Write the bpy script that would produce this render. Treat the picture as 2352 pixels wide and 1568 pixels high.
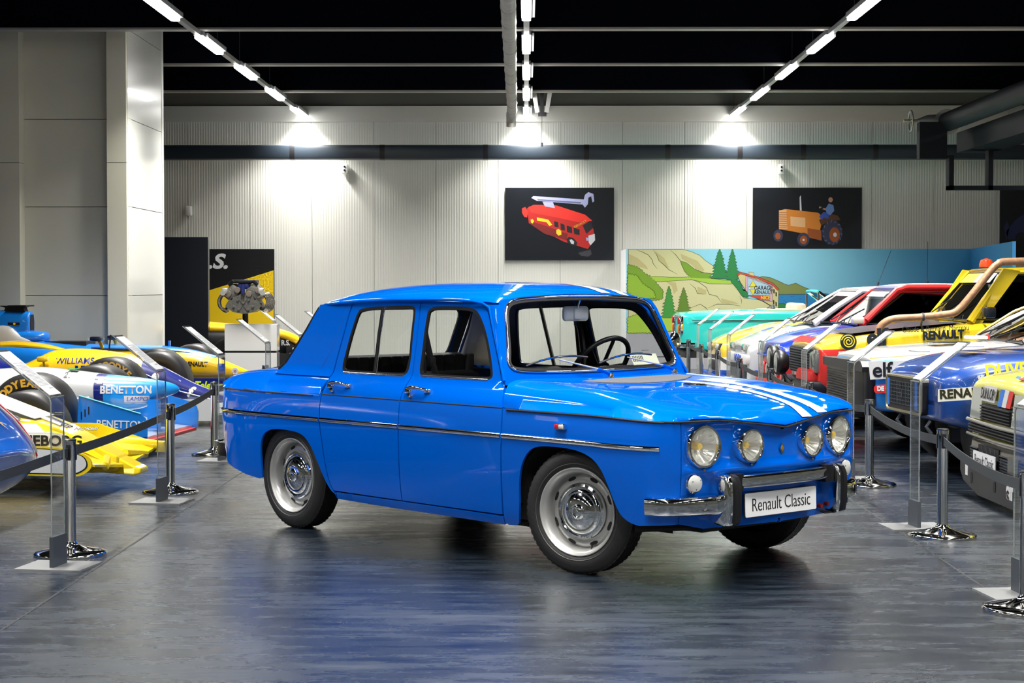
import bpy, bmesh, math, random
from mathutils import Vector, Matrix, Euler
from mathutils.geometry import delaunay_2d_cdt
import numpy as np

for o in list(bpy.data.objects): bpy.data.objects.remove(o, do_unlink=True)
SC = bpy.context.scene
COL = SC.collection
R = math.radians
rnd = random.Random(8)

# ------------------------------------------------------------------ camera
CAMH = 1.3565
cam_data = bpy.data.cameras.new('camera')
cam_data.sensor_width = 36.0
cam_data.lens = 64.95
cam_data.clip_end = 200
cam = bpy.data.objects.new('camera', cam_data)
COL.objects.link(cam)
cam.location = (0, 0, CAMH)
cam.rotation_euler = (R(90 - 1.7234), 0, R(0.4454))
SC.camera = cam

# ------------------------------------------------------------------ world, exposure
SC.view_settings.view_transform = 'Standard'
SC.view_settings.look = 'None'
SC.view_settings.gamma = 1.0
SC.view_settings.use_curve_mapping = False
SC.view_settings.exposure = 0.0
wd = bpy.data.worlds.new('world'); SC.world = wd
wd.use_nodes = True
wd.node_tree.nodes['Background'].inputs[0].default_value = (0.5, 0.6, 0.8, 1)
wd.node_tree.nodes['Background'].inputs[1].default_value = 0.02
LAMP_POWER = 74.0      # watts of each strip lamp's light
LAMP_GLOW = 26.0       # glow of the lamp diffusers
SPREAD = 112           # beam angle of the strip lamps

# ------------------------------------------------------------------ materials
MATS = {}
def mat(name, col=(.5,.5,.5), rough=.5, metal=0.0, coat=0.0, spec=.5, emit=0.0, bump=None, var=None, cr=.04):
    if name in MATS: return MATS[name]
    m = bpy.data.materials.new(name); m.use_nodes = True
    nt = m.node_tree; b = nt.nodes['Principled BSDF']
    b.inputs['Base Color'].default_value = (*col, 1)
    b.inputs['Roughness'].default_value = rough
    b.inputs['Metallic'].default_value = metal
    b.inputs['Specular IOR Level'].default_value = spec
    b.inputs['Coat Weight'].default_value = coat
    b.inputs['Coat Roughness'].default_value = cr
    if emit:
        b.inputs['Emission Color'].default_value = (*col, 1)
        b.inputs['Emission Strength'].default_value = emit
    if bump or var:
        tc = nt.nodes.new('ShaderNodeTexCoord')
        n = nt.nodes.new('ShaderNodeTexNoise')
        n.inputs['Scale'].default_value = (bump or var)[0]; n.inputs['Detail'].default_value = 4
        nt.links.new(tc.outputs['Object'], n.inputs['Vector'])
    if bump:
        bp = nt.nodes.new('ShaderNodeBump'); bp.inputs['Strength'].default_value = bump[1]; bp.inputs['Distance'].default_value = .01
        nt.links.new(n.outputs['Fac'], bp.inputs['Height']); nt.links.new(bp.outputs['Normal'], b.inputs['Normal'])
    if var:
        mr = nt.nodes.new('ShaderNodeMapRange'); mr.inputs['To Min'].default_value = 1-var[1]; mr.inputs['To Max'].default_value = 1+var[1]
        nt.links.new(n.outputs['Fac'], mr.inputs['Value'])
        hv = nt.nodes.new('ShaderNodeHueSaturation'); hv.inputs['Color'].default_value = (*col, 1)
        nt.links.new(mr.outputs['Result'], hv.inputs['Value']); nt.links.new(hv.outputs['Color'], b.inputs['Base Color'])
    MATS[name] = m
    return m

def glass(name, tint=(1,1,1), refl=1.0, base=.045, rough=.01, diff=0.0):
    """thin clear sheet seen the same from both faces"""
    if name in MATS: return MATS[name]
    m = bpy.data.materials.new(name); m.use_nodes = True
    nt = m.node_tree; nt.nodes.clear()
    out = nt.nodes.new('ShaderNodeOutputMaterial'); mx = nt.nodes.new('ShaderNodeMixShader')
    tr = nt.nodes.new('ShaderNodeBsdfTransparent'); gl = nt.nodes.new('ShaderNodeBsdfGlossy'); lw = nt.nodes.new('ShaderNodeLayerWeight')
    tr.inputs[0].default_value = (*tint, 1); gl.inputs['Roughness'].default_value = rough
    lw.inputs['Blend'].default_value = .5
    pw = nt.nodes.new('ShaderNodeMath'); pw.operation = 'POWER'; pw.inputs[1].default_value = 4.5
    ma = nt.nodes.new('ShaderNodeMath'); ma.operation = 'MULTIPLY_ADD'; ma.inputs[1].default_value = .85*refl; ma.inputs[2].default_value = base*refl
    nt.links.new(lw.outputs['Facing'], pw.inputs[0]); nt.links.new(pw.outputs[0], ma.inputs[0]); nt.links.new(ma.outputs[0], mx.inputs[0])
    src = tr.outputs[0]
    if diff:
        df = nt.nodes.new('ShaderNodeBsdfDiffuse'); df.inputs[0].default_value = (.8,.8,.78,1); m2 = nt.nodes.new('ShaderNodeMixShader'); m2.inputs[0].default_value = diff
        nt.links.new(tr.outputs[0], m2.inputs[1]); nt.links.new(df.outputs[0], m2.inputs[2]); src = m2.outputs[0]
    nt.links.new(src, mx.inputs[1]); nt.links.new(gl.outputs[0], mx.inputs[2]); nt.links.new(mx.outputs[0], out.inputs[0])
    MATS[name] = m
    return m

BLUE = mat('gloss_blue_paint', (.0,.090,.52), .4, 0, 1.0, .0)
CHROME = mat('chrome', (.82,.83,.84), .06, 1.0)
STEEL = mat('polished_steel', (.78,.76,.72), .07, 1.0)
ALU = mat('satin_silver_paint', (.50,.50,.49), .34, .6)
RUBBER = mat('tyre_rubber', (.012,.012,.013), .55, 0, 0, .4, bump=(60,.15))
TRIMBLACK = mat('black_trim', (.006,.006,.008), .35)
MATTE = mat('matte_black', (.004,.004,.005), .8)
WHITE = mat('white_paint', (.68,.68,.67), .3, 0, .6)
DGREY = mat('dark_grey_metal', (.05,.06,.075), .4, .3)
PGREY = mat('light_grey_plate', (.20,.205,.21), .4, .3)
YEL = mat('yellow_paint', (.86,.60,.01), .3, 0, .9)
RED = mat('red_paint', (.55,.01,.012), .3, 0, .9)
AMBER = mat('amber_plastic', (.85,.33,.01), .25, 0, .6)
GLASS = glass('clear_glass', (.93,.95,.94))
ACR = glass('clear_acrylic', (.93,.95,.955), 1.0, .05, diff=.012)
ACE = mat('bright_acrylic_edge', (.30,.33,.33), .08, .3, 1.0)

# ------------------------------------------------------------------ object helpers
def link(o, parent=None):
    COL.objects.link(o)
    if parent is not None: o.parent = parent
    return o
def empty(name, loc=(0,0,0), rz=0.0, label=None, cat=None, group=None):
    o = bpy.data.objects.new(name, None); o.empty_display_size = .1
    o.location = loc; o.rotation_euler = (0,0,rz); link(o); tag(o, label, cat, group); return o
def tag(o, label=None, cat=None, group=None, kind=None):
    if label: o['label'] = label
    if cat: o['category'] = cat
    if group: o['group'] = group
    if kind: o['kind'] = kind
    return o
def mesh(name, vs, fs, m, parent=None, smooth=True, ang=38, mi=None, normals=None):
    me = bpy.data.meshes.new(name)
    me.from_pydata([tuple(v) for v in vs], [], fs)
    ms = m if isinstance(m, (list, tuple)) else [m]
    for x in ms: me.materials.append(x)
    if mi is not None: me.polygons.foreach_set('material_index', mi)
    if smooth:
        me.polygons.foreach_set('use_smooth', [True]*len(fs))
        if normals is None: me.set_sharp_from_angle(angle=R(ang))
    me.update()
    if normals is not None: me.normals_split_custom_set_from_vertices([tuple(n) for n in normals])
    return link(bpy.data.objects.new(name, me), parent)

class MB:
    def __init__(s): s.v = []; s.f = []; s.mi = []
    def add(s, vs, fs, mi=0):
        k = len(s.v); s.v += [tuple(v) for v in vs]; s.f += [tuple(i+k for i in f) for f in fs]; s.mi += [mi]*len(fs); return s
    def box(s, x0,x1,y0,y1,z0,z1, mi=0, M=None):
        vs = [Vector((x,y,z)) for z in (z0,z1) for y in (y0,y1) for x in (x0,x1)]
        if M is not None: vs = [M @ v for v in vs]
        return s.add(vs, [(0,2,3,1),(4,5,7,6),(0,1,5,4),(2,6,7,3),(0,4,6,2),(1,3,7,5)], mi)
    def rbox(s, x0,x1,y0,y1,z0,z1, r=.01, mi=0, M=None, seg=2):
        bm = bmesh.new(); bmesh.ops.create_cube(bm, size=1)
        for v in bm.verts: v.co = Vector(((x0+x1)/2+v.co.x*(x1-x0), (y0+y1)/2+v.co.y*(y1-y0), (z0+z1)/2+v.co.z*(z1-z0)))
        bmesh.ops.bevel(bm, geom=bm.edges[:], offset=r, segments=seg, profile=.5, affect='EDGES')
        bm.verts.index_update(); vs = [v.co.copy() for v in bm.verts]
        if M is not None: vs = [M @ v for v in vs]
        s.add(vs, [tuple(v.index for v in f.verts) for f in bm.faces], mi); bm.free(); return s
    def tube(s, pts, r, n=10, mi=0, cap=True, closed=False):
        pts = [Vector(p) for p in pts]; rr = r if isinstance(r, (list,tuple)) else [r]*len(pts)
        rings = []; up = None; N = len(pts)
        for i,p in enumerate(pts):
            if closed: t = (pts[(i+1)%N]-pts[i-1]).normalized()
            else: t = ((pts[min(i+1,N-1)]-p).normalized() + (p-pts[max(i-1,0)]).normalized()).normalized()
            if up is None:
                up = Vector((0,0,1)) if abs(t.z) < .9 else Vector((1,0,0))
            a = t.cross(up).normalized(); b = a.cross(t).normalized(); up = b
            rings.append([p + (a*math.cos(q)+b*math.sin(q))*rr[i] for q in [2*math.pi*j/n for j in range(n)]])
        vs = [v for rg in rings for v in rg]; fs = []
        for i in range(N if closed else N-1):
            for j in range(n):
                a0=i*n+j; a1=i*n+(j+1)%n; b0=((i+1)%N)*n+j; b1=((i+1)%N)*n+(j+1)%n
                fs.append((a0,a1,b1,b0))
        if cap and not closed: fs += [tuple(range(n-1,-1,-1)), tuple((N-1)*n+j for j in range(n))]
        return s.add(vs, fs, mi)
    def lathe(s, prof, n=32, mi=0, M=None, a0=0, a1=2*math.pi):
        """prof = (radius, height) pairs, revolved about local Z"""
        full = abs(a1-a0-2*math.pi) < 1e-6; k = n if full else n+1; vs = []; fs = []
        for j in range(k):
            q = a0+(a1-a0)*j/n
            for r,h in prof: vs.append(Vector((r*math.cos(q), r*math.sin(q), h)))
        m = len(prof)
        for j in range(n):
            j2 = (j+1)%k
            for i in range(m-1): fs.append((j*m+i, j2*m+i, j2*m+i+1, j*m+i+1))
        if M is not None: vs = [M @ v for v in vs]
        return s.add(vs, fs, mi)
    def prism(s, poly, ax, a, b, mi=0, M=None):
        """2-D polygon extruded along axis ax from a to b"""
        def P(u,v,w): return {0:(w,u,v), 1:(u,w,v), 2:(u,v,w)}[ax]
        n = len(poly); vs = [Vector(P(u,v,a)) for u,v in poly] + [Vector(P(u,v,b)) for u,v in poly]
        if M is not None: vs = [M @ v for v in vs]
        fs = [tuple(range(n)), tuple(range(2*n-1,n-1,-1))] + [(i,i+n,(i+1)%n+n,(i+1)%n) for i in range(n)]
        return s.add(vs, fs, mi)
    def build(s, name, m, parent=None, smooth=True, ang=38, bevel=0, fix=True):
        me = bpy.data.meshes.new(name); me.from_pydata(s.v, [], s.f)
        for x in (m if isinstance(m,(list,tuple)) else [m]): me.materials.append(x)
        me.polygons.foreach_set('material_index', s.mi)
        if fix:
            bm = bmesh.new(); bm.from_mesh(me); bmesh.ops.remove_doubles(bm, verts=bm.verts, dist=1e-6)
            bmesh.ops.recalc_face_normals(bm, faces=bm.faces); bm.to_mesh(me); bm.free()
        if smooth:
            me.polygons.foreach_set('use_smooth', [True]*len(me.polygons)); me.set_sharp_from_angle(angle=R(ang))
        me.update(); o = link(bpy.data.objects.new(name, me), parent)
        return o

def frame(loc, x, z):
    """matrix with origin loc, local x axis x, local z axis z"""
    x = Vector(x).normalized(); z = Vector(z).normalized(); y = z.cross(x).normalized(); x = y.cross(z)
    M = Matrix((x,y,z)).transposed().to_4x4(); M.translation = Vector(loc); return M

def crom(pts, n=8, closed=False):
    P = [np.array(p, float) for p in pts]; out = []; N = len(P)
    rng = range(N) if closed else range(N-1)
    for i in rng:
        if closed: p0,p1,p2,p3 = P[i-1],P[i],P[(i+1)%N],P[(i+2)%N]
        else: p1,p2 = P[i],P[i+1]; p0 = P[i-1] if i>0 else 2*p1-p2; p3 = P[i+2] if i+2<N else 2*p2-p1
        for k in range(n):
            t = k/n; out.append(.5*((2*p1)+(-p0+p2)*t+(2*p0-5*p1+4*p2-p3)*t*t+(-p0+3*p1-3*p2+p3)*t**3))
    if not closed: out.append(P[-1])
    return [tuple(q) for q in out]
def rounded(poly, r, n=5):
    """round the corners of a 2-D polygon; r a number or one per corner"""
    out = []; N = len(poly)
    for i in range(N):
        p = Vector(poly[i]); a = Vector(poly[i-1]); b = Vector(poly[(i+1)%N]); rr = r[i] if isinstance(r,(list,tuple)) else r
        da = (a-p); db = (b-p); ra = min(rr, da.length*.49, db.length*.49)
        if ra < 1e-5: out.append(tuple(p)); continue
        A = p+da.normalized()*ra; B = p+db.normalized()*ra
        for k in range(n+1):
            t = k/n; out.append(tuple(A*(1-t)**2 + p*2*t*(1-t) + B*t*t))
    return out
def inside(pts, poly):
    x = pts[:,0]; y = pts[:,1]; c = np.zeros(len(pts), bool); P = np.array(poly); n = len(P); j = n-1
    for i in range(n):
        xi,yi = P[i]; xj,yj = P[j]
        if yi != yj:
            k = ((yi > y) != (yj > y)) & (x < (xj-xi)*(y-yi)/(yj-yi)+xi); c ^= k
        j = i
    return c
def densify(poly, step, closed=True):
    out = []; n = len(poly)
    for i in range(n if closed else n-1):
        a = np.array(poly[i],float); b = np.array(poly[(i+1)%n],float); k = max(1, int(math.ceil(np.linalg.norm(b-a)/step)))
        out += [tuple(a+(b-a)*t/k) for t in range(k)]
    if not closed: out.append(tuple(poly[-1]))
    return out
def panel(name, outer, fn, m, parent=None, holes=(), res=.05, thick=.012, back=None, off=0.0, flip=False, step=None):
    """sheet panel: polygon `outer` (minus holes) in parameter space (u,v) laid on the surface fn(u,v), folded
    edges `thick` deep, optional lining. Normals come from the surface itself."""
    loops = [densify(l, step or res) for l in [outer, *holes]]
    V = []; E = []
    for l in loops:
        k = len(V); V += l; E += [(k+i, k+(i+1)%len(l)) for i in range(len(l))]
    nb = len(V)
    A = np.array(outer); mn = A.min(0); mx = A.max(0)
    gx = np.arange(mn[0]+res*.5, mx[0], res); gy = np.arange(mn[1]+res*.5, mx[1], res)
    if len(gx) and len(gy):
        G = np.array(np.meshgrid(gx, gy)).reshape(2,-1).T
        k = inside(G, outer)
        for h in holes: k &= ~inside(G, h)
        G = G[k]; B = np.array(V)
        if len(G):
            keep = np.ones(len(G), bool)
            for i in range(0, len(G), 400):
                d = ((G[i:i+400,None,:]-B[None])**2).sum(-1).min(1); keep[i:i+400] = d > (res*.42)**2
            V += [tuple(g) for g in G[keep]]
    r = delaunay_2d_cdt([Vector(v) for v in V], E, [], 0, 1e-7)
    P = np.array([tuple(v) for v in r[0]]); T = [f for f in r[2]]
    C = np.array([P[list(f)].mean(0) for f in T]); k = inside(C, outer)
    for h in holes: k &= ~inside(C, h)
    T = [f for f,q in zip(T,k) if q]
    used = sorted({i for f in T for i in f}); mp = {o:i for i,o in enumerate(used)}
    P = P[used]; T = [tuple(mp[i] for i in f) for f in T]
    vs = []; ns = []; e = 1e-3; sg = -1 if flip else 1
    for u,v in P:
        a = Vector(fn(u,v)); du = Vector(fn(u+e,v))-Vector(fn(u-e,v)); dv = Vector(fn(u,v+e))-Vector(fn(u,v-e))
        n = du.cross(dv).normalized()*sg; vs.append(a+n*off); ns.append(n)
    fs = []
    for f in T:
        a,b,c = f[:3]; n = (vs[b]-vs[a]).cross(vs[c]-vs[a])
        fs.append(f if n.dot(ns[a]) > 0 else f[::-1])
    mi = [0]*len(fs); k0 = len(vs)
    if thick:
        cnt = {}
        for f in fs:
            for i in range(len(f)):
                a,b = f[i],f[(i+1)%len(f)]; key = (min(a,b),max(a,b)); cnt.setdefault(key, []).append((a,b))
        for key,l in cnt.items():
            if len(l) == 1:
                a,b = l[0]; k = len(vs); dirn = (vs[b]-vs[a]).normalized(); nn = dirn.cross(ns[a]).normalized()
                vs += [vs[a], vs[b], vs[b]-ns[b]*thick, vs[a]-ns[a]*thick]; ns += [nn]*4
                fs.append((k+1,k,k+3,k+2)); mi.append(0)
    if back is not None:
        k = len(vs); vs += [vs[i]-ns[i]*max(thick,.004) for i in range(k0)]; ns += [-ns[i] for i in range(k0)]
        for f in fs[:len(T)]: pass
        nb_ = [tuple(i+k for i in f[::-1]) for f in fs[:len(T)]]; fs += nb_; mi += [1]*len(nb_)
    return mesh(name, vs, fs, [m, back] if back is not None else m, parent, True, mi=mi, normals=ns)
def ribbon(name, pts, w, h, fn, m, parent=None, off=0.0, prof=None):
    """moulding of width w, height h following a path in (u,v) on surface fn"""
    pts = [np.array(p,float) for p in pts]; vs = []; fs = []; N = len(pts); e = 1e-3
    prof = prof or [(-1,0),(-.75,.75),(-.3,1),(.3,1),(.75,.75),(1,0)]; K = len(prof)
    for i,p in enumerate(pts):
        a = Vector(fn(*p)); t = Vector(fn(*pts[min(i+1,N-1)]))-Vector(fn(*pts[max(i-1,0)])); t.normalize()
        n = (Vector(fn(p[0]+e,p[1]))-a).cross(Vector(fn(p[0],p[1]+e))-a).normalized()
        s_ = n.cross(t).normalized()
        for u,v in prof: vs.append(a+s_*u*w/2+n*(off+v*h))
    for i in range(N-1):
        for j in range(K-1): fs.append((i*K+j, i*K+j+1, (i+1)*K+j+1, (i+1)*K+j))
    fs += [tuple(range(K)), tuple((N-1)*K+j for j in range(K-1,-1,-1))]
    mb = MB().add(vs, fs); return mb.build(name, m, parent, ang=50)

def textobj(name, s, size, m, parent=None, M=None, sx=1.0, bold=0.0, shear=0.0, align='CENTER', fn=None, ext=.0008, sp=1.0):
    """flat lettering laid either by matrix M (x right, y up, z out) or through fn(x,y)"""
    c = bpy.data.curves.new('lettering', 'FONT'); c.body = s; c.size = size; c.align_x = align; c.align_y = 'CENTER'
    c.offset = bold; c.shear = shear; c.extrude = 0 if fn else ext; c.resolution_u = 4; c.space_character = sp
    o = bpy.data.objects.new('lettering', c); COL.objects.link(o)
    dg = bpy.context.evaluated_depsgraph_get(); me = bpy.data.meshes.new_from_object(o.evaluated_get(dg))
    bpy.data.objects.remove(o, do_unlink=True); bpy.data.curves.remove(c)
    me.materials.clear(); me.materials.append(m)
    for v in me.vertices:
        q = Vector((v.co.x*sx, v.co.y, v.co.z)); v.co = Vector(fn(q.x,q.y)) if fn else (M @ q if M is not None else q)
    me.name = name
    return link(bpy.data.objects.new(name, me), parent)
def copytree(o, parent=None):
    c = o.copy(); COL.objects.link(c); c.parent = parent
    for ch in list(o.children): copytree(ch, c)
    return c
def bake(o):
    """apply an object's modifiers"""
    dg = bpy.context.evaluated_depsgraph_get(); me = bpy.data.meshes.new_from_object(o.evaluated_get(dg)); o.modifiers.clear(); o.data = me; return o

# ================================================================== ROOM
YW = 31.6; ZC = 4.36
def struct(name, mb, m, parent=None, smooth=False):
    o = mb.build(name, m, parent, smooth=smooth); 
    if parent is None: o['kind'] = 'structure'
    return o
def floor_material():
    m = bpy.data.materials.new('polished_dark_resin_floor'); m.use_nodes = True; nt = m.node_tree; N = nt.nodes; L = nt.links
    b = N['Principled BSDF']
    tc = N.new('ShaderNodeTexCoord')
    def noise(scale, sc3, detail=5, rough=.6):
        mp = N.new('ShaderNodeMapping'); mp.inputs['Scale'].default_value = sc3; L.new(tc.outputs['Object'], mp.inputs['Vector'])
        n = N.new('ShaderNodeTexNoise'); n.inputs['Scale'].default_value = scale; n.inputs['Detail'].default_value = detail; n.inputs['Roughness'].default_value = rough
        L.new(mp.outputs[0], n.inputs['Vector']); return n
    n1 = noise(1.6, (.6,1.3,1), 6, .62)      # trowelled clouds
    n2 = noise(7, (.35,1.6,1), 5, .65)       # streaks
    n3 = noise(300, (1,1,1), 2, .6)          # sparkle grain
    cr = N.new('ShaderNodeValToRGB'); L.new(n2.outputs['Fac'], cr.inputs['Fac'])
    cr.color_ramp.elements[0].position = .35; cr.color_ramp.elements[0].color = (.0025,.0055,.011,1)
    cr.color_ramp.elements[1].position = .68; cr.color_ramp.elements[1].color = (.016,.026,.040,1)
    mx = N.new('ShaderNodeMix'); mx.data_type = 'RGBA'; mx.blend_type = 'MULTIPLY'; mx.inputs['Factor'].default_value = .8
    c2 = N.new('ShaderNodeValToRGB'); L.new(n1.outputs['Fac'], c2.inputs['Fac'])
    c2.color_ramp.elements[0].position = .3; c2.color_ramp.elements[0].color = (.35,.38,.42,1)
    c2.color_ramp.elements[1].position = .7; c2.color_ramp.elements[1].color = (1,1,1,1)
    L.new(cr.outputs[0], mx.inputs['A']); L.new(c2.outputs[0], mx.inputs['B']); L.new(mx.outputs['Result'], b.inputs['Base Color'])
    ad = N.new('ShaderNodeMath'); ad.operation = 'ADD'; L.new(n1.outputs['Fac'], ad.inputs[0]); L.new(n2.outputs['Fac'], ad.inputs[1])
    r = N.new('ShaderNodeMapRange'); r.inputs['From Min'].default_value = .7; r.inputs['From Max'].default_value = 1.3
    r.inputs['To Min'].default_value = .17; r.inputs['To Max'].default_value = .36
    L.new(ad.outputs[0], r.inputs['Value']); L.new(r.outputs[0], b.inputs['Roughness'])
    b.inputs['Specular IOR Level'].default_value = .5; b.inputs['Coat Weight'].default_value = .65
    L.new(r.outputs[0], b.inputs['Coat Roughness'])
    bp = N.new('ShaderNodeBump'); bp.inputs['Strength'].default_value = .5; bp.inputs['Distance'].default_value = .0016
    L.new(n3.outputs['Fac'], bp.inputs['Height'])
    bp2 = N.new('ShaderNodeBump'); bp2.inputs['Strength'].default_value = .25; bp2.inputs['Distance'].default_value = .004
    L.new(n2.outputs['Fac'], bp2.inputs['Height']); L.new(bp.outputs[0], bp2.inputs['Normal']); L.new(bp2.outputs[0], b.inputs['Normal'])
    return m
FLOOR = floor_material()
WALLM = mat('cream_wall_panel', (.56,.545,.43), .45, var=(1.2,.03))
WALLG = mat('glossy_cream_wall_panel', (.66,.665,.62), .22, 0, .3)
CEIL = mat('black_blue_ceiling', (.0010,.0016,.004), .9, spec=.05)
JOINT = mat('dark_joint', (.13,.13,.115), .6)

struct('floor', MB().box(-14,14,-10,YW+.3,-.1,0), FLOOR)
struct('ceiling', MB().box(-14,14,-10,YW+.3,6.0,6.1), CEIL)
# side walls and the wall behind the camera
for nm,x0,x1 in (('wall_left',-14.2,-14),('wall_right',14,14.2)):
    struct(nm, MB().box(x0,x1,-10,YW+.3,0,6), WALLM)
struct('wall_behind', MB().box(-14,14,-10.2,-10,0,6), WALLM)
# back wall : ribbed sandwich panels, each its own part
wb = struct('wall_back', MB().box(-14,14,YW+.05,YW+.25,0,6.0), JOINT)
PW = 1.0605; ribm = mat('cream_ribbed_panel', (.66,.66,.61), .40)
def rib_panel():
    vs = []; fs = []; n = 24; k = 0; W = PW-.006
    xs = []
    for i in range(n):
        a = W*i/n; xs += [(a,0),(a+W/n*.44,0),(a+W/n*.5,.0022),(a+W/n*.94,.0022)]
    xs.append((W,0)); xs = [(0,.05)]+xs+[(W,.05)]
    for z in (0,4.40):
        for x,y in xs: vs.append((x,y,z))
    m = len(xs)
    fs = [(i,i+1,m+i+1,m+i) for i in range(m-1)]
    return vs, fs
vs, fs = rib_panel(); pm = None
for k in range(-13,13):
    if pm is None: o = mesh('wall_panel', vs, fs, ribm, wb, smooth=False); pm = o.data
    else: o = link(bpy.data.objects.new('wall_panel', pm), wb)
    o.location = (.578+k*PW+.004, YW, 0)
# flat upper band of the back wall
MB().box(-13.9,13.9,YW-.03,YW+.0,4.15,4.42).build('cornice', ribm, wb, smooth=False)
# left wall block with pilasters and horizontal panels
wl = struct('wall_side', MB().box(-13.9,-4.86,22.6,24.55,0,6.0), JOINT)
for i,(z0,z1) in enumerate(((0,1.235),(1.243,2.315),(2.323,3.38),(3.388,4.45),(4.458,5.9))):
    MB().box(-6.12,-5.06,22.53,22.6,z0,z1).build('wall_panel', WALLM, wl, smooth=False)
    MB().box(-4.86,-4.82,22.36,24.52,z0-.0,z1).build('wall_panel', WALLG, wl, smooth=False)
for x0,x1 in ((-5.06,-4.825),(-6.55,-6.12)):
    for z0,z1 in ((0,2.84),(2.846,5.9)):
        MB().box(x0,x1,22.3,22.6,z0,z1).build('pilaster', WALLM, wl, smooth=False)
MB().box(-13.8,-6.55,22.4,22.6,0,5.9).build('wall_panel', mat('grey_green_wall_panel',(.30,.33,.31),.5), wl, smooth=False)
MB().box(-4.85,-4.815,24.45,24.56,0,5.9).build('corner_trim', mat('white_trim',(.75,.75,.72),.35), wl, smooth=False)

# roof beams (each a thing) with a pale lower flange
BEAMM = mat('dark_roof_beam', (.0012,.002,.005), .9, spec=.05); FLM = mat('pale_beam_flange', (.26,.25,.23), .5)
bys = (3.0,6.1,9.2,12.3,15.3,18.3,21.35,24.75,28.15)
for i,y in enumerate(bys):
    b = empty('roof_beam', (0,y,0), label='dark roof beam', cat='beam', group='roof beams')
    MB().box(-13.9,13.9,-.07,.07,4.32,5.2).build('web', BEAMM, b, smooth=False)
    MB().box(-13.9,13.9,-.09,.09,4.295,4.318).build('flange', FLM, b, smooth=False)
    b['label'] = {6:'dark roof beam crossing in front of the top of the grey pilaster, nearest in view',7:'second dark roof beam counted from the camera, between two others',8:'dark roof beam nearest the back wall'}.get(i,'dark roof beam overhead, outside the photo')
    b['group'] = 'roof beams overhead'
# seams of the roof deck

# ------------------------------------------------------------------ light rows
LMP = mat('lamp_diffuser', (1.0,.985,.95), .5, emit=LAMP_GLOW)
RAIL = mat('grey_light_rail', (.38,.39,.40), .4, .3)
def lamp_row(x, ys, label):
    t = empty('light_track', (x,0,4.245), label=label, cat='light track')
    MB().box(-.032,.032,ys[0]-1.2,31.5,.0,.05).build('rail', RAIL, t, smooth=False)
    d = None
    for y in ys:
        if d is None:
            d = MB().prism(rounded([(-.047,0),(.047,0),(.047,1.5),(-.047,1.5)],.03,4),2,-.03,0).build('lamp', LMP, t, smooth=False)
            h = MB().box(-.055,.055,-.02,1.52,.002,.055).build('housing', RAIL, d, smooth=False)
            f = MB().box(.065,.09,.15,1.45,.0,.05).build('driver', RAIL, d, smooth=False); q = d
        else:
            q = d.copy(); COL.objects.link(q)
            for c in d.children: e = c.copy(); COL.objects.link(e); e.parent = q
        q.location = (0,y,0)
        ld = bpy.data.lights.new('strip_light','AREA'); ld.shape = 'RECTANGLE'; ld.size = .085; ld.size_y = 1.48; ld.energy = LAMP_POWER; ld.color = (1,.975,.92); ld.spread = R(SPREAD)
        lo = link(bpy.data.objects.new('strip_light', ld), q); lo.location = (0,.75,-.036)
    wm = None
    for y in ys:
        for dy in (.2,1.3):
            if wm is None: w = MB().tube([(0,0,.05),(0,0,1.85)], .003, 5).build('suspension_wire', DGREY, t); wm = w.data
            else: w = link(bpy.data.objects.new('suspension_wire', wm), t)
            w.location = (0,y+dy,0)
LY = [30.02-2.87*i for i in range(0,13)][::-1]
lamp_row(-3.79, LY, 'left row of ceiling strip lamps on a grey rail')
lamp_row(0.0, LY, 'middle row of ceiling strip lamps beside the grey pipe')
lamp_row(3.50, LY, 'right row of ceiling strip lamps on a grey rail')
lamp_row(-8.4, [y for y in LY if y < 8], 'unseen added row of ceiling strip lamps far left')  # added row, never in view; cut short so the pilaster wall stays darker
lamp_row(8.2, [y for y in LY if y < 26], 'unseen added row of ceiling strip lamps far right')  # added row, never in view; kept to light the right-hand cars

# grey spiral duct along the aisle
pp = empty('ventilation_pipe', (-.24,0,4.05), label='grey ribbed pipe hanging under the ceiling left of the middle lamp row', cat='pipe')
PIPE = mat('weathered_galvanised', (.36,.35,.33), .5, .55, var=(9,.35))
MB().tube([(.09,8,0),(.09,12,0),(0.02,28.6,0),(0,28.85,-.02),(0,29.0,-.11),(0,29.02,-.2)], .075, 20).build('duct', PIPE, pp)
for y in np.arange(9.5,28.6,1.05):
    MB().lathe([(.0755,-.02),(.081,-.012),(.081,.012),(.0755,.02)],20,M=frame((.09-.07*(y-12)/16.6 if y>12 else .09,y,0),(1,0,0),(0,1,0))).build('ring', PIPE, pp)
# bracket with two pale arms by the middle row
br = empty('ceiling_bracket', (.24,28.6,0), label='dark ceiling bracket with two pale splayed arms beside the middle lamp row', cat='bracket')
MB().box(-.03,.03,-.03,.03,3.97,4.9).box(-.06,.07,-.05,.05,3.97,4.03).build('post', TRIMBLACK, br, smooth=False)
for s in (-1,1):
    MB().prism([(s*.07-.03,4.02),(s*.07+.03,4.02),(s*.13+.035,4.38),(s*.13-.035,4.38)],1,-.05,.02).build('arm', mat('pale_grey_metal',(.5,.5,.5),.4,.2), br, smooth=False)
MB().tube([(0,0,3.97),(0,0.2,3.56)], .004, 5).tube([(0,.2,3.58),(0,.2,3.52)],.02,8).build('cable', DGREY, br)

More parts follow.
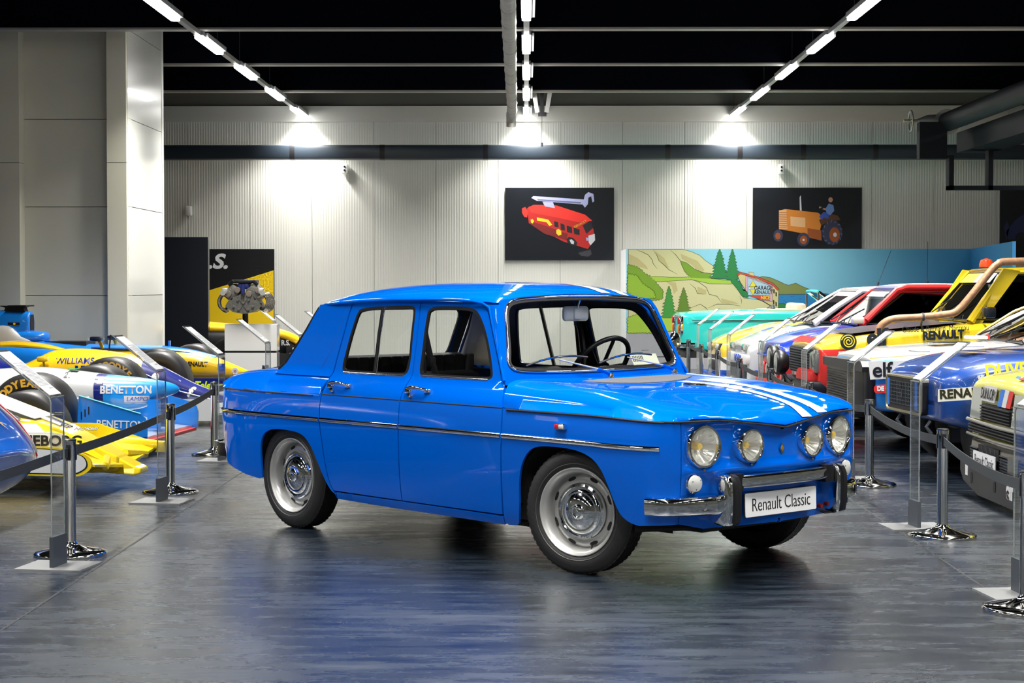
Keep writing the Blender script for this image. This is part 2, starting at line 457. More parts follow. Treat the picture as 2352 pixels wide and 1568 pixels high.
# dark cable duct in front of the back wall
cd = empty('cable_duct', (0,30.9,3.58), label='long dark horizontal duct running across the back wall', cat='duct')
DUCT = mat('dark_blue_duct', (.022,.032,.045), .38, .0)
MB().rbox(-6.3,13.5,-.12,.12,-.122,.122,.05).build('duct', DUCT, cd)
for x in (-3.9,-2.4,-.68,1.0,2.35,3.55,4.6,5.8):
    MB().rbox(x-.008,x+.008,-.125,.125,-.126,.126,.05).build('joint', TRIMBLACK, cd)
# big dark pipe and truss top right, running to the back
dp = empty('overhead_pipe', (6.15,27,3.75), label='thick dark overhead pipe with a valve wheel at upper right', cat='pipe')
DP = mat('dark_pipe', (.0035,.006,.011), .6, spec=.2)
MB().tube([(0,-22,0),(0,.1,0)], .14, 20).build('pipe', DP, dp)
VG = mat('dull_valve_metal', (.30,.31,.29), .45, .6)
MB().lathe([(.0,.0),(.19,0),(.19,.05),(.12,.07),(.12,.14),(.0,.14)],16,M=frame((0,.1,0),(1,0,0),(0,1,0))).build('flange', VG, dp)
MB().tube([(-.05,.2,.0),(-.28,.2,.02),(-.42,.2,.02)],[.12,.09,.03],12).tube([(-.42,.2,.02),(-.62,.2,.02)],.025,8).build('valve_body', VG, dp)
MB().tube([(-.52,.2+.15*math.cos(a),.02+.15*math.sin(a)) for a in np.arange(0,6.28,.35)],.014,6,closed=True).tube([(-.52,.05,.02),(-.52,.35,.02)],.01,6).tube([(-.52,.2,-.13),(-.52,.2,.17)],.01,6).build('valve_wheel', VG, dp)
MB().box(.25,.75,-21,.6,-.42,-.12).build('beam', DP, dp, smooth=False)
for b_ in ((-.45,-.05,-.55,-.02),(.55,.62,-1.0,-.4),(1.2,1.27,-1.0,-.4),(-.02,.05,-1.0,-.5),(-.02,1.27,-1.0,-.94),(.3,1.27,-.42,-.36)):
    MB().box(b_[0],b_[1],-.1,.1,b_[2],b_[3]).build('bracket', DP, dp, smooth=False)

# wall sensors
for x,z,lab in ((-3.09,3.35,'small white box lamp on the back wall, above the parked nose cars'),(4.33,3.34,'small white box lamp on the back wall above the tractor picture'),(-5.76,2.64,'small white sensor low on the back wall, leftmost of the three')):
    s = empty('wall_sensor', (x,YW-.02,z), label=lab, cat='sensor')
    MB().rbox(-.055,.055,-.13,.0,-.09,.08,.02).build('housing', WHITE, s)
    if z > 3: 
        MB().lathe([(0,0),(.018,0),(.018,.004),(0,.004)],12,M=frame((0,-.135,.03),(1,0,0),(0,-1,0))).build('eye', TRIMBLACK, s)
        MB().lathe([(0,0),(.018,0),(.018,.004),(0,.004)],12,M=frame((0,-.135,-.03),(1,0,0),(0,-1,0))).build('eye', TRIMBLACK, s)

# floor joints
fj = MB()
for i,(x0,y0,y1) in enumerate(((-2.07,1,24),(2.06,1,26))):
    MB().box(x0-.006,x0+.006,y0,y1,0,.0012).build('trim_%d'%(i+1), mat('floor_joint',(.006,.007,.009),.5), smooth=False)['kind'] = 'structure'

# ================================================================== MAIN CAR  (local: x forward, y left, z up; origin on the ground under the front axle)
CAR = empty('sedan', (.7379,9.1355,0), R(42.789-90), 'glossy blue vintage four-door sedan with two white stripes, parked in the middle of the aisle', 'car')
LINE = mat('panel_gap_black', (.004,.004,.006), .7)
INNER = mat('dark_cabin_trim', (.010,.012,.018), .6)
half = crom([(-3.20,0),(-3.195,.25),(-3.17,.45),(-3.12,.57),(-3.03,.655),(-2.90,.705),(-2.65,.733),(-2.3,.744),(-1.9,.745),(-1.4,.745),(-.9,.745),(-.4,.745),(.1,.743),(.3,.740),(.42,.733),(.505,.716),(.56,.688),(.596,.645),(.620,.58),(.634,.51),(.648,.42),(.668,.30),(.690,.15),(.703,0)], 16)
HX = np.array([p[0] for p in half]); HY = np.array([p[1] for p in half])
seg = np.hypot(np.diff(HX), np.diff(HY)); HS = np.concatenate([[0], np.cumsum(seg)])
i0 = int(np.argmin(abs(HX+1.0)+ (HY<.6)*9)); HS = HS - HS[i0] - 1.0
UF = HS[-1]; UR = HS[0]
def ux(x):      # side position -> u
    k = (HY > .3); return float(np.interp(x, HX[k], HS[k]))
def ufy(y):     # front position by y
    k = HX > .5; return float(np.interp(-y, -HY[k], HS[k]))
def ury(y):
    k = HX < -2.9; return float(np.interp(y, HY[k], HS[k]))
def lerp(z, T): return float(np.interp(z, [t[0] for t in T], [t[1] for t in T]))
INS = crom([(.15,.065),(.2,.043),(.25,.030),(.34,.018),(.45,.007),(.55,.001),(.62,0),(.70,.002),(.763,.009),(.80,.022),(.84,.045),(.87,.068),(.89,.084),(.95,.098),(1.0,.110),(1.1,.132),(1.2,.156),(1.25,.170),(1.3,.186),(1.4,.22)],6)
INF = crom([(.20,.06),(.27,.044),(.35,.036),(.42,.036),(.47,.030),(.50,.008),(.515,.0),(.53,.008),(.555,.026),(.60,.034),(.66,.034),(.70,.028),(.735,.016),(.77,.012),(.85,.012)],5)
INR = crom([(.22,.16),(.31,.10),(.36,.05),(.44,.018),(.52,.004),(.60,0),(.68,.012),(.76,.04),(.82,.08)],5)
AI = tuple(np.array(q) for q in (zip(*INS))); BI = tuple(np.array(q) for q in zip(*INF)); CI = tuple(np.array(q) for q in zip(*INR))
def sst(a,b,x): t = min(1,max(0,(x-a)/(b-a))); return t*t*(3-2*t)
UC0, UC1 = ufy(.64), ufy(.52)
RC0, RC1 = ury(.55), ury(.69)
def wrap(u, z, s=-1):
    u_ = u
    if u_ > UF: u_ = 2*UF-u_; sy = -s
    elif u_ < UR: u_ = 2*UR-u_; sy = -s
    else: sy = s
    x = float(np.interp(u_, HS, HX)); y = float(np.interp(u_, HS, HY)); e = .004
    dx = float(np.interp(u_+e, HS, HX)-np.interp(u_-e, HS, HX)); dy = float(np.interp(u_+e, HS, HY)-np.interp(u_-e, HS, HY))
    l = math.hypot(dx,dy) or 1; nx, ny = -dy/l, dx/l
    a = float(np.interp(z, *AI)); w = sst(UC0,UC1,u_); wr = 1-sst(RC0,RC1,u_)
    q = a*(1-w)*(1-wr) + float(np.interp(z,*BI))*w + float(np.interp(z,*CI))*wr
    if w < 1 and w > 0: q = max(q, 0)
    return (x-nx*q, sy*(y-ny*q), z)
def WN(u,z): return wrap(u,z,-1)
def WFr(u,z): return wrap(u,z,1)
def S(pts): return [(ux(x),z) for x,z in pts]

def both(name, outer, m=BLUE, fnn=None, **k):
    out = []
    for s,fl in ((-1,False),(1,True)):
        f = (lambda u,v,s=s: wrap(u,v,s)) if fnn is None else (lambda u,v,s=s: fnn(u,v,s))
        kk = dict(k); par = kk.pop('parent', None) or CAR
        if isinstance(par, (list,tuple)): par = par[0] if s < 0 else par[1]
        out.append(panel(name, outer, f, m, par, flip=fl, **kk))
    return out

# --- outlines traced on the car's side
rdoor_seam = [(-1.864,1.270),(-1.878,1.2),(-1.890,1.109),(-1.908,1.0),(-1.921,.906),(-1.924,.86),(-1.928,.80),(-1.935,.768),(-1.944,.70),(-1.945,.627),(-1.938,.57),(-1.928,.522),(-1.919,.45),(-1.910,.388),(-1.894,.309),(-1.872,.262),(-1.859,.245)]
B_seam = [(-1.287,1.279),(-1.272,1.18),(-1.260,1.075),(-1.252,.96),(-1.247,.90),(-1.246,.871),(-1.253,.803),(-1.256,.727),(-1.259,.627),(-1.262,.499),(-1.267,.370),(-1.268,.286),(-1.266,.241)]
A_seam = [(-.815,1.272),(-.775,1.256),(-.738,1.225),(-.70,1.165),(-.632,1.046),(-.539,.877),(-.508,.863),(-.485,.825),(-.462,.767),(-.461,.70),(-.462,.629),(-.468,.522),(-.477,.372),(-.486,.239)]
g = .0035
def shift(l, d): return [(x+d,z) for x,z in l]
rwin = rounded([(-1.80,1.232),(-1.325,1.249),(-1.285,1.0),(-1.30,.888),(-1.855,.892),(-1.838,1.05)], [.10,.05,.05,.05,.04,.1], 6)
rwin = crom([(-1.780,1.226),(-1.70,1.238),(-1.55,1.244),(-1.40,1.248),(-1.345,1.245),(-1.322,1.232),(-1.312,1.19),(-1.302,1.1),(-1.287,.981),(-1.287,.93),(-1.300,.902),(-1.33,.890),(-1.45,.888),(-1.6,.888),(-1.75,.890),(-1.81,.892),(-1.842,.902),(-1.850,.93),(-1.844,.99),(-1.831,1.08),(-1.810,1.18),(-1.797,1.212)], 3, True)
fwin = crom([(-1.188,1.236),(-1.15,1.245),(-1.0,1.247),(-.893,1.242),(-.83,1.227),(-.785,1.19),(-.735,1.13),(-.698,1.07),(-.66,.995),(-.632,.93),(-.630,.905),(-.655,.893),(-.75,.892),(-.9,.892),(-1.05,.893),(-1.16,.896),(-1.183,.907),(-1.192,.94),(-1.197,1.02),(-1.205,1.12),(-1.208,1.205),(-1.202,1.228)], 3, True)
doors = {}
rd = [(-1.859,.245)]+[]
rear_door = S(shift(rdoor_seam,g)) + S(shift(B_seam,-g))[::-1]
front_door = S(shift(B_seam,g)) + S(shift(A_seam,-g))[::-1]
RD = both('rear_door', rear_door, holes=[S(rwin)], res=.045, step=.03, back=INNER, thick=.014)
FD = both('front_door', front_door, holes=[S(fwin)], res=.045, step=.03, back=INNER, thick=.014)
# window seals, glass, dividers
def edge_ring(pts, grow):
    P = np.array(pts); n = len(P); out = []; ar = sum(P[i-1][0]*P[i][1]-P[i][0]*P[i-1][1] for i in range(n))
    for i in range(n):
        t = P[(i+1)%n]-P[i-1]; t = t/(np.linalg.norm(t)+1e-12); nn = np.array([t[1],-t[0]])*(1 if ar > 0 else -1)
        out.append(tuple(P[i]+nn*grow))
    return out
for i,s in enumerate((-1,1)):
    f = lambda u,v,s=s: wrap(u,v,s)
    for D,win in ((RD[i],rwin),(FD[i],fwin)):
        panel('window_seal', S(edge_ring(win,.004)), f, TRIMBLACK, D, holes=[S(edge_ring(win,-.012))], res=.08, step=.03, thick=.012, off=.001, flip=s>0)
        panel('window_glass', S(edge_ring(win,-.006)), f, GLASS, D, res=.12, step=.06, thick=0, off=-.008, flip=s>0)
    ribbon('window_sill_strip', S([(-1.83,.886),(-1.6,.884),(-1.31,.885)]), .012, .006, f, CHROME, RD[i], off=.001)
    ribbon('window_sill_strip', S([(-1.17,.889),(-.9,.888),(-.65,.889)]), .012, .006, f, CHROME, FD[i], off=.001)
    ribbon('window_divider', S([(-1.592,1.243),(-1.582,1.1),(-1.560,.89)]), .030, .006, f, TRIMBLACK, RD[i], off=.000)
    ribbon('window_divider_bright_edge', S([(-1.578,1.243),(-1.568,1.1),(-1.546,.89)]), .005, .009, f, CHROME, RD[i], off=.000)

# --- rear quarter, front wing, sill
rarch = [(-1.846,.226),(-1.875,.237),(-1.906,.270),(-1.945,.330),(-1.985,.405),(-2.03,.475),(-2.085,.523),(-2.15,.545),(-2.25,.553),(-2.36,.552),(-2.43,.541),(-2.487,.513),(-2.520,.463),(-2.532,.40),(-2.536,.33),(-2.540,.262)]
rarch = [rarch[0]]+crom(rarch[1:],4); rq = S([(-1.842,.205),(-1.846,.226)] + rarch[1:]) + S([(-2.57,.255),(-2.72,.268),(-2.88,.298),(-3.0,.335)]) + [(ury(.5),.37),(ury(0),.37),(ury(0)-.0,.74)] + [(ury(.55),.752)] + S([(-3.03,.762),(-2.8,.762),(-2.4,.762)]) + S(shift(rdoor_seam[7:],-g)) 
QP = both('rear_quarter', rq, res=.05, step=.03)
farch = [(-.372,.222),(-.357,.30),(-.350,.37),(-.340,.43),(-.322,.49),(-.290,.541),(-.245,.578),(-.185,.594),(-.10,.598),(-.02,.597),(.06,.590),(.125,.575),(.18,.547),(.225,.500),(.262,.430),(.292,.365),(.325,.312),(.375,.282),(.43,.270)]
useam = ufy(.622); farch = crom(farch,4)
fw = S([(-.455,.190),(-.40,.192),(-.378,.205)]) + S(farch) + S([(.51,.277)]) + [(useam,.284),(useam,.748)] + S([(.4,.752),(.1,.757),(-.2,.760),(-.4,.762)]) + S([(-.462+2*g,.763),(-.461+2*g,.70),(-.462+2*g,.629),(-.468+2*g,.522),(-.477+2*g,.372),(-.484+2*g,.25),(-.486+2*g,.20)])
FWG = both('front_wing', fw, res=.05, step=.03)
both('sill', S([(-1.835,.236),(-1.84,.20),(-1.40,.193),(-.9,.190),(-.486,.188),(-.486,.230),(-.9,.233)]), res=.06, step=.05)
# nose panel between the wings
def zlip(y): return .752-.050*max(0,1-abs(y)/.42)**1.15 if abs(y) < .42 else .752
nz = [(useam+.004,.284),(useam+.004,.742)]
for t in np.linspace(useam+.02, 2*UF-useam-.02, 28):
    y = WN(t,.74)[1]; nz.append((t, zlip(y)-.004))
nz += [(2*UF-useam-.004,.742),(2*UF-useam-.004,.284)]
nz += [(2*UF-useam-.16,.252),(useam+.16,.252)]
LH = []
for y_,r_ in ((-.490,.088),(-.222,.070),(.222,.070),(.490,.088)):
    k_ = np.linspace(useam, 2*UF-useam, 600); uy = float(k_[int(np.argmin([abs(WN(q,.63)[1]-y_) for q in k_]))])
    zc_ = .630 if abs(y_) > .4 else .622
    LH.append([(uy+r_*1.02*math.cos(a), zc_+r_*math.sin(a)) for a in np.linspace(0,2*math.pi,25)[:-1]])
NOSE = panel('nose_panel', nz, WN, BLUE, CAR, holes=LH, res=.03, step=.03)
# dark liner under all seams
for s in (-1,1):
    f = lambda u,v,s=s: wrap(u,v,s)
    panel('inner_shell', S([(-1.80,.21),(-.43,.205),(-.43,.60),(-.40,.76),(-.52,.868),(-1.9,.868),(-1.975,.76),(-1.97,.56)]), f, LINE, CAR, res=.12, thick=.004, off=-.018, flip=s>0)
    MB().tube([Vector(f(useam+.002,z))+Vector((-.026,-s*.026,0)) for z in (.33,.4,.45,.52,.58,.65,.70,.735)], .014, 8).build('seam_backing', LINE, CAR)
    # body crease and bright strip
    ribbon('body_crease', S([(-3.0,.752),(-2.7,.7625),(-2.3,.765),(-1.95,.766)]), .006, .0012, f, LINE, QP[0 if s<0 else 1])
    ribbon('body_crease', S([(-1.935,.766),(-1.6,.7655),(-1.262,.765)]), .006, .0012, f, LINE, RD[0 if s<0 else 1])
    ribbon('body_crease', S([(-1.25,.765),(-.9,.764),(-.466,.763)]), .006, .0012, f, LINE, FD[0 if s<0 else 1])
    for a,b,P,nm in ((-3.02,-1.951,QP,'trim_strip'),(-1.938,-1.266,RD,'trim_strip'),(-1.253,-.469,FD,'trim_strip'),(-.456,.545,FWG,'trim_strip')):
        pr = [(-1,0),(-.8,.6),(-.45,.75),(-.3,1),(.3,1),(.45,.75),(.8,.6),(1,0)]
        ribbon(nm, S([(x,.628-.003*(x>.2)) for x in np.linspace(a,b,14)]), .024, .008, f, CHROME, P[0 if s<0 else 1], off=.0005, prof=pr)

# --- upper surfaces : front (boot lid and wings) and rear deck
def ipl(x, T): return float(np.interp(x, T[0], T[1]))
ZR = tuple(np.array(q) for q in zip(*crom([(-.75,.905),(-.45,.894),(-.1,.879),(.1,.867),(.25,.850),(.4,.830),(.52,.809),(.6,.790),(.66,.772),(.75,.742)],8)))
ZM = tuple(np.array(q) for q in zip(*crom([(-.75,.90),(-.52,.890),(-.43,.883),(-.33,.877),(-.2,.873),(0,.868),(.15,.862),(.35,.843),(.5,.818),(.6,.792),(.66,.764),(.72,.728)],8)))
fx = [(x,y) for x,y in zip(HX,HY) if x > .5]
def xfront(y): return float(np.interp(-abs(y), [-q[1] for q in fx], [q[0] for q in fx]))
def wside(x): return float(np.interp(x, HX[(HY>.3)], HY[(HY>.3)])) - .008
def dome(t, e): t = min(1.0,max(0.0,t)); return (1-(1-t)**e)**(1/e)
def TF(x,y):
    ya = min(abs(y)/.56,1); k = ya*ya*(3-2*ya)
    H = ipl(x,ZM)*(1-k)+ipl(x,ZR)*k
    # shallow hollow either side of the middle
    H -= .012*math.exp(-((abs(y)-.30)/.13)**2)*sst(.2,.62,x)
    a = max(wside(min(x,.62))-abs(y), 0)+1e-6; b = max(xfront(min(abs(y),.62))-x, 0)+1e-6
    d = (a**-3.2 + (b*1.5)**-3.2)**(-1/3.2)
    L = zlip(y)*sst(.2,.6,x)+.762*(1-sst(.2,.6,x)) if abs(y) < .69 else .762-.012*sst(.1,.6,x)
    return L+(max(H,L+.003)-L)*dome(d/.19, 2.3)
def topF(x,y): return (x,y,TF(x,y))
ol = [(x,-y+.006) for x,y in zip(HX,HY) if x > -.46][::6]
lid = [(x,y) for x,y in ol] + [(x,-y) for x,y in ol[::-1][1:]]
lid = [(-.455,-.737)] + [(min(x,xfront(y)-.001),y) for x,y in lid[1:-1]] + [(-.455,.737)]
lid += [(-.50,.66),(-.505,.60),(-.50,0),(-.505,-.60),(-.50,-.66)]
LID = panel('front_lid', lid, topF, BLUE, CAR, res=.028, step=.02, thick=.018)
# rounded chrome-less lip shadow under the lid
ZRr = tuple(np.array(q) for q in zip(*crom([(-3.3,.74),(-3.19,.772),(-3.12,.812),(-3.03,.838),(-2.9,.858),(-2.76,.871),(-2.55,.882),(-2.4,.887),(-2.2,.889),(-1.8,.889)],8)))
fr_ = [(x,y) for x,y in zip(HX,HY) if x < -2.85]
def xrear(y): return float(np.interp(abs(y), [q[1] for q in fr_], [q[0] for q in fr_]))
def TR(x,y):
    H = ipl(x,ZRr)+.012*(1-min(1,abs(y)/.5)**2)
    a = max(wside(max(x,-3.0))-abs(y),0)+1e-6; b = max(x-xrear(min(abs(y),.66)),0)+1e-6
    d = (a**-3.2 + (b*1.1)**-3.2)**(-1/3.2)
    L = .756
    return L+(max(H,L+.003)-L)*dome(d/.20,2.3)
def topR(x,y): return (x,y,TR(x,y))
rl = [(x,-y+.006) for x,y in zip(HX,HY) if x < -1.95][::6]
dk = [(x,y) for x,y in rl] + []
dk = [(max(x,xrear(y)+.001),y) for x,y in rl] + [(-1.945,-.735),(-1.93,-.715),(-1.928,-.67),(-2.30,-.62),(-2.45,-.5),(-2.47,0)]
dk = dk + [(x,-y) for x,y in dk[::-1][1:]]
def clean(poly):
    out = []
    for p in poly:
        if not out or math.hypot(p[0]-out[-1][0],p[1]-out[-1][1]) > 1e-4: out.append(p)
    if math.hypot(out[0][0]-out[-1][0],out[0][1]-out[-1][1]) < 1e-4: out.pop()
    return out
panel('rear_deck', clean(dk), topR, BLUE, CAR, res=.045, step=.03, thick=.015)
for k in range(9):
    y = -.36+.09*k
    ribbon('cooling_louvre', [(-2.62,y),(-2.95,y)], .045, .006, topR, BLUE, CAR, off=.002)

# dark joint between the lid and the wings / nose
for s in (-1,1): MB().tube([Vector((x,s*(wside(max(x,-3.0))+.0035 if x>-2.95 else y-.006),.757)) for x,y in list(zip(HX,HY))[::4] if -3.15 < x < -1.96], .0035, 6).build('deck_seam', LINE, CAR)
jl = [(x,-y) for x,y in zip(HX,HY) if x > -.455]
jp = [Vector((x-.004*(x>.64),y+.006,(TF(x,y) if 0 else (zlip(y)*sst(.2,.6,x)+.762*(1-sst(.2,.6,x)) if abs(y)<.69 else .762-.012*sst(.1,.6,x)))-.006)) for x,y in jl]
MB().tube(jp+[Vector((p.x,-p.y,p.z)) for p in jp[::-1][1:]], .0048, 8).build('lid_seal', LINE, LID)
# --- stripes
def xyband(name, y0, y1, xs, fn, m, parent, off=.0030, n=2):
    vs=[];fs=[]; K=n+1
    for x in xs:
        for j in range(K):
            y = (y0(x) if callable(y0) else y0)*(1-j/n)+(y1(x) if callable(y1) else y1)*j/n
            p = Vector(fn(x,y)); vs.append(p+Vector((0,0,off)) + Vector((off*1.5,0,0))*(x>.6))
    for i in range(len(xs)-1):
        for j in range(n): fs.append((i*K+j,(i+1)*K+j,(i+1)*K+j+1,i*K+j+1))
    return mesh(name, vs, fs, m, parent, True, 60)
STRIPE = mat('white_stripe', (.80,.81,.83), .3, 0, 1.0)
xs = list(np.linspace(-.12,.55,24)) + list(np.linspace(.57,.694,22))
for y0,y1 in ((.138,.210),(.284,.354)):
    xyband('white_stripe', y0, y1, [min(x, xfront(y1)-.002) for x in xs], topF, STRIPE, LID, n=4)

# --- greenhouse : rear pillar, roof, windscreen frame
cp = [(-1.868,1.272)] + [(-1.864-2*g,1.266)] + shift(rdoor_seam[1:6],-2*g)[0:] + [(-2.0,.862),(-2.25,.86),(-2.455,.862),(-2.43,.888),(-2.38,.925),(-2.30,1.03),(-2.235,1.12),(-2.19,1.20),(-2.165,1.25),(-2.07,1.262)]
both('rear_pillar', clean(S(cp)), res=.045, step=.03, back=mat('beige_cabin_lining',(.48,.44,.36),.7))
for s in (-1,1):
    MB().tube([Vector(wrap(ux(x),z,s))+Vector((-.012,-s*.008,0)) for x,z in ((-2.158,1.235),(-2.19,1.19),(-2.24,1.11),(-2.31,1.02),(-2.385,.92),(-2.44,.885))],.010,8).build('pillar_edge_seal', TRIMBLACK, CAR)
for s in (-1,1):
    ribbon('pillar_seam', S([(-2.055,.888),(-1.985,1.0),(-1.93,1.15),(-1.895,1.262)]), .004, .001, lambda u,v,s=s: wrap(u,v,s), mat('seam_blue',(.0,.045,.28),.5), CAR)
ZC_ = tuple(np.array(q) for q in zip(*crom([(-2.30,1.262),(-2.16,1.303),(-2.0,1.335),(-1.8,1.357),(-1.5,1.372),(-1.2,1.374),(-1.0,1.368),(-.85,1.355),(-.75,1.338),(-.66,1.313),(-.60,1.29)],8)))
ZE_ = tuple(np.array(q) for q in zip(*crom([(-2.30,1.205),(-2.16,1.246),(-2.05,1.256),(-1.86,1.270),(-1.55,1.282),(-1.25,1.286),(-.95,1.286),(-.82,1.276),(-.74,1.258),(-.69,1.225),(-.6,1.16)],8)))
def yedge(x): return ipl(x, ([-2.3,-2.16,-2.0,-1.3,-.9,-.75,-.66],[.540,.560,.574,.584,.582,.572,.552]))
def TRf(x,y):
    t = min(1.0, abs(y)/yedge(x)); ze = ipl(x,ZE_); zc = ipl(x,ZC_)
    return ze+(zc-ze)*(1-t**3.0)**(1/1.6)
def roofp(x,y): return (x,y,TRf(x,y))
def roofe(x,y): y_ = max(-.999,min(.999,y)); return roofp(x, y_*yedge(x))
def xws(z,y): return -.505-.405*(z-.91)-.035*(abs(y)/.62)**2.2
RFN = [(-2.165,-.98),(-2.185,-.8),(-2.195,-.4),(-2.2,0)]
rf = [(-.665-.012*(t/.8)**2,t) for t in np.linspace(0,.78,8)] + [(-.685,.86),(-.70,.92),(-.73,.97),(-.80,.999),(-1.0,.999),(-1.5,.999),(-2.05,.999),(-2.13,.985),(-2.165,.93),(-2.185,.8),(-2.195,.4),(-2.2,0)]
rf = clean(rf + [(x,-y) for x,y in rf[::-1][1:-1]])
ROOF = panel('roof', rf, roofe, BLUE, CAR, res=.035, step=.03, thick=.012, back=mat('grey_headliner',(.22,.22,.20),.8), flip=False)
for s in (-1,1):
    # rain gutter along the roof edge, then down beside the windscreen
    pts = [(-2.13,s*.995),(-2.0,s),(-1.8,s),(-1.5,s),(-1.2,s),(-1.0,s),(-.85,s),(-.78,s)]
    vs = [Vector(roofe(x,t)) + Vector((0,s*.008,-.004)) for x,t in pts]
    tail = [Vector(wrap(ux(x),z,s))+Vector((.004,s*.004,.003)) for x,z in ((-.735,1.243),(-.690,1.165),(-.622,1.046),(-.529,.885))]
    MB().tube(vs+tail, .007, 8).build('rain_gutter', BLUE, CAR)
xs = list(np.linspace(-2.15,-.682,40))
for y0,y1 in ((.160,.232),(.306,.378)):
    xyband('white_stripe', y0, y1, xs, roofp, STRIPE, ROOF, off=.0035, n=4)

# windscreen frame on its own leaning surface
def wsf(y,z): return (xws(z,y), y, z)
gl = crom([(-.500,1.262),(-.44,1.280),(-.3,1.290),(0,1.297),(.3,1.290),(.44,1.280),(.500,1.262),(.530,1.225),(.552,1.15),(.580,1.04),(.598,.985),(.590,.955),(.55,.940),(.4,.931),(0,.927),(-.4,.931),(-.55,.940),(-.590,.955),(-.598,.985),(-.580,1.04),(-.552,1.15),(-.530,1.225)],4,True)
fo = [(-.545,1.285),(-.40,1.303),(-.2,1.312),(0,1.315),(.2,1.312),(.40,1.303),(.545,1.285),(.578,1.235),(.600,1.15),(.625,1.04),(.655,.90),(.665,.868),(.3,.878),(0,.880),(-.3,.878),(-.665,.868),(-.655,.90),(-.625,1.04),(-.600,1.15),(-.578,1.235)]
panel('windscreen_frame', fo, wsf, BLUE, CAR, holes=[gl], res=.05, step=.025, thick=.015, back=mat('navy_inner_paint',(.004,.018,.085),.3,0,1))
for s in (-1,1):
    # narrow outer side of the windscreen pillar
    Ls = [(-.79,1.262),(-.738,1.225),(-.70,1.165),(-.632,1.046),(-.585,.96),(-.539,.877),(-.515,.85)]
    vs=[];fs=[]
    for x,z in Ls:
        a = Vector(wrap(ux(x)+.004,z,s)); b = Vector(wsf(s*(float(np.interp(z,[.868,1.04,1.15,1.235,1.285],[.665,.625,.600,.578,.545]))), z)); mdl = (a+b)/2+Vector((.006,s*.012,0))
        vs += [a+Vector((0,-s*.012,0)),a,mdl,b,b+Vector((-.01,-s*.01,0))]
    for i in range(len(Ls)-1):
        for j in range(4): fs.append((i*5+j,i*5+j+1,(i+1)*5+j+1,(i+1)*5+j))
    MB().add(vs,fs).build('windscreen_pillar', BLUE, CAR, ang=70)
panel('windscreen', edge_ring(gl,-.004), wsf, glass('windscreen_glass',(.92,.94,.93),1.0), CAR, res=.12, step=.05, thick=0, off=-.006)
panel('windscreen_seal', edge_ring(gl,.014), wsf, TRIMBLACK, CAR, holes=[edge_ring(gl,-.012)], res=.08, step=.02, thick=.012, off=.002)
ribbon('windscreen_trim', edge_ring(gl,.006)+[edge_ring(gl,.006)[0]], .012, .006, wsf, CHROME, CAR, off=.003)
# rear window
def rwf(y,z): return (-2.175-(1.262-z)*.72-.35*max(0,.98-z)**1.3+.02*(abs(y)/.55)**2, y, z)
rg = rounded([(-.50,1.235),(.50,1.235),(.56,.90),(-.56,.90)],.09,6)
panel('rear_window_frame', rounded([(-.555,1.26),(.555,1.26),(.625,.872),(-.625,.872)],.03), rwf, BLUE, CAR, holes=[rg], res=.06, step=.03, flip=True, back=INNER)
panel('rear_window', edge_ring(rg,-.004), rwf, GLASS, CAR, res=.1, step=.05, thick=0, off=-.006, flip=True)
panel('rear_window_seal', edge_ring(rg,.016), rwf, TRIMBLACK, CAR, holes=[edge_ring(rg,-.014)], res=.06, step=.03, thick=.012, off=.006, flip=True)
ribbon('rear_window_trim', edge_ring(rg,.006)+[edge_ring(rg,.006)[0]], .014, .008, lambda y,z: rwf(-y,z), CHROME, CAR, off=.007)

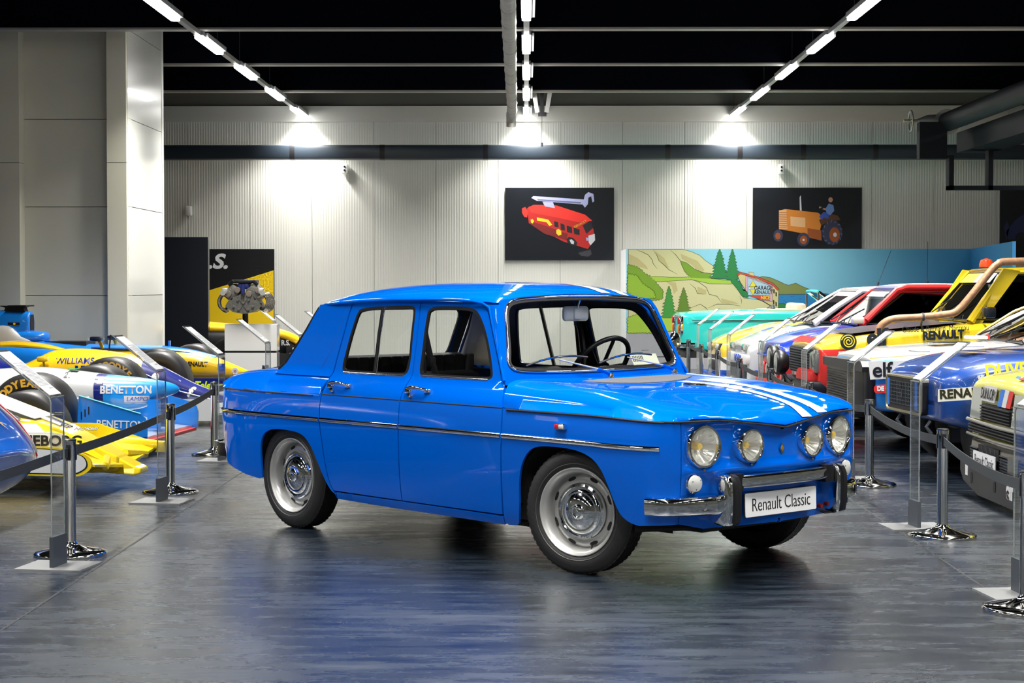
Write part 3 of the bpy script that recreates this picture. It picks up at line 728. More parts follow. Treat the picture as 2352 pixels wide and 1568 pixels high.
# --- headlamps, side lamps, emblem
REFL = mat('lamp_reflector', (.86,.86,.83), .38, .9)
LENS = glass('lamp_lens', (.97,.97,.95), 1.1, .06, diff=.10)
def ringed(pr, n, M, name, m, p): return MB().lathe(pr, n, M=M).build(name, m, p)
LENSB = mat('fluted_lamp_glass', (.66,.67,.64), .12, .35, .6)
def headlamp(x,y,z,r,yaw):
    M = frame((x,y,z),(0,1,0),(math.cos(yaw),math.sin(yaw),0))
    b = ringed([(r*.80,-.03),(r*.80,.016),(r*.86,.026),(r*.95,.026),(r*1.02,.012),(r*1.05,-.01),(r*1.05,-.06)],40,M,'headlamp', CHROME, CAR)
    q = ringed([(r*.80,.010),(r*.60,-.025),(r*.38,-.048),(r*.15,-.058),(0,-.06)],32,M,'reflector', REFL, b)
    # fluted glass: dome with vertical ribs in its lower part
    vs=[];fs=[];n=44
    L = [(0.0,.034),(.2,.033),(.4,.0305),(.6,.026),(.78,.018)]
    bm = MB()
    for j in range(n):
        for k_,(a,h) in enumerate(L):
            q_ = 2*math.pi*j/n; px,py = a*r*math.cos(q_), a*r*math.sin(q_)
            rib = .0013*math.cos(px/r*55) if py < r*.25 else .0008*math.cos(py/r*20)
            vs.append(M @ Vector((px,py,h-.004+rib)))
    K=len(L)
    for j in range(n):
        for k_ in range(K-1): fs.append((j*K+k_,((j+1)%n)*K+k_,((j+1)%n)*K+k_+1,j*K+k_+1))
    mesh('lens', vs, fs, LENS, b, True, 80)
    ringed([(.0,-.008),(.014,-.010),(.018,-.022),(.018,-.055)],12,M,'bulb_cap', mat('yellow_bulb',(.95,.62,.03),.25,.2,.6), b)
    for k in range(18):    # moulded facets of the reflector
        a = 2*math.pi*k/18
        if math.sin(a) > .35 and k%2: continue
        d = Vector((math.cos(a),math.sin(a),0)); e_ = Vector((-math.sin(a),math.cos(a),0))
        p0 = d*r*.22; p1 = d*r*.74; w = r*.035
        v4 = [M@(p0+e_*w*.3+Vector((0,0,-.038))), M@(p0-e_*w*.3+Vector((0,0,-.038))), M@(p1-e_*w+Vector((0,0,.004))), M@(p1+e_*w+Vector((0,0,.004)))]
        mesh('facet', v4, [(0,1,2,3)], LENSB, b, False)
    MB().box(-.006,.006,-r*1.12,-r*1.02,.0,.02,M=M).build('clip', CHROME, b)
for s in (-1,1):
    headlamp(.612,s*.490,.630,.1,s*.12)
    headlamp(.662,s*.222,.622,.081,s*.04)
    M = frame((.614,s*.548,.466),(0,1,0),(1,s*.12,0))
    b = ringed([(.046,-.03),(.047,0),(.044,.008),(.040,.010)],24,M,'side_lamp', CHROME, CAR)
    ringed([(.041,.004),(.036,.020),(.022,.027),(0,.029)],24,M,'lens', mat('pale_lamp_plastic',(.50,.51,.50),.15,0,.8), b)
    for a in (.6,2.7,4.6): ringed([(0,.026),(.003,.026),(.003,.022)],8,M@Matrix.Translation((.026*math.cos(a),.026*math.sin(a),0)),'screw', DGREY, b)
    # small indicator on the wing
    P = Vector(wrap(ux(-.035),.697,s)); Mi = frame(P,(1,0,0),(0,s,0))
    b = MB().rbox(-.038,.03,-.014,.014,-.004,.018,.004,M=Mi).build('wing_marker', CHROME, CAR)
    MB().rbox(-.036,-.012,-.011,.011,.004,.022,.004,M=Mi).build('red_lens', mat('red_plastic',(.45,.01,.015),.2,0,.5), b)
    MB().rbox(-.008,.024,-.010,.010,.004,.023,.004,M=Mi).build('white_lens', mat('pale_lamp_plastic'), b)
Me = frame((.6685+.004,0,.598),(0,1,0),(1,0,0))
em = MB().prism([(-.016,0),(0,-.028),(.016,0),(0,.028)],2,0,.006,M=Me).build('diamond_emblem', CHROME, CAR, smooth=False)
MB().prism([(-.008,0),(0,-.014),(.008,0),(0,.014)],2,.005,.0085,M=Me).build('gold_centre', mat('gold_badge',(.75,.45,.08),.25,.8), em, smooth=False)

# --- bumper : raised centre bar, two outer blades, over-riders with rubber pads
def bar(path, h, d, name, parent):
    """C-section blade following plan path [(x,y,z)]"""
    prof = [(-.5,-.9),(-.46,-.35),(-.36,-.05),(-.2,.0),(0,.0),(.2,.0),(.36,-.05),(.46,-.35),(.5,-.9)]
    vs=[];fs=[];N=len(path);K=len(prof)
    for i,p in enumerate(path):
        p=Vector(p); t=(Vector(path[min(i+1,N-1)])-Vector(path[max(i-1,0)])).normalized(); n=Vector((t.y,-t.x,0)).normalized()
        if n.x < 0 and abs(n.x) > .3: n=-n
        for a,b in prof: vs.append(p+Vector((0,0,a*h))+n*b*d)
    for i in range(N-1):
        for j in range(K-1): fs.append((i*K+j,(i+1)*K+j,(i+1)*K+j+1,i*K+j+1))
    return MB().add(vs,fs).build(name, CHROME, parent, ang=60)
BMP = bar(crom([(.690,.39,.462),(.712,.2,.462),(.718,0,.462),(.712,-.2,.462),(.690,-.39,.462)],6),.064,.03,'front_bumper',CAR)
for s in (-1,1):
    pth = crom([(.690,s*.40,.364),(.676,s*.50,.364),(.648,s*.60,.364),(.60,s*.675,.364),(.55,s*.715,.364),(.49,s*.738,.364)],6)
    if s > 0: pth = pth[::-1]
    vs=[]
    b = bar(pth if s>0 else pth[::-1],.088,.04,'outer_blade',BMP)
    # orange-white lamp in the blade
    # over-rider
    pr = [(.60,.285),(.65,.272),(.695,.262),(.722,.275),(.730,.33),(.732,.40),(.728,.465),(.712,.495),(.675,.502),(.63,.498),(.60,.48)]
    yy = s*.40
    bm = MB().prism(pr,1,yy-.036,yy+.034)
    o = bm.build('over_rider', CHROME, BMP, smooth=False)
    md = o.modifiers.new('b','BEVEL'); md.width=.014; md.segments=3; md.limit_method='ANGLE'; bake(o)
    for p in o.data.polygons: p.use_smooth=True
    pr2 = [(.70,.266),(.740,.282),(.749,.33),(.751,.40),(.747,.46),(.730,.494),(.70,.504)]
    o2 = MB().prism(pr2,1,yy-.010+ (.014 if s<0 else -.014),yy+.014+(.014 if s<0 else -.014)).build('rubber_pad', TRIMBLACK, o)
    # joint ring on the outer blade
    x_,y_,z_ = pth[len(pth)//2]
BRK = MB().box(.60,.70,-.36,-.30,.42,.50).build('bumper_bracket', TRIMBLACK, BMP); BRK2 = MB().box(.60,.70,.30,.36,.42,.50).build('bumper_bracket', TRIMBLACK, BMP)
# plate
Mp = frame((.668,0,.347),(0,1,0),(1,0,.03))
pl = MB().prism(rounded([(-.262,-.058),(.262,-.058),(.262,.058),(-.262,.058)],.010,3),2,-.004,.004,M=Mp).build('number_plate', mat('dark_plate_edge',(.02,.02,.02),.4), CAR, smooth=False)
MB().prism(rounded([(-.259,-.055),(.259,-.055),(.259,.055),(-.259,.055)],.009,3),2,.003,.0055,M=Mp).build('plate_face', mat('white_plate',(.72,.73,.75),.35), pl, smooth=False)
textobj('plate_lettering','Renault Classic',.088,mat('black_lettering',(.01,.01,.012),.5),pl,M=Mp@Matrix.Translation((0,-.004,.0062)),sx=.83,bold=-.0008,sp=.97)
# tow eye and little wiring under the bumper
MB().tube([(.58,.36,.28),(.63,.38,.262),(.65,.43,.262),(.63,.48,.272),(.58,.52,.29)],.007,6).build('tow_eye', TRIMBLACK, CAR)
MB().tube([(.60,.34,.30),(.645,.34,.295)],.011,10).build('tow_hook', mat('dark_red_metal',(.16,.006,.008),.4), CAR)
# rear bumper end
RB = bar(crom([(-3.13,-.60,.385),(-3.17,-.55,.385),(-3.20,-.4,.385),(-3.215,0,.385),(-3.20,.4,.385),(-3.17,.55,.385),(-3.13,.60,.385)],5),.09,.05,'rear_bumper',CAR)
for s in (-1,1):
    MB().rbox(-3.16,-3.04,s*.56-.05,s*.56+.04,.335,.425,.02).build('over_rider', TRIMBLACK, RB)
    MB().rbox(-3.205,-3.15,s*.44-.07,s*.44+.07,.56,.68,.015).build('rear_lamp', mat('red_plastic'), CAR)

# --- door handles, locks, mirror, grille, wipers
for i,s in enumerate((-1,1)):
    for x0,D in ((-1.885,RD[i]),(-1.217,FD[i])):
        P = Vector(wrap(ux(x0+.09),.818,s)); nrm = Vector((0,s*.93,.36)).normalized(); M = frame(P,(1,0,0),nrm)
        sg = -s
        hd = MB().rbox(-.095,-.045,-.022,.012,-.004,.020,.006,M=M).tube([M@Vector(p) for p in ((-.080,.004,.016),(-.03,.006,.030),(.03,.004,.032),(.075,0,.026),(.088,0,.012))],[.009,.011,.009,.007,.004],10).build('door_handle', CHROME, D)
        MB().rbox(.055,.098,-.010,.010,-.002,.012,.004,M=M).build('handle_foot', CHROME, hd)
        MB().lathe([(0,.016),(.010,.014),(.013,.0)],14,M=M@Matrix.Translation((-.052,-s*.0-.030*1,.004))).build('lock', CHROME, hd)
MR = frame((-.695,.745,1.045),(0,1,0),(-1,-.45,.0))
mr = MB().lathe([(0,-.03),(.03,-.028),(.052,-.016),(.062,0),(.060,.008),(.0,.008)],28,M=MR).build('door_mirror', CHROME, CAR)
MB().tube([(-.68,.745,1.04),(-.66,.71,.98),(-.64,.68,.93)],.006,8).build('mirror_stalk', CHROME, mr)
# cowl air intake : louvred bright grille
gm = mat('silver_mesh', (.075,.08,.095), .75, 0, 0, .1)
go = [(-.30,-.36),(-.40,-.15),(-.425,0),(-.42,.2),(-.38,.43),(-.27,.42),(-.19,.28),(-.15,.1),(-.15,-.1),(-.2,-.28)]
GR = panel('cowl_grille', go, topF, LINE, CAR, res=.05, thick=.002, off=.0015)
sl = MB()
gp = np.array(go)
for k in range(39):
    y = -.352+.0203*k
    xs_ = []
    for i in range(len(go)):
        (x1,y1),(x2,y2) = go[i],go[(i+1)%len(go)]
        if (y1 > y) != (y2 > y): xs_.append(x1+(x2-x1)*(y-y1)/(y2-y1))
    if len(xs_) == 2:
        a,b = min(xs_)+.004,max(xs_)-.004
        if b > a:
            p = [Vector(topF(x,y_))+Vector((0,0,h)) for x in (a,b) for y_,h in ((y,.002),(y+.0085,.0045))]
            sl.add([p[0],p[1],p[3],p[2]],[(0,1,2,3)])
sl.build('grille_slats', gm, GR)['kind'] = 'stuff'
MB().rbox(.02,.13,.03,.09,TF(.07,.06)-.006,TF(.07,.06)+.010,.006).build('washer_jet_cover', CHROME, LID)
def wiper(py, ty, tz, bl):
    base = Vector((-.470,py,TF(-.47,py)+.004))
    w = MB().lathe([(0,.022),(.012,.02),(.017,.008),(.019,0)],14,M=frame(base,(1,0,0),(.25,0,1))).build('wiper', CHROME, CAR)
    a = base+Vector((0,0,.014)); tip = Vector(wsf(ty,tz))+Vector((.022,0,0)); mid = a.lerp(tip,.3)+Vector((.018,0,.004))
    MB().tube([a,mid],[.010,.008],8).build('arm_root', BLUE, w)
    MB().tube([mid,tip],[.0048,.0035],8).build('arm', ALU, w)
    pts = []
    for t in np.linspace(-1,1,11):
        yy = ty+bl*.5*t; zz = tz-.022*t*t+.018*t*bl*2.2+.012
        pts.append(Vector(wsf(yy,zz))+Vector((.010+.006*(1-t*t),0,0)))
    MB().tube(pts,.005,6).build('blade', TRIMBLACK, w)
    MB().tube([p+Vector((.007,0,.004)) for p in pts[2:-2]],.003,6).build('blade_frame', CHROME, w)
wiper(.02,-.30,.985,.42)
wiper(.50,.19,.985,.42)

# --- wheels
def wheel(parent, x, y, steer, s):
    t = None
    Mw = Matrix.Translation((x,y,.2955)) @ Matrix.Rotation(steer,4,'Z') @ frame((0,0,0),(1,0,0),(0,s,0))
    tp = [(.2055,.062),(.212,.070),(.225,.077),(.245,.080),(.262,.077),(.276,.070),(.287,.060),(.2925,.050)]
    for g0 in (.043,.022,.001,-.022,-.043):
        tp += [(.2945,g0+.006),(.2945,g0+.003),(.289,g0+.002),(.289,g0-.002),(.2945,g0-.003),(.2945,g0-.006)]
    tp += [(.2925,-.050),(.287,-.060),(.276,-.070),(.245,-.080),(.225,-.077),(.2055,-.062)]
    ty = MB().lathe(tp,72,M=Mw).build('tyre', RUBBER, parent, ang=35)
    MB().lathe([(.226,.0775),(.228,.0795),(.230,.0775)],72,M=Mw).build('sidewall_ring', mat('grey_rubber',(.05,.05,.05),.5), ty)
    # shoulder blocks of the tread, seen on the front of the tyre
    blk = MB()
    for k in range(60):
        a = 2*math.pi*k/60
        for w0,w1 in ((.036,.052),(-.052,-.036)):
            Mk = Mw @ Matrix.Rotation(a,4,'Z')
            blk.box(.284,.2962,-.009,.009,w0,w1,M=Mk)
    blk.build('tread_blocks', RUBBER, ty, smooth=False)['kind'] = 'stuff'
    rim = MB().lathe([(.205,.056),(.210,.066),(.2085,.073),(.204,.074),(.200,.069),(.197,.062),(.193,.058),(.189,.055),(.185,.048),(.182,.040),(.180,.030),(.178,.012),(.1765,.003),(.174,.0),(.170,.004),(.166,.011),(.160,.0155),(.150,.0175),(.136,.0175),(.128,.010),(.0,.010)],72,M=Mw).build('wheel_rim', ALU, parent, ang=45)
    sm = None
    for k in range(8):
        Mk = Mw @ Matrix.Rotation(2*math.pi*(k+.5)/8,4,'Z')
        ov = [(.1595+.0085*math.cos(q),.0235*math.copysign(abs(math.sin(q))**.7,math.sin(q))) for q in np.linspace(0,2*math.pi,17)[:-1]]
        MB().add([Mk@Vector((u,v,.0185-(u-.1510)*.20)) for u,v in ov],[tuple(range(16))]).build('rim_slot', MATTE, rim, smooth=False)
    q_ = 1.17
    hub = MB().lathe([(r_*q_,h_) for r_,h_ in [(.112,.018),(.114,.030),(.110,.037),(.101,.040),(.097,.036),(.094,.036),(.090,.042),(.080,.048),(.073,.047),(.070,.049),(.060,.056),(.045,.062),(.034,.064),(.032,.061),(.029,.065),(.022,.070),(.019,.068),(.014,.071),(.0,.072)]],64,M=Mw).build('hub_cap', CHROME, parent, ang=30)
    MB().prism([(-.006,0),(0,-.010),(.006,0),(0,.010)],2,.0715,.0735,M=Mw).build('badge', CHROME, hub)
    MB().tube([Mw@Vector(p) for p in ((.05,-.155,.018),(.058,-.163,.03),(.066,-.172,.046))],[.004,.004,.0035],8).build('valve', TRIMBLACK, rim)
    return ty
wheel(CAR, -2.27, -.628, 0, -1)
wheel(CAR, -2.27, .628, 0, 1)
wheel(CAR, 0, -.628, R(13), -1)
wheel(CAR, 0, .628, R(13), 1)

# --- wheel housings, underbody, cabin
def housing(xc, half_len, top, s):
    n=14; pr=[(xc+half_len*1.25*math.cos(q), .30+(top-.25)*math.sin(q)) for q in np.linspace(0,math.pi,n)]
    vs=[];
    for x,z in pr:
        for y in (.715,.40): vs.append((x,s*y,z))
    fs=[(2*i,2*i+1,2*i+3,2*i+2) for i in range(n-1)]
    k=len(vs); vs += [(x,s*.40,z) for x,z in pr]+[(xc-half_len*1.25,s*.40,.2),(xc+half_len*1.25,s*.40,.2)]; fs.append(tuple(range(k,len(vs))))
    k=len(vs)
    for sg in (-1,1):
        x=xc+sg*half_len*1.25; vs += [(x,s*.40,.27),(x,s*.66,.27),(x,s*.66,.32),(x,s*.40,.32)]; fs.append((k,k+1,k+2,k+3)); k+=4
    MB().add(vs,fs).build('wheel_housing', MATTE, CAR, smooth=False)
for s in (-1,1):
    housing(-.02,.30,.60,s); housing(-2.22,.28,.57,s)
MB().box(-2.55,-.0,-.40,.40,.17,.26).box(-1.70,-.42,-.60,.60,.175,.20).box(-.4,.50,-.36,.36,.215,.28).build('underbody', MATTE, CAR, smooth=False)
MB().tube([(.30,-.60,.235),(.46,-.30,.235),(.47,.30,.235),(.30,.60,.235)],.016,8).build('front_axle_tube', MATTE, CAR)
MB().tube([(-2.3,.25,.20),(-2.9,.25,.22),(-3.1,.25,.24)],.03,10).rbox(-2.95,-2.6,.0,.45,.17,.28,.03).build('exhaust', DGREY, CAR)
FAB = mat('black_pleated_seat', (.008,.009,.012), .75)
MB().box(-1.84,-.42,-.66,.66,.20,.235).box(-.42,-.36,-.66,.66,.22,.80).box(-2.5,-2.42,-.62,.62,.2,.84).build('cabin_floor', MATTE, CAR, smooth=False)
RSB = MB().rbox(-2.36,-2.20,-.60,.60,.40,.955,.06).rbox(-2.30,-1.72,-.60,.60,.30,.50,.05).build('rear_seat', FAB, CAR)
for k in range(15):
    y=-.56+.08*k; MB().rbox(-2.215,-2.192,y-.0398,y+.0398,.52,.95,.012).build('seat_pleat', FAB, RSB)
MB().box(-2.44,-2.30,-.60,.60,.84,.895).build('rear_shelf', mat('black_shelf',(.01,.01,.01),.7), CAR, smooth=False)
for y in (-.33,.33):
    st = MB().rbox(-1.45,-1.33,y-.24,y+.24,.42,.90,.05).rbox(-1.45,-.93,y-.24,y+.24,.30,.47,.05).build('front_seat', FAB, CAR)
MB().rbox(-.74,-.535,-.58,.58,.66,.90,.04).build('dashboard', TRIMBLACK, CAR)
MB().rbox(-.78,-.66,.18,.50,.78,.93,.03).build('instrument_cowl', TRIMBLACK, CAR)
Ms = frame((-.86,.33,.925),(0,1,0),(-.80,0,.60))
sw = MB().tube([Ms@Vector((.19*math.cos(a),.19*math.sin(a),0)) for a in np.arange(0,2*math.pi,math.pi/24)],.014,10,closed=True).build('steering_wheel', TRIMBLACK, CAR)
MB().tube([Ms@Vector((-.19,0,0)),Ms@Vector((0,0,-.02)),Ms@Vector((.19,0,0))],.010,8).tube([Ms@Vector((0,0,-.02)),Ms@Vector((0,-.19,0))],.010,8).lathe([(0,.0),(.04,-.005),(.045,-.03)],16,M=Ms).tube([Ms@Vector((0,0,-.02)),Ms@Vector((0,0,-.30))],.022,10).build('spokes', TRIMBLACK, sw)
# card behind the windscreen
Mc = frame((-.575,.39,.955),(0,1,0),(.85,0,.5))
cdn = MB().box(-.10,.10,-.045,.045,0,.002,M=Mc).build('parking_card', mat('pale_card',(.55,.56,.46),.6), CAR, smooth=False)
for k in range(7): MB().box(-.09+.012*k,-.084+.012*k,.0,.035,.002,.003,M=Mc).build('printed_bar', TRIMBLACK, cdn, smooth=False)
# inside mirror
mi = MB().rbox(-.765,-.735,-.05,.13,1.172,1.25,.022,seg=3).build('rear_view_mirror', mat('cream_plastic',(.88,.84,.70),.5), CAR)
MB().rbox(-.748,-.722,.01,.07,1.18,1.243,.012).build('mirror_bracket', mat('cream_plastic'), mi)
MB().tube([(-.735,.04,1.235),(-.71,.035,1.28),(-.73,.02,1.315)],.006,8).build('mirror_hook', CHROME, mi)
# belts on the door posts
for s in (-1,1):
    b = MB().tube([(-1.27,s*.565,1.17),(-1.25,s*.57,1.10),(-1.22,s*.56,.98),(-1.19,s*.53,.86)],.018,6).build('seat_belt', TRIMBLACK, CAR)
    MB().rbox(-1.29,-1.25,s*.57-.02,s*.57+.02,1.13,1.20,.008).rbox(-1.24,-1.20,s*.555-.02,s*.555+.02,.93,.985,.008).build('belt_anchor', TRIMBLACK, b)
    panel('door_post_trim', S([(-1.34,.86),(-1.15,.86),(-1.205,1.02),(-1.212,1.10),(-1.218,1.25),(-1.31,1.25),(-1.312,1.12)]), (lambda u,v,s=s: wrap(u,v,s)), TRIMBLACK, CAR, res=.06, thick=.004, off=-.022, back=TRIMBLACK, flip=s>0)

# ================================================================== BARRIER POSTS, BELTS, SIGN STANDS
def make_post():
    t = empty('barrier_post')
    b = MB().lathe([(0,.0),(.182,.0),(.184,.006),(.182,.014),(.170,.022),(.13,.030),(.09,.038),(.06,.046),(.042,.052),(.034,.062),(.030,.070),(.0,.070)],48).build('base', STEEL, t, ang=50)
    p = MB().lathe([(.029,.06),(.029,.475),(.0315,.478),(.0315,.565),(.0325,.568),(.0325,.578),(.028,.582),(0,.582)],28).build('pole', STEEL, t, ang=40)
    MB().rbox(-.034,.034,-.012,.012,.480,.560,.003).rbox(-.012,.012,-.034,.034,.480,.560,.003).build('belt_head', TRIMBLACK, p)
    MB().lathe([(.0318,.5775),(.0325,.583),(.026,.587),(0,.587)],28).build('cap', TRIMBLACK, p)
    return t
POST0 = None
def post(x, y, label, group=None):
    global POST0
    if POST0 is None: t = POST0 = make_post()
    else: t = copytree(POST0)
    t.location = (x,y,0); tag(t, label, 'barrier post')
    if group: t['group'] = group
    return t
LP = [(-2.42,6.55),(-2.30,9.27),(-2.33,12.05),(-2.50,14.76),(-2.54,17.95),(-2.56,20.6),(-2.56,23.4)]
LPL = ['chrome barrier post on the left, outside the photo before the nearest visible one','chrome barrier post nearest the camera on the left, in front of the yellow nose','chrome barrier post at the left, beside the blue and white pointed nose','chrome barrier post hidden behind the tail of the blue sedan',
 'chrome barrier post on the left hidden behind the sedan, fifth in the row','chrome barrier post on the left hidden behind the sedan, sixth in the row','chrome barrier post on the left hidden behind the sedan, last in the row']
RP = [(2.09,7.70),(2.25,9.98),(2.33,12.54),(2.27,14.8),(2.28,17.25),(2.27,19.68),(2.29,22.1),(2.31,24.4),(2.33,26.55)]
RPL = ['chrome barrier post cut by the right edge of the photo','chrome barrier post in front of the yellow hatchback with the grey bumper','chrome barrier post just right of the blue sedan headlamps','chrome barrier post whose top shows over the sedan bonnet, before the black grilled car',
 'chrome barrier post over the sedan bonnet, in front of the red and blue car','chrome barrier post in front of the grey-white rally car','chrome barrier post in front of the small yellow racing car','chrome barrier post third from the far end of the right row','chrome barrier post at the far end of the right row, by the turquoise convertible']
RPL[-2] = 'chrome barrier post second from the far end of the right row'
for (x,y),l in zip(LP,LPL): post(x,y,l)
for (x,y),l in zip(RP,RPL): post(x,y,l)
BELT = mat('dark_grey_belt', (.020,.025,.030), .7, bump=(300,.3))
def belt(a, b, sag, label):
    (x0,y0),(x1,y1) = a,b; N=16; vs=[];fs=[]
    d = Vector((x1-x0,y1-y0,0)).normalized(); n = Vector((d.y,-d.x,0))*.0016
    A = Vector((x0,y0,.520))+d*.037; B = Vector((x1,y1,.520))-d*.037
    for i in range(N+1):
        t=i/N; p=A.lerp(B,t); p.z -= sag*4*t*(1-t)
        for q,h in ((n,-.024),(n,.024),(-n,.024),(-n,-.024)): vs.append(p+q+Vector((0,0,h)))
    for i in range(N):
        for j in range(4): fs.append((i*4+j,i*4+(j+1)%4,(i+1)*4+(j+1)%4,(i+1)*4+j))
    o = MB().add(vs,fs).build('barrier_belt', BELT, smooth=True, ang=30); tag(o, label, 'belt')
    return o
for i in range(len(LP)-1):
    belt(LP[i],LP[i+1],.012,['dark retractable belt running off the left edge of the photo','dark retractable belt across the yellow racing nose','dark retractable belt rising behind the sedan tail on the left','dark belt on the left hidden behind the sedan, fourth from the camera','dark belt on the left hidden behind the sedan, fifth from the camera','dark belt on the left hidden behind the sedan, farthest'][i])
for i in range(len(RP)-1):
    belt(RP[i],RP[i+1],.035,['dark belt in front of the yellow hatchback, leaving the right edge','dark belt in front of the blue coupe with the square grille','dark belt in front of the black grilled white and blue car, right of the sedan','dark belt in front of the red front of the yellow pick-up','dark belt in front of the red and blue car','dark belt in front of the grey-white rally car','dark belt in front of the small yellow racing car','dark belt at the far end of the right row'][i])

def make_stand(s):
    """s = -1: panel leans toward -x (left row), +1 toward +x.  Acrylic strip stands in a dark bracket on a grey plate"""
    t = empty('sign_stand')
    MB().prism([(-.165,-.15),(.165,-.15),(.165,.15),(-.165,.15)],2,.0,.009).build('base_plate', PGREY, t, smooth=False)
    MB().box(-.010,.010,-.085,.085,.009,.155).build('bracket', DGREY, t, smooth=False)
    W = .078; T = .005
    pr = [(-T,.13),(T,.13),(T,.815),(T+s*.004,.83),(s*.275+T,1.035),(s*.275-T+0,1.047),(-T-s*.0,.833)] if s > 0 else [(-T,.13),(T,.13),(T,.833),(-.275+T,1.047),(-.275-T,1.035),(-T-.004,.83),(-T,.815)]
    up = MB()
    # strip surface made of an upright sheet and a leaning sheet; bright polished edges
    A = MB().box(-T,T,-W,W,.012,.82).build('acrylic_upright', ACR, t, smooth=False)
    L = Vector((s*.285,0,.222)); n = Vector((-L.z*s*s,0,L.x)).normalized()*T if s>0 else Vector((L.z,0,-L.x)).normalized()*T
    n = Vector((-L.z,0,L.x)).normalized()*T
    o0 = Vector((0,0,.82)); vs = []
    for p in (o0-n,o0+n,o0+L+n,o0+L-n):
        for y in (-W,W): vs.append(p+Vector((0,y,0)))
    MB().add(vs,[(0,1,3,2),(2,3,5,4),(4,5,7,6),(6,7,1,0),(0,2,4,6),(1,7,5,3)]).build('acrylic_panel', ACR, t, smooth=False)
    eg = MB()
    for y in (-W,W):
        eg.tube([(0,y,.155),(0,y,.80),(s*.008,y,.822),tuple(o0+L+Vector((0,y,0)))],.0038,6)
    eg.tube([tuple(o0+L+Vector((0,-W,0))),tuple(o0+L+Vector((0,W,0)))],.0045,6).tube([(0,-W,.822),(0,W,.822)],.0055,6)
    eg.build('polished_edge', ACE, t)
    up = n.normalized()*(1 if n.z > 0 else -1)
    M = frame(o0+L*.5+up*(T+.0015), (0,1,0) if s>0 else (0,-1,0), up)
    pl = MB().box(-W+.008,W-.008,-.165,.165,-.001,.001,M=M).build('printed_sheet', mat('white_print_sheet',(.66,.67,.68),.45), t, smooth=False)
    tm = mat('grey_print', (.30,.31,.32), .6)
    MB().box(-.055,-.01,.115,.122,.001,.0016,M=M).build('printed_heading', tm, pl, smooth=False)
    rr = random.Random(3)
    txt = MB()
    for k in range(19): txt.box(-.055,.055-rr.random()*.02*(k%6==5)*4,.092-k*.0095,.0955-k*.0095,.001,.0015,M=M)
    o = txt.build('printed_lines', tm, pl, smooth=False); o['kind'] = 'stuff'
    return t
ST = {}
def stand(x, y, s, rz, label, small=False):
    if s not in ST: t = ST[s] = make_stand(s)
    else: t = copytree(ST[s])
    t.location = (x,y,0); t.rotation_euler = (0,0,rz); tag(t, label, 'sign stand')
for x,y,l in ((-2.26,8.87,'clear sign stand nearest the camera on the left, with the white text sheet readable'),(-2.29,11.56,'clear sign stand in front of the blue and white pointed nose'),(-2.36,14.28,'clear sign stand just left of the sedan tail, base beside the rear bumper'),
    (-2.43,17.35,'clear sign stand in front of the white engine plinth'),(-2.44,20.0,'clear sign stand right of the engine plinth, before the pale wall'),(-2.44,22.8,'clear sign stand by the sedan rear window, farthest in the left row'),(-3.85,28.2,'small far clear sign stand beside the black and yellow poster')):
    stand(x,y,-1,R(-8),l)
for x,y,l in ((2.17,8.10,'clear sign stand cut by the right edge of the photo, only its base showing'),(2.18,10.36,'clear sign stand before the blue coupe with the square grille'),(2.27,12.93,'clear sign stand before the white and blue car with the black grille'),(2.30,15.3,'clear sign stand before the round black lamps of the yellow pick-up'),
    (2.25,17.75,'clear sign stand before the blue and red rally car'),(2.21,20.2,'clear sign stand before the grey-white rally car'),(2.25,22.65,'clear sign stand before the small yellow racing car'),(2.36,25.4,'clear sign stand at the far end of the right row, before the turquoise tail')):
    stand(x,y,1,R(6),l)

# ================================================================== WALL PICTURES, MURAL, PARTITION, PLINTH
def flat(name, poly, M, z, m, parent):
    """flat print shape, z mm above its board"""
    vs = [M @ Vector((u,v,z)) for u,v in poly]
    return mesh(name, vs, [tuple(range(len(vs)))], m, parent, False)
def flatmat(name, col, rough=.55): return mat(name, col, rough)
def picture(xc, zc, w, h, label):
    t = empty('wall_picture', (xc,YW-.03,zc), label=label, cat='picture')
    MB().box(-w/2,w/2,-.0,.02,-h/2,h/2).build('board', mat('black_picture_board',(.004,.006,.010),.35), t, smooth=False)
    M = Matrix(((1,0,0,0),(0,0,-1,0),(0,1,0,0),(0,0,0,1)))   # x right, y up, z toward the room
    return t, M
W1,H1 = 1.855,1.235
# picture coordinates: pixels of the photo relative to the picture's top-left corner, 249 x 165
def pxf(x0,y0): 
    k = W1/249.
    return lambda pts: [((x-x0)*k-W1/2, H1/2-(y-y0)*k) for x,y in pts]
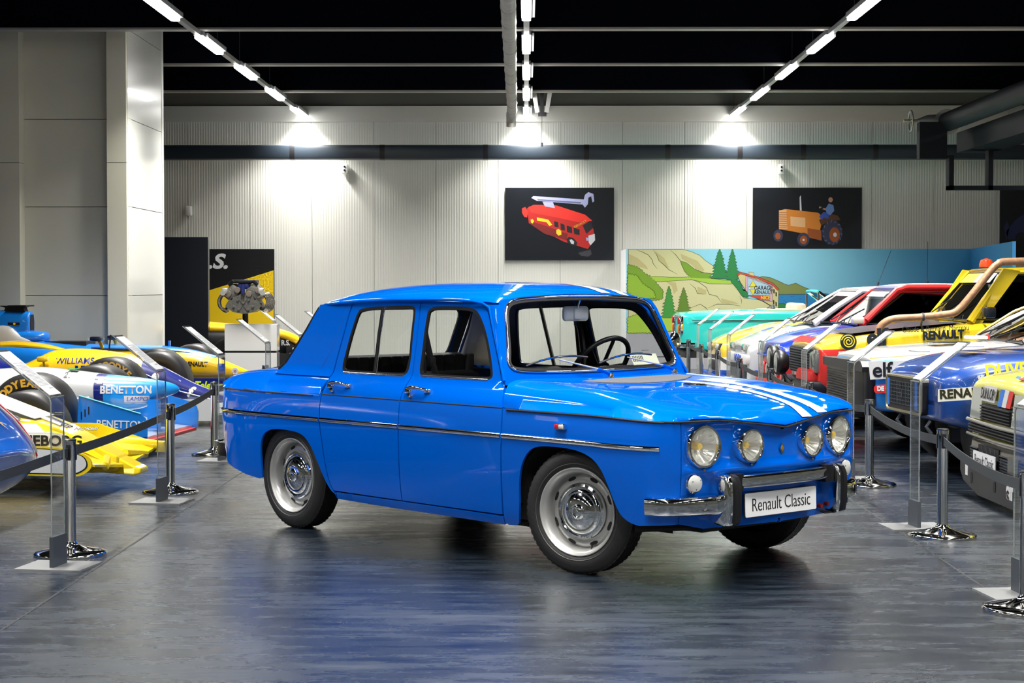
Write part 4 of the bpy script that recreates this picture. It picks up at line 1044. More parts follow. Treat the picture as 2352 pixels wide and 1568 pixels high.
# -- red toy fire engine
t,M = picture(.565,2.41,W1,H1,'framed dark picture of a red toy fire engine with ladder')
c = lambda L: [(1120+x/1.909,400+y/1.909) for x,y in L]     # from the enlarged crop
F = pxf(1160,432)
rd_ = flatmat('print_red',(.45,.015,.012)); rdd = flatmat('print_dark_red',(.18,.01,.01)); lil = flatmat('print_lilac',(.36,.38,.62)); ylw = flatmat('print_yellow',(.70,.52,.02)); blk = flatmat('print_black',(.01,.01,.014)); slv = flatmat('print_silver',(.55,.55,.6)); rb = flatmat('print_bright_red',(.75,.03,.02))
for nm,pts,m_,z in (('truck_side',[(172,150),(180,215),(330,295),(438,328),(470,285),(462,240),(440,205),(395,195),(270,170),(200,135)],rd_,.001),
  ('truck_roof',[(178,145),(205,135),(300,138),(425,178),(458,205),(400,212),(300,190),(190,168)],rb,.0015),
  ('truck_shade',[(182,205),(250,225),(350,262),(345,290),(250,262),(190,222)],rdd,.0016),
  ('windscreen',[(415,225),(448,205),(462,235),(432,262)],blk,.002),('window',[(375,235),(402,243),(402,268),(378,262)],blk,.002),('window',[(345,226),(368,232),(370,260),(347,254)],blk,.002),('window',[(318,215),(336,222),(338,248),(320,244)],blk,.002),('window',[(290,206),(308,212),(310,234),(292,230)],blk,.002),
  ('wheel',[(345,285),(355,275),(375,280),(392,300),(385,318),(362,310),(348,298)],blk,.002),('wheel_hub',[(358,288),(368,286),(378,296),(376,308),(364,304)],slv,.0025),
  ('grille',[(440,270),(468,262),(470,290),(450,312),(442,300)],slv,.002),('lamp',[(430,278),(442,280),(443,292),(432,292)],lil,.0025),('wheel',[(150,150),(165,145),(176,165),(172,190),(160,188),(150,170)],rb,.0012),
  ('ladder',[(190,105),(200,97),(420,112),(425,92),(440,80),(462,88),(466,120),(458,125),(452,98),(440,104),(438,132),(425,148),(415,134),(215,118)],lil,.003),('ladder_shade',[(215,110),(410,124),(405,130),(220,116)],flatmat('print_slate',(.12,.13,.25)),.0035),
  ('ladder_base',[(240,122),(285,124),(295,150),(250,142)],lil,.0028),('hose',[(215,190),(265,200),(282,222),(270,228),(258,212),(216,204)],ylw,.002),('badge',[(300,245),(310,240),(322,250),(322,266),(310,270),(300,260)],ylw,.002),('badge',[(188,200),(196,197),(203,206),(197,217),(189,212)],ylw,.002),
  ('reflection',[(395,345),(450,330),(455,350),(440,362),(410,358)],flatmat('print_dim',(.04,.04,.05)),.001)):
    flat(nm,F(c(pts)),M,z,m_,t)
textobj('lettering','RENAULT',.055,ylw,t,M=M@Matrix.Translation((.355,-.0,.003))@Matrix.Rotation(R(28),4,'Z'),ext=.0002)
# -- orange tractor with driver
t,M = picture(4.785,2.41,W1,H1,'framed dark picture of an orange tractor with a driver')
F = pxf(1728,431)
org = flatmat('print_orange',(.55,.19,.02)); ord_ = flatmat('print_rust',(.28,.07,.01)); bl = flatmat('print_blue',(.03,.08,.40)); skin = flatmat('print_skin',(.45,.22,.14)); tyr = flatmat('print_navy_tyre',(.025,.03,.07)); orl = flatmat('print_pale_orange',(.65,.38,.18))
def circ(cx,cy,r,n=20,sx=1): return [(cx+r*sx*math.cos(2*math.pi*i/n),cy+r*math.sin(2*math.pi*i/n)) for i in range(n)]
for nm,pts,m_,z in (('bonnet',[(1275,160),(1300,152),(1445,168),(1455,175),(1462,210),(1452,255),(1400,262),(1310,245),(1275,240)],org,.001),
  ('grille',[(1275,158),(1308,156),(1312,238),(1276,238)],orl,.0015),('side_grille',[(1325,185),(1390,190),(1390,232),(1326,226)],orl,.0015),('chassis',[(1400,235),(1460,245),(1462,290),(1400,275)],ord_,.0012),
  ('exhaust',[(1365,100),(1370,92),(1374,160),(1366,158)],slv,.002),('mudguard',[(1450,200),(1490,170),(1530,180),(1545,200),(1490,205),(1460,225)],flatmat('print_brown',(.08,.03,.01)),.0012),
  ('rear_tyre',circ(1508,255,54,24,.82),tyr,.002),('rear_hub',circ(1518,264,33,20,.7),ord_,.0025),('hub_centre',circ(1520,264,10,10,.8),slv,.003),('front_tyre',circ(1382,285,30,20,.9),tyr,.002),('front_hub',circ(1383,287,19,16,.85),ord_,.0025),('hub_centre',circ(1383,287,5,8),slv,.003),
  ('front_tyre',circ(1272,268,26,18,.8),tyr,.0009),('front_hub',circ(1271,270,15,14,.8),ord_,.001),('driver_legs',[(1450,185),(1470,165),(1495,172),(1490,195),(1470,190),(1462,200)],bl,.0026),('driver_shirt',[(1478,150),(1492,128),(1512,135),(1516,160),(1498,180),(1482,168)],flatmat('print_light_blue',(.12,.22,.5)),.0027),
  ('driver_head',circ(1500,112,11,12,.9),skin,.0028),('arm',[(1450,140),(1480,150),(1480,158),(1450,148)],skin,.0029),('steering_wheel',[(1452,150),(1468,140),(1472,146),(1458,158)],blk,.003)):
    flat(nm,F(c(pts)),M,z,m_,t)
for k in range(9): flat('grille_bar',F(c([(1276,166+8*k),(1311,165+8*k),(1311,168+8*k),(1276,169+8*k)])),M,.002,ord_,t)
for k in range(14):
    a = 2*math.pi*k/14; flat('tyre_lug',F(c([(1508+44*.82*math.cos(a+d),255+44*math.sin(a+d)) for d in (0,.1)]+[(1508+54*.82*math.cos(a+d+.12),255+54*math.sin(a+d+.12)) for d in (.1,0)])),M,.0023,flatmat('print_steel_blue',(.09,.11,.2)),t)
# -- third picture, cut by the frame
t,M = picture(8.99,2.42,W1,H1,'dark framed picture cut by the right edge of the photo')
F = pxf(2296,428)
nb = flatmat('print_night_blue',(.02,.03,.10))
for pts in ([(2310,530),(2330,505),(2350,490),(2400,490),(2430,520),(2430,545),(2315,548)],[(2305,520),(2312,505),(2318,520),(2312,552)],): flat('vehicle_shape',F(pts),M,.001,nb,t)
flat('wheel_shape',F(circ(2345,545,14)),M,.002,blk,t)

# -- black partition and yellow-black poster
o = MB().box(-.62,.62,-.06,.06,0,2.08).build('partition_panel', mat('black_gloss_panel',(.006,.008,.014),.3), smooth=False)
o.location = (-5.35,27.5,0); tag(o,'tall plain black partition standing left of the yellow poster','partition')
ps = empty('poster_board', (-4.99,31.3,0), label='tall poster, black above and yellow below, behind the engine', cat='poster')
MB().box(-.72,.72,-.02,.02,0,1.98).build('board', flatmat('poster_black',(.004,.005,.008),.4), ps, smooth=False)
Mp_ = Matrix(((1,0,0,0),(0,0,-1,-.021),(0,1,0,0),(0,0,0,1)))
flat('yellow_field',[(-.71,.02),(.71,.02),(.71,1.62),(-.71,1.18)],Mp_,.001,flatmat('poster_yellow',(.85,.58,.01),.4),ps)
textobj('lettering','R.S.',.34,flatmat('poster_white',(.72,.73,.76)),ps,M=Mp_@Matrix.Translation((-.36,1.76,.003)),sx=1.15,bold=.012,shear=.25,ext=.0003)
# plinth
pn = empty('engine_plinth', (-3.96,26.6,0), label='white box plinth with a black band under the display engine', cat='plinth')
MB().box(-.375,.375,-.10,.20,.0,.395).build('lower_box', WHITE, pn, smooth=False)
MB().box(-.36,.36,-.09,.19,.395,.425).build('black_band', TRIMBLACK, pn, smooth=False)
MB().box(-.375,.375,-.10,.20,.425,.805).build('upper_box', WHITE, pn, smooth=False)
# display engine (V10) on a post, seen from its front end
en = empty('display_engine', (-4.05,26.6,1.085), label='grey racing engine with curled exhaust pipes, displayed on the white plinth', cat='engine'); en.scale = (.86,.86,.86)
CAST = mat('cast_grey_metal', (.13,.127,.115), .42, .5, bump=(40,.5), var=(14,.35)); EXM = mat('burnished_exhaust', (.42,.38,.33), .25, .95)
MB().tube([(0,0,-.32),(0,0,-.15)],.05,12).build('stand_post', TRIMBLACK, en)
MB().prism([(-.17,-.12),(-.26,-.06),(-.30,-.02),(-.24,.08),(-.17,.12),(0,.20),(.17,.12),(.24,.08),(.30,-.02),(.26,-.06),(.17,-.12),(0,-.15)],1,-.24,.26).build('crankcase', CAST, en, smooth=False)
for s in (-1,1):
    Mb = frame((s*.20,0,.19),(s*.80,0,-.6),(0,-1,0))
    hb = MB().rbox(-.13,.13,-.10,.10,-.26,.24,.03,M=frame((s*.19,0,.20),(s*.62,0,-.78),(0,-1,0))).build('cylinder_head', CAST, en)
    for q in (-.07,.07): MB().lathe([(0,.262),(.048,.258),(.055,.24)],18,M=frame((s*(.17+q*1.05),0,.245-abs(q)*.9*(1 if q*s<0 else -.0)+(.02 if q<0 else -.02)*0),(1,0,0),(0,-1,0))).build('cam_cover', mat('brown_grey_metal',(.23,.19,.16),.4,.6), hb)
    for k in range(5):
        y = -.22+.10*k
        e_k = .80+.065*k; MB().tube(crom([(s*.24,y,.12),(s*(.26+.10*e_k),y-.01,.12+.06*e_k),(s*(.26+.18*e_k),y-.02,.10-.03*e_k),(s*(.26+.15*e_k),y-.03,.06-.12*e_k),(s*(.24+.07*e_k),y*.6-.05,.03-.13*e_k),(s*.27,y*.3-.06,.02)],5),.026,10).build('exhaust_pipe', EXM, en)
    MB().rbox(s*.30-.05,s*.30+.05,-.28,-.20,.18,.28,.02).lathe([(0,0),(.045,0),(.045,.03),(0,.03)],18,M=frame((s*.33,-.30,.20),(1,0,0),(0,1,0))).build('pump', mat('pale_cast',(.5,.5,.47),.35,.7), en)
MB().rbox(-.20,.20,-.24,.24,.36,.42,.02).tube([(-.24,-.22,.33),(-.16,-.24,.40)],.03,8).tube([(.24,-.22,.33),(.16,-.24,.40)],.03,8).build('airbox', TRIMBLACK, en)
MB().rbox(-.10,.10,-.22,.22,.26,.36,.03).tube([(0,-.26,.18),(0,-.26,.34)],.035,12).build('inlet', mat('navy_plastic',(.01,.02,.12),.35), en)
for a,b in ((-.16,-.03),(.16,-.03),(0,.03),(-.08,-.08),(.08,-.08),(-.09,.08),(.09,.08)): MB().lathe([(0,-.262),(.022,-.258),(.025,-.235)],12,M=frame((a,0,b),(1,0,0),(0,1,0))).build('boss', CAST, en)
MB().box(-.004,.004,-.25,-.238,-.12,.14).box(-.004,.004,-.25,-.238,-.17,.17,M=Matrix.Rotation(R(35),4,'Y')).box(-.004,.004,-.25,-.238,-.17,.17,M=Matrix.Rotation(R(-35),4,'Y')).build('web', CAST, en, smooth=False)

# -- painted mural : rocks, bushes, house, sea
MU = empty('mural_wall', (0,30,0), label='long painted panel of cliffs, cypress trees, garage house and blue sea', cat='mural')
X0,X1,ZT = 1.61,7.20,1.955
MB().box(X0,X1,0,.05,0,ZT).box(X0-.001,X0+.05,.05,1.5,0,ZT).build('panel', mat('white_panel_edge',(.75,.77,.79),.4), MU, smooth=False)
MUM = Matrix(((1,0,0,0),(0,0,-1,0),(0,1,0,0),(0,0,0,1)))
def mp(L, k=4.4377, ox=1430, oy=540):   # enlarged-crop pixels -> mural plane (x right, z up)
    out = []
    for x,y in L:
        u = ox+x/k; v = oy+y/k
        out.append(((u-1209)*30/4243.1, 1.3565+(656-v)*30/4243.1))
    return out
sky = bpy.data.materials.new('print_sky'); sky.use_nodes = True
nt = sky.node_tree; tcs = nt.nodes.new('ShaderNodeTexCoord'); sp_ = nt.nodes.new('ShaderNodeSeparateXYZ'); rp = nt.nodes.new('ShaderNodeValToRGB'); mrr = nt.nodes.new('ShaderNodeMapRange')
nt.links.new(tcs.outputs['Object'], sp_.inputs[0]); nt.links.new(sp_.outputs['X'], mrr.inputs['Value']); mrr.inputs['From Min'].default_value = 2.0; mrr.inputs['From Max'].default_value = 7.4; nt.links.new(mrr.outputs[0], rp.inputs[0])
rp.color_ramp.elements[0].color = (.30,.62,.76,1); rp.color_ramp.elements[1].color = (.02,.22,.48,1); e_ = rp.color_ramp.elements.new(.55); e_.color = (.22,.50,.66,1)
nt.links.new(rp.outputs[0], nt.nodes['Principled BSDF'].inputs['Base Color']); nt.nodes['Principled BSDF'].inputs['Roughness'].default_value = .5
rock = flatmat('print_sand',(.62,.56,.30)); rocks = flatmat('print_sand_shade',(.50,.42,.19)); gr1 = flatmat('print_leaf_green',(.18,.32,.02)); gr2 = flatmat('print_lime',(.36,.52,.05)); gr3 = flatmat('print_cypress',(.02,.20,.05)); gr4 = flatmat('print_olive',(.12,.22,.02)); ink = flatmat('print_ink',(.03,.03,.015)); sea = flatmat('print_sea',(.02,.20,.46)); hill = flatmat('print_hill',(.20,.22,.06)); pav = flatmat('print_pavement',(.38,.36,.40))
def shp(name, pts, m_, z, line=True, px=True):
    P = mp(pts) if px else pts
    flat(name, P, MUM, z, m_, MU)
    if line:
        Q = edge_ring(P, .007)
        flat(name+'_outline', Q, MUM, z-.0004, ink, MU)
def bumpy(pts, r, n, seed=1):
    """scalloped foliage outline"""
    rr = random.Random(seed); out = []; P = densify(pts, r); c_ = np.array(P).mean(0)
    for i,p in enumerate(P):
        q = P[(i+1)%len(P)]; m_ = ((p[0]+q[0])/2,(p[1]+q[1])/2); d = np.array(m_)-c_; d = d/np.linalg.norm(d)*r*(.35+.3*rr.random())
        out += [p,(p[0]*.75+q[0]*.25+d[0]*.8,p[1]*.75+q[1]*.25+d[1]*.8),(m_[0]+d[0],m_[1]+d[1]),(p[0]*.25+q[0]*.75+d[0]*.8,p[1]*.25+q[1]*.75+d[1]*.8)]
    return out
flat('sky',[(X0+.01,.5),(X1,.5),(X1,ZT),(X0+.01,ZT)],MUM,.001,sky,MU)
shp('sea',[(1480,600),(3540,600),(3540,800),(1480,800)],sea,.002,False)
rs_ = random.Random(5)
for k in range(60):
    x = 1500+rs_.random()*1400; y = 612+rs_.random()*150; shp('wave',[(x,y),(x+14,y-3),(x+26,y),(x+14,y+4)],flatmat('print_deep_sea',(.01,.09,.33)),.0025,False)
shp('hill',[(1380,430),(1420,420),(1500,432),(1590,470),(1650,500),(1690,510),(1760,488),(1820,520),(1890,548),(1960,570),(2100,596),(1560,600),(1400,560)],hill,.003)
shp('cliff',[(60,145),(610,145),(700,170),(780,205),(840,260),(900,300),(935,330),(930,380),(880,400),(900,440),(1110,470),(1190,560),(1230,640),(1400,660),(1560,755),(1500,800),(300,850),(60,840)],rock,.0035)
for pts in ([(60,190),(150,230),(240,310),(260,350),(200,330),(60,300)],[(330,160),(420,230),(470,330),(440,330),(370,250)],[(590,190),(760,260),(830,350),(800,395),(700,300),(600,240)],[(760,520),(850,560),(850,600),(760,600)],[(440,470),(540,480),(560,560),(520,600),(500,520)],[(1000,640),(1150,680),(1180,700),(1010,690)]): shp('rock_shade',pts,rocks,.0040,False)
for L in ([(310,150),(345,200),(370,260),(430,310),(470,350),(560,400)],[(480,148),(540,200),(590,265),(640,360),(665,410)],[(140,150),(200,170),(260,200),(300,250),(310,290),(355,345)],[(700,450),(780,480),(850,530),(880,600),(960,620),(1010,690)],[(680,490),(740,540),(760,590),(830,600)],[(690,740),(790,700),(850,740),(870,765)],[(870,740),(960,700),(1080,700),(1200,720)],[(1190,620),(1210,660),(1210,700)]):
    P = mp(L); vs=[]; 
    for i,p in enumerate(P):
        a = np.array(P[max(i-1,0)]); b = np.array(P[min(i+1,len(P)-1)]); d = (b-a)/np.linalg.norm(b-a); w=.004*(1 if 0<i<len(P)-1 else .3); vs += [MUM@Vector((p[0]-d[1]*w,p[1]+d[0]*w,.0044)),MUM@Vector((p[0]+d[1]*w,p[1]-d[0]*w,.0044))]
    mesh('ink_line',vs,[(2*i,2*i+1,2*i+3,2*i+2) for i in range(len(P)-1)],ink,MU,False)
def bush(name, pts, m_, z, r=.05, seed=1):
    P = bumpy(mp(pts), r, 0, seed); flat(name, P, MUM, z, m_, MU); flat(name+'_outline', edge_ring(P,.006), MUM, z-.0004, ink, MU)
bush('bush',[(590,265),(660,290),(730,350),(800,380),(900,390),(860,440),(700,425),(640,370)],gr1,.0046,.035,3)
bush('bush',[(270,430),(330,420),(500,430),(620,430),(870,440),(1110,465),(1100,495),(880,490),(700,450),(400,470),(280,470)],gr2,.0047,.03,4)
bush('bush',[(60,305),(160,340),(230,400),(300,450),(400,560),(400,640),(260,660),(60,600)],gr1,.0050,.05,5)
bush('bush_light',[(60,400),(150,420),(200,500),(300,560),(330,630),(200,640),(60,580)],flatmat('print_mid_green',(.26,.42,.03)),.0054,.05,6)
bush('bush',[(60,840),(180,800),(330,850),(420,820),(520,850),(530,960),(420,980),(60,990)],gr2,.0056,.05,7)
bush('bush',[(1590,700),(1640,700),(1680,730),(1670,760),(1590,755)],gr3,.0052,.02,8)
def tree(cx, y0, y1, w, m_, z, seed):
    rr = random.Random(seed); L=[];Rr=[]; n=9
    for i in range(n+1):
        t=i/n; y=y0+(y1-y0)*t; h=w*(.08+.92*t**.8); L.append((cx-h*(.8+.3*rr.random()),y)); Rr.append((cx+h*(.8+.3*rr.random()),y-5)); L.append((cx-h*.62,y+8)); Rr.append((cx+h*.62,y+8))
    P = mp([(cx,y0-12)]+Rr+L[::-1]); flat('cypress',P,MUM,z,m_,MU); flat('cypress_outline',edge_ring(P,.007),MUM,z-.0004,ink,MU)
tree(985,155,430,95,gr3,.0060,1); tree(1115,155,440,80,gr3,.0062,2)
bush('cypress_foot',[(1110,430),(1190,480),(1220,560),(1280,570),(1270,625),(1210,610),(1170,540),(1110,480)],gr3,.0063,.03,9)
tree(470,530,830,85,flatmat('print_fir_green',(.05,.26,.04)),.0066,3); tree(620,545,800,85,gr4,.0064,4)
# painted garage house
hy = flatmat('print_house_cream',(.60,.50,.22)); rfm = flatmat('print_roof_red',(.60,.06,.03)); pk = flatmat('print_pink',(.62,.36,.46)); pb = flatmat('print_pale_blue',(.40,.55,.66))
shp('house_wall',[(1165,400),(1205,380),(1530,500),(1585,560),(1580,755),(1520,720),(1400,650),(1280,600),(1200,480)],hy,.0068)
shp('house_roof',[(1160,400),(1195,375),(1380,425),(1530,490),(1590,552),(1575,560),(1525,505),(1375,440),(1200,392),(1172,412)],rfm,.0074)
shp('chimney',[(1283,375),(1330,380),(1335,420),(1290,405)],hy,.0072)
shp('pink_frame',[(1250,412),(1525,510),(1520,675),(1400,660),(1250,560)],pk,.0078)
shp('billboard',[(1270,432),(1498,512),(1498,610),(1275,608)],pb,.0082)
shp('red_band',[(1285,612),(1498,612),(1498,660),(1410,655)],rfm,.0083)
shp('diamond_sign',[(1285,535),(1325,460),(1365,535),(1325,605)],flatmat('print_sign_yellow',(.75,.62,.04)),.0088)
shp('diamond_band',[(1283,527),(1367,527),(1367,550),(1283,550)],flatmat('print_white',(.75,.76,.76)),.0092)
for s_,x,y,h in (('GARAGE',1430,537,.095),('RENAULT',1432,582,.085),('NICE',1452,636,.085)):
    (u,v), = mp([(x,y)]); textobj('lettering',s_,h,ink if s_!='NICE' else flatmat('print_sign_yellow',(.8,.6,.05)),MU,M=MUM@Matrix.Translation((u,v,.0095)),sx=.8,bold=.002,ext=.0002)
(u,v), = mp([(1325,538)]); textobj('lettering','RENAULT',.03,ink,MU,M=MUM@Matrix.Translation((u,v,.0098)),sx=.7,ext=.0002)
for x,y in ((1540,545),(1562,575),(1537,655),(1562,675)): shp('painted_window',[(x-8,y),(x+6,y+8),(x+6,y+50),(x-8,y+42)],ink,.0080,False)
flat('pavement',[(X0+.01,.003),(X1,.003),(X1,.58),(X0+.01,.62)],MUM,.0030,pav,MU)
for k in range(26): 
    x = X0+.2+rs_.random()*5; z = .06+rs_.random()*.45; flat('pavement_stroke',[(x,z),(x+.12,z+.006),(x+.12,z+.014),(x,z+.008)],MUM,.0034,ink,MU)
flat('kerb_line',[(X0+.01,.20),(X1,.20),(X1,.212),(X0+.01,.212)],MUM,.0036,ink,MU)
# right-hand return of the mural, angled toward the viewer
rt = MB().add([(X1,0,0),(X1-.33,-3.8,0),(X1-.33,-3.8,ZT+.03),(X1,0,ZT),(X1+.05,0,0),(X1-.28,-3.8,0),(X1-.28,-3.8,ZT+.03),(X1+.05,0,ZT)],[(0,1,2,3),(7,6,5,4),(1,5,6,2),(3,2,6,7),(0,3,7,4),(0,4,5,1)]).build('return_panel', flatmat('print_return_blue',(.03,.22,.50)), MU, smooth=False)

# ================================================================== RIGHT-HAND ROW OF CARS
def crom_arr(A, n):
    return np.array(crom([tuple(a) for a in A], n))
def hull(name, st, m, parent, nx=4, ns=3, cuts=(), mi_fn=None):
    """closed car lower body from stations (x, half width, z bottom, z shoulder, z top)"""
    S_ = crom_arr(st, nx); vs=[]; K=None
    for x,hw,zb,zs,zt in S_:
        mz = zb+(zs-zb)*.55
        P = [(0,zb),(hw*.80,zb),(hw*.95,zb+.02),(hw*.985,zb+.10),(hw,mz),(hw*.985,zs-.05),(hw*.955,zs-.008),(hw*.90,zs+(zt-zs)*.45),(hw*.74,zt-.012),(hw*.4,zt),(0,zt+.004)]
        P = crom(P, ns); F = P + [(-y,z) for y,z in P[::-1][1:-1]]; K=len(F)
        vs += [(x,y,z) for y,z in F]
    fs=[]; N=len(S_)
    for i in range(N-1):
        for j in range(K): fs.append((i*K+j,i*K+(j+1)%K,(i+1)*K+(j+1)%K,(i+1)*K+j))
    fs += [tuple(range(K)), tuple((N-1)*K+j for j in range(K-1,-1,-1))]
    o = MB().add(vs,fs).build(name, m, parent, ang=32)
    for (cx,cz,r,sgn) in cuts:
        c = MB().lathe([(0,-.5),(r,-.5),(r,.28),(0,.28)],40,M=frame((cx,sgn*st[len(st)//2][1],cz),(1,0,0),(0,sgn,0))).build('cutter', m, None)
        c.parent = parent
        md = o.modifiers.new('b','BOOLEAN'); md.object = c; md.solver = 'EXACT'; bake(o); bpy.data.objects.remove(c, do_unlink=True)
        MB().lathe([(0,-.30),(r*.995,-.30),(r*.995,-.02)],36,M=frame((cx,sgn*st[len(st)//2][1],cz),(1,0,0),(0,sgn,0))).build('wheel_arch', MATTE, o)
    for p in o.data.polygons: p.use_smooth = True
    o.data.set_sharp_from_angle(angle=R(32))
    return o
def loft(name, st, m, parent, n=24, nx=4, M=None, ang=40):
    """stations (x, y centre, half width, z bottom, z top, squareness)"""
    S_ = crom_arr(st, nx); vs=[]; fs=[]
    for x,yc,hw,zb,zt,pw in S_:
        hw=max(hw,.001); zc=(zb+zt)/2; hh=max((zt-zb)/2,.001)
        for j in range(n):
            a=2*math.pi*(j+.5)/n; c_,s_=math.cos(a),math.sin(a)
            v = Vector((x, yc+hw*math.copysign(abs(c_)**(2/pw),c_), zc+hh*math.copysign(abs(s_)**(2/pw),s_))); vs.append(M@v if M else v)
    N=len(S_)
    for i in range(N-1):
        for j in range(n): fs.append((i*n+j,i*n+(j+1)%n,(i+1)*n+(j+1)%n,(i+1)*n+j))
    fs += [tuple(range(n)), tuple((N-1)*n+j for j in range(n-1,-1,-1))]
    return MB().add(vs,fs).build(name, m, parent, ang=ang)
def bands(name, cols, pos, kx=0.0, rough=.3, ky=0.0, coat=.9):
    """paint with hard-edged colour bands by height (z + kx*x)"""
    m = bpy.data.materials.new(name); m.use_nodes=True; nt=m.node_tree; b=nt.nodes['Principled BSDF']
    b.inputs['Roughness'].default_value=rough; b.inputs['Coat Weight'].default_value=coat
    tc=nt.nodes.new('ShaderNodeTexCoord'); sp=nt.nodes.new('ShaderNodeSeparateXYZ'); nt.links.new(tc.outputs['Object'],sp.inputs[0])
    a=nt.nodes.new('ShaderNodeMath'); a.operation='MULTIPLY_ADD'; nt.links.new(sp.outputs['X'],a.inputs[0]); a.inputs[1].default_value=kx; nt.links.new(sp.outputs['Z'],a.inputs[2])
    a2=nt.nodes.new('ShaderNodeMath'); a2.operation='MULTIPLY_ADD'; nt.links.new(sp.outputs['Y'],a2.inputs[0]); a2.inputs[1].default_value=ky; nt.links.new(a.outputs[0],a2.inputs[2])
    r=nt.nodes.new('ShaderNodeValToRGB'); r.color_ramp.interpolation='CONSTANT'; E=r.color_ramp.elements
    mr=nt.nodes.new('ShaderNodeMapRange'); mr.inputs['From Min'].default_value=0; mr.inputs['From Max'].default_value=2; nt.links.new(a2.outputs[0],mr.inputs['Value']); nt.links.new(mr.outputs[0],r.inputs[0])
    E[0].position=0; E[0].color=(*cols[0],1); E[1].position=pos[0]/2; E[1].color=(*cols[1],1)
    for p,c in zip(pos[1:],cols[2:]): e=E.new(p/2); e.color=(*c,1)
    nt.links.new(r.outputs[0],b.inputs['Base Color']); return m
DG = glass('dark_car_glass', (.22,.25,.27), 1.2, .06)
def quad(name, P, m, parent, t=.004):
    P=[Vector(p) for p in P]; n=(P[1]-P[0]).cross(P[2]-P[0]).normalized()*t; k=len(P)
    vs=P+[p-n for p in P]; fs=[tuple(range(k)),tuple(range(2*k-1,k-1,-1))]+[(i,i+k,(i+1)%k+k,(i+1)%k) for i in range(k)]
    return MB().add(vs,fs).build(name, m, parent, smooth=False)
def cabin(parent, xb, zb, xt, zt, xr, xrb, hwb, hwt, pm, roofm, glassm=None, doorx=None, belt=None, zr=None):
    """glasshouse: windscreen base/top, roof end, rear base; pillars, glass, seals, roof"""
    glassm = glassm or DG; zr = zr or zt-.03; zrb = belt or zb
    loft('roof',[(xt+.02,0,hwt*.90,zt-.030,zt-.012,3),(xt-.05,0,hwt,zt-.035,zt+.012,3.2),((xt+xr)/2,0,hwt+.01,zt-.03,zt+.03,3.2),(xr+.1,0,hwt-.01,zr-.05,zr+.012,3),(xr-.02,0,hwt*.9,zr-.06,zr-.03,3)],roofm,parent,20)
    for s in (-1,1):
        wa=Vector((xb,s*hwb,zb)); wt=Vector((xt,s*(hwt-.02),zt-.03)); ra=Vector((xrb,s*hwb,zrb)); rt=Vector((xr,s*(hwt-.02),zr-.04))
        MB().tube([wa,wa.lerp(wt,.5)+Vector((.01,s*.015,.01)),wt],[.042,.035,.032],8).build('windscreen_pillar', pm, parent)
        MB().tube([ra,rt],[.06,.05],8).build('rear_pillar', pm, parent)
        MB().tube([wt,rt],.028,8).build('roof_rail', pm, parent)
        mb_=Vector(((xb+xrb)/2-.12,s*(hwb+.005),(zb+zrb)/2)); mt=Vector(((xt+xr)/2,s*(hwt-.01),zt-.03))
        MB().tube([mb_,mt],.03,8).build('door_pillar', pm, parent)
        i_=Vector((0,-s*.02,0))
        quad('side_glass',[wa+i_,ra+i_,rt+i_,wt+i_] if s>0 else [wa+i_,wt+i_,rt+i_,ra+i_], glassm, parent)
        MB().tube([wa+Vector((-.05,s*.01,.02)),wt+Vector((-.05,s*.01,-.02)),mt+Vector((.03,s*.012,-.02)),mb_+Vector((.03,s*.01,.02))],.011,6,closed=True).build('window_seal', TRIMBLACK, parent)
    quad('windscreen',[(xb+.01,-hwb,zb),(xb+.01,hwb,zb),(xt+.02,hwt-.02,zt-.03),(xt+.02,-hwt+.02,zt-.03)],glassm,parent)
    quad('rear_window',[(xrb,hwb,zrb),(xrb,-hwb,zrb),(xr,-hwt+.02,zr-.04),(xr,hwt-.02,zr-.04)],glassm,parent)
    MB().tube([(xb+.015,-hwb+.02,zb+.01),(xb+.015,hwb-.02,zb+.01),(xt+.025,hwt-.05,zt-.04),(xt+.025,-hwt+.05,zt-.04)],.013,6,closed=True).build('windscreen_seal', TRIMBLACK, parent)
    # interior : floor block, seats, wheel, cage
    MB().box(xrb+.1,xb-.15,-hwb+.05,hwb-.05,zb-.32,zb-.10).build('cabin_block', MATTE, parent, smooth=False)
    for y in (-.33,.33):
        MB().rbox(xb-1.15,xb-1.0,y-.23,y+.23,zb-.3,zb+.22,.05).build('seat', MATTE, parent)
    Mw=frame((xb-.42,.33,zb-.02),(0,1,0),(-.85,0,.5))
    MB().tube([Mw@Vector((.17*math.cos(a),.17*math.sin(a),0)) for a in np.arange(0,6.28,.3)],.013,8,closed=True).tube([Mw@Vector((-.17,0,0)),Mw@Vector((.17,0,0))],.012,6).build('steering_wheel', TRIMBLACK, parent)
    MB().tube([(xb-.1,-hwb+.1,zb-.1),(xt-.1,-hwt+.1,zt-.08),(xt-.1,hwt-.1,zt-.08),(xb-.1,hwb-.1,zb-.1)],.02,8).tube([(xb-1.1,-hwb+.1,zb-.2),(xb-1.1,-hwt+.1,zt-.08),(xb-1.1,hwt-.1,zt-.08),(xb-1.1,hwb-.1,zb-.2)],.02,8).tube([(xb-1.1,-hwt+.1,zt-.1),(xb-.15,hwb-.12,zb)],.016,6).build('roll_cage', mat('grey_cage',(.2,.2,.2),.5), parent)
WH = {}
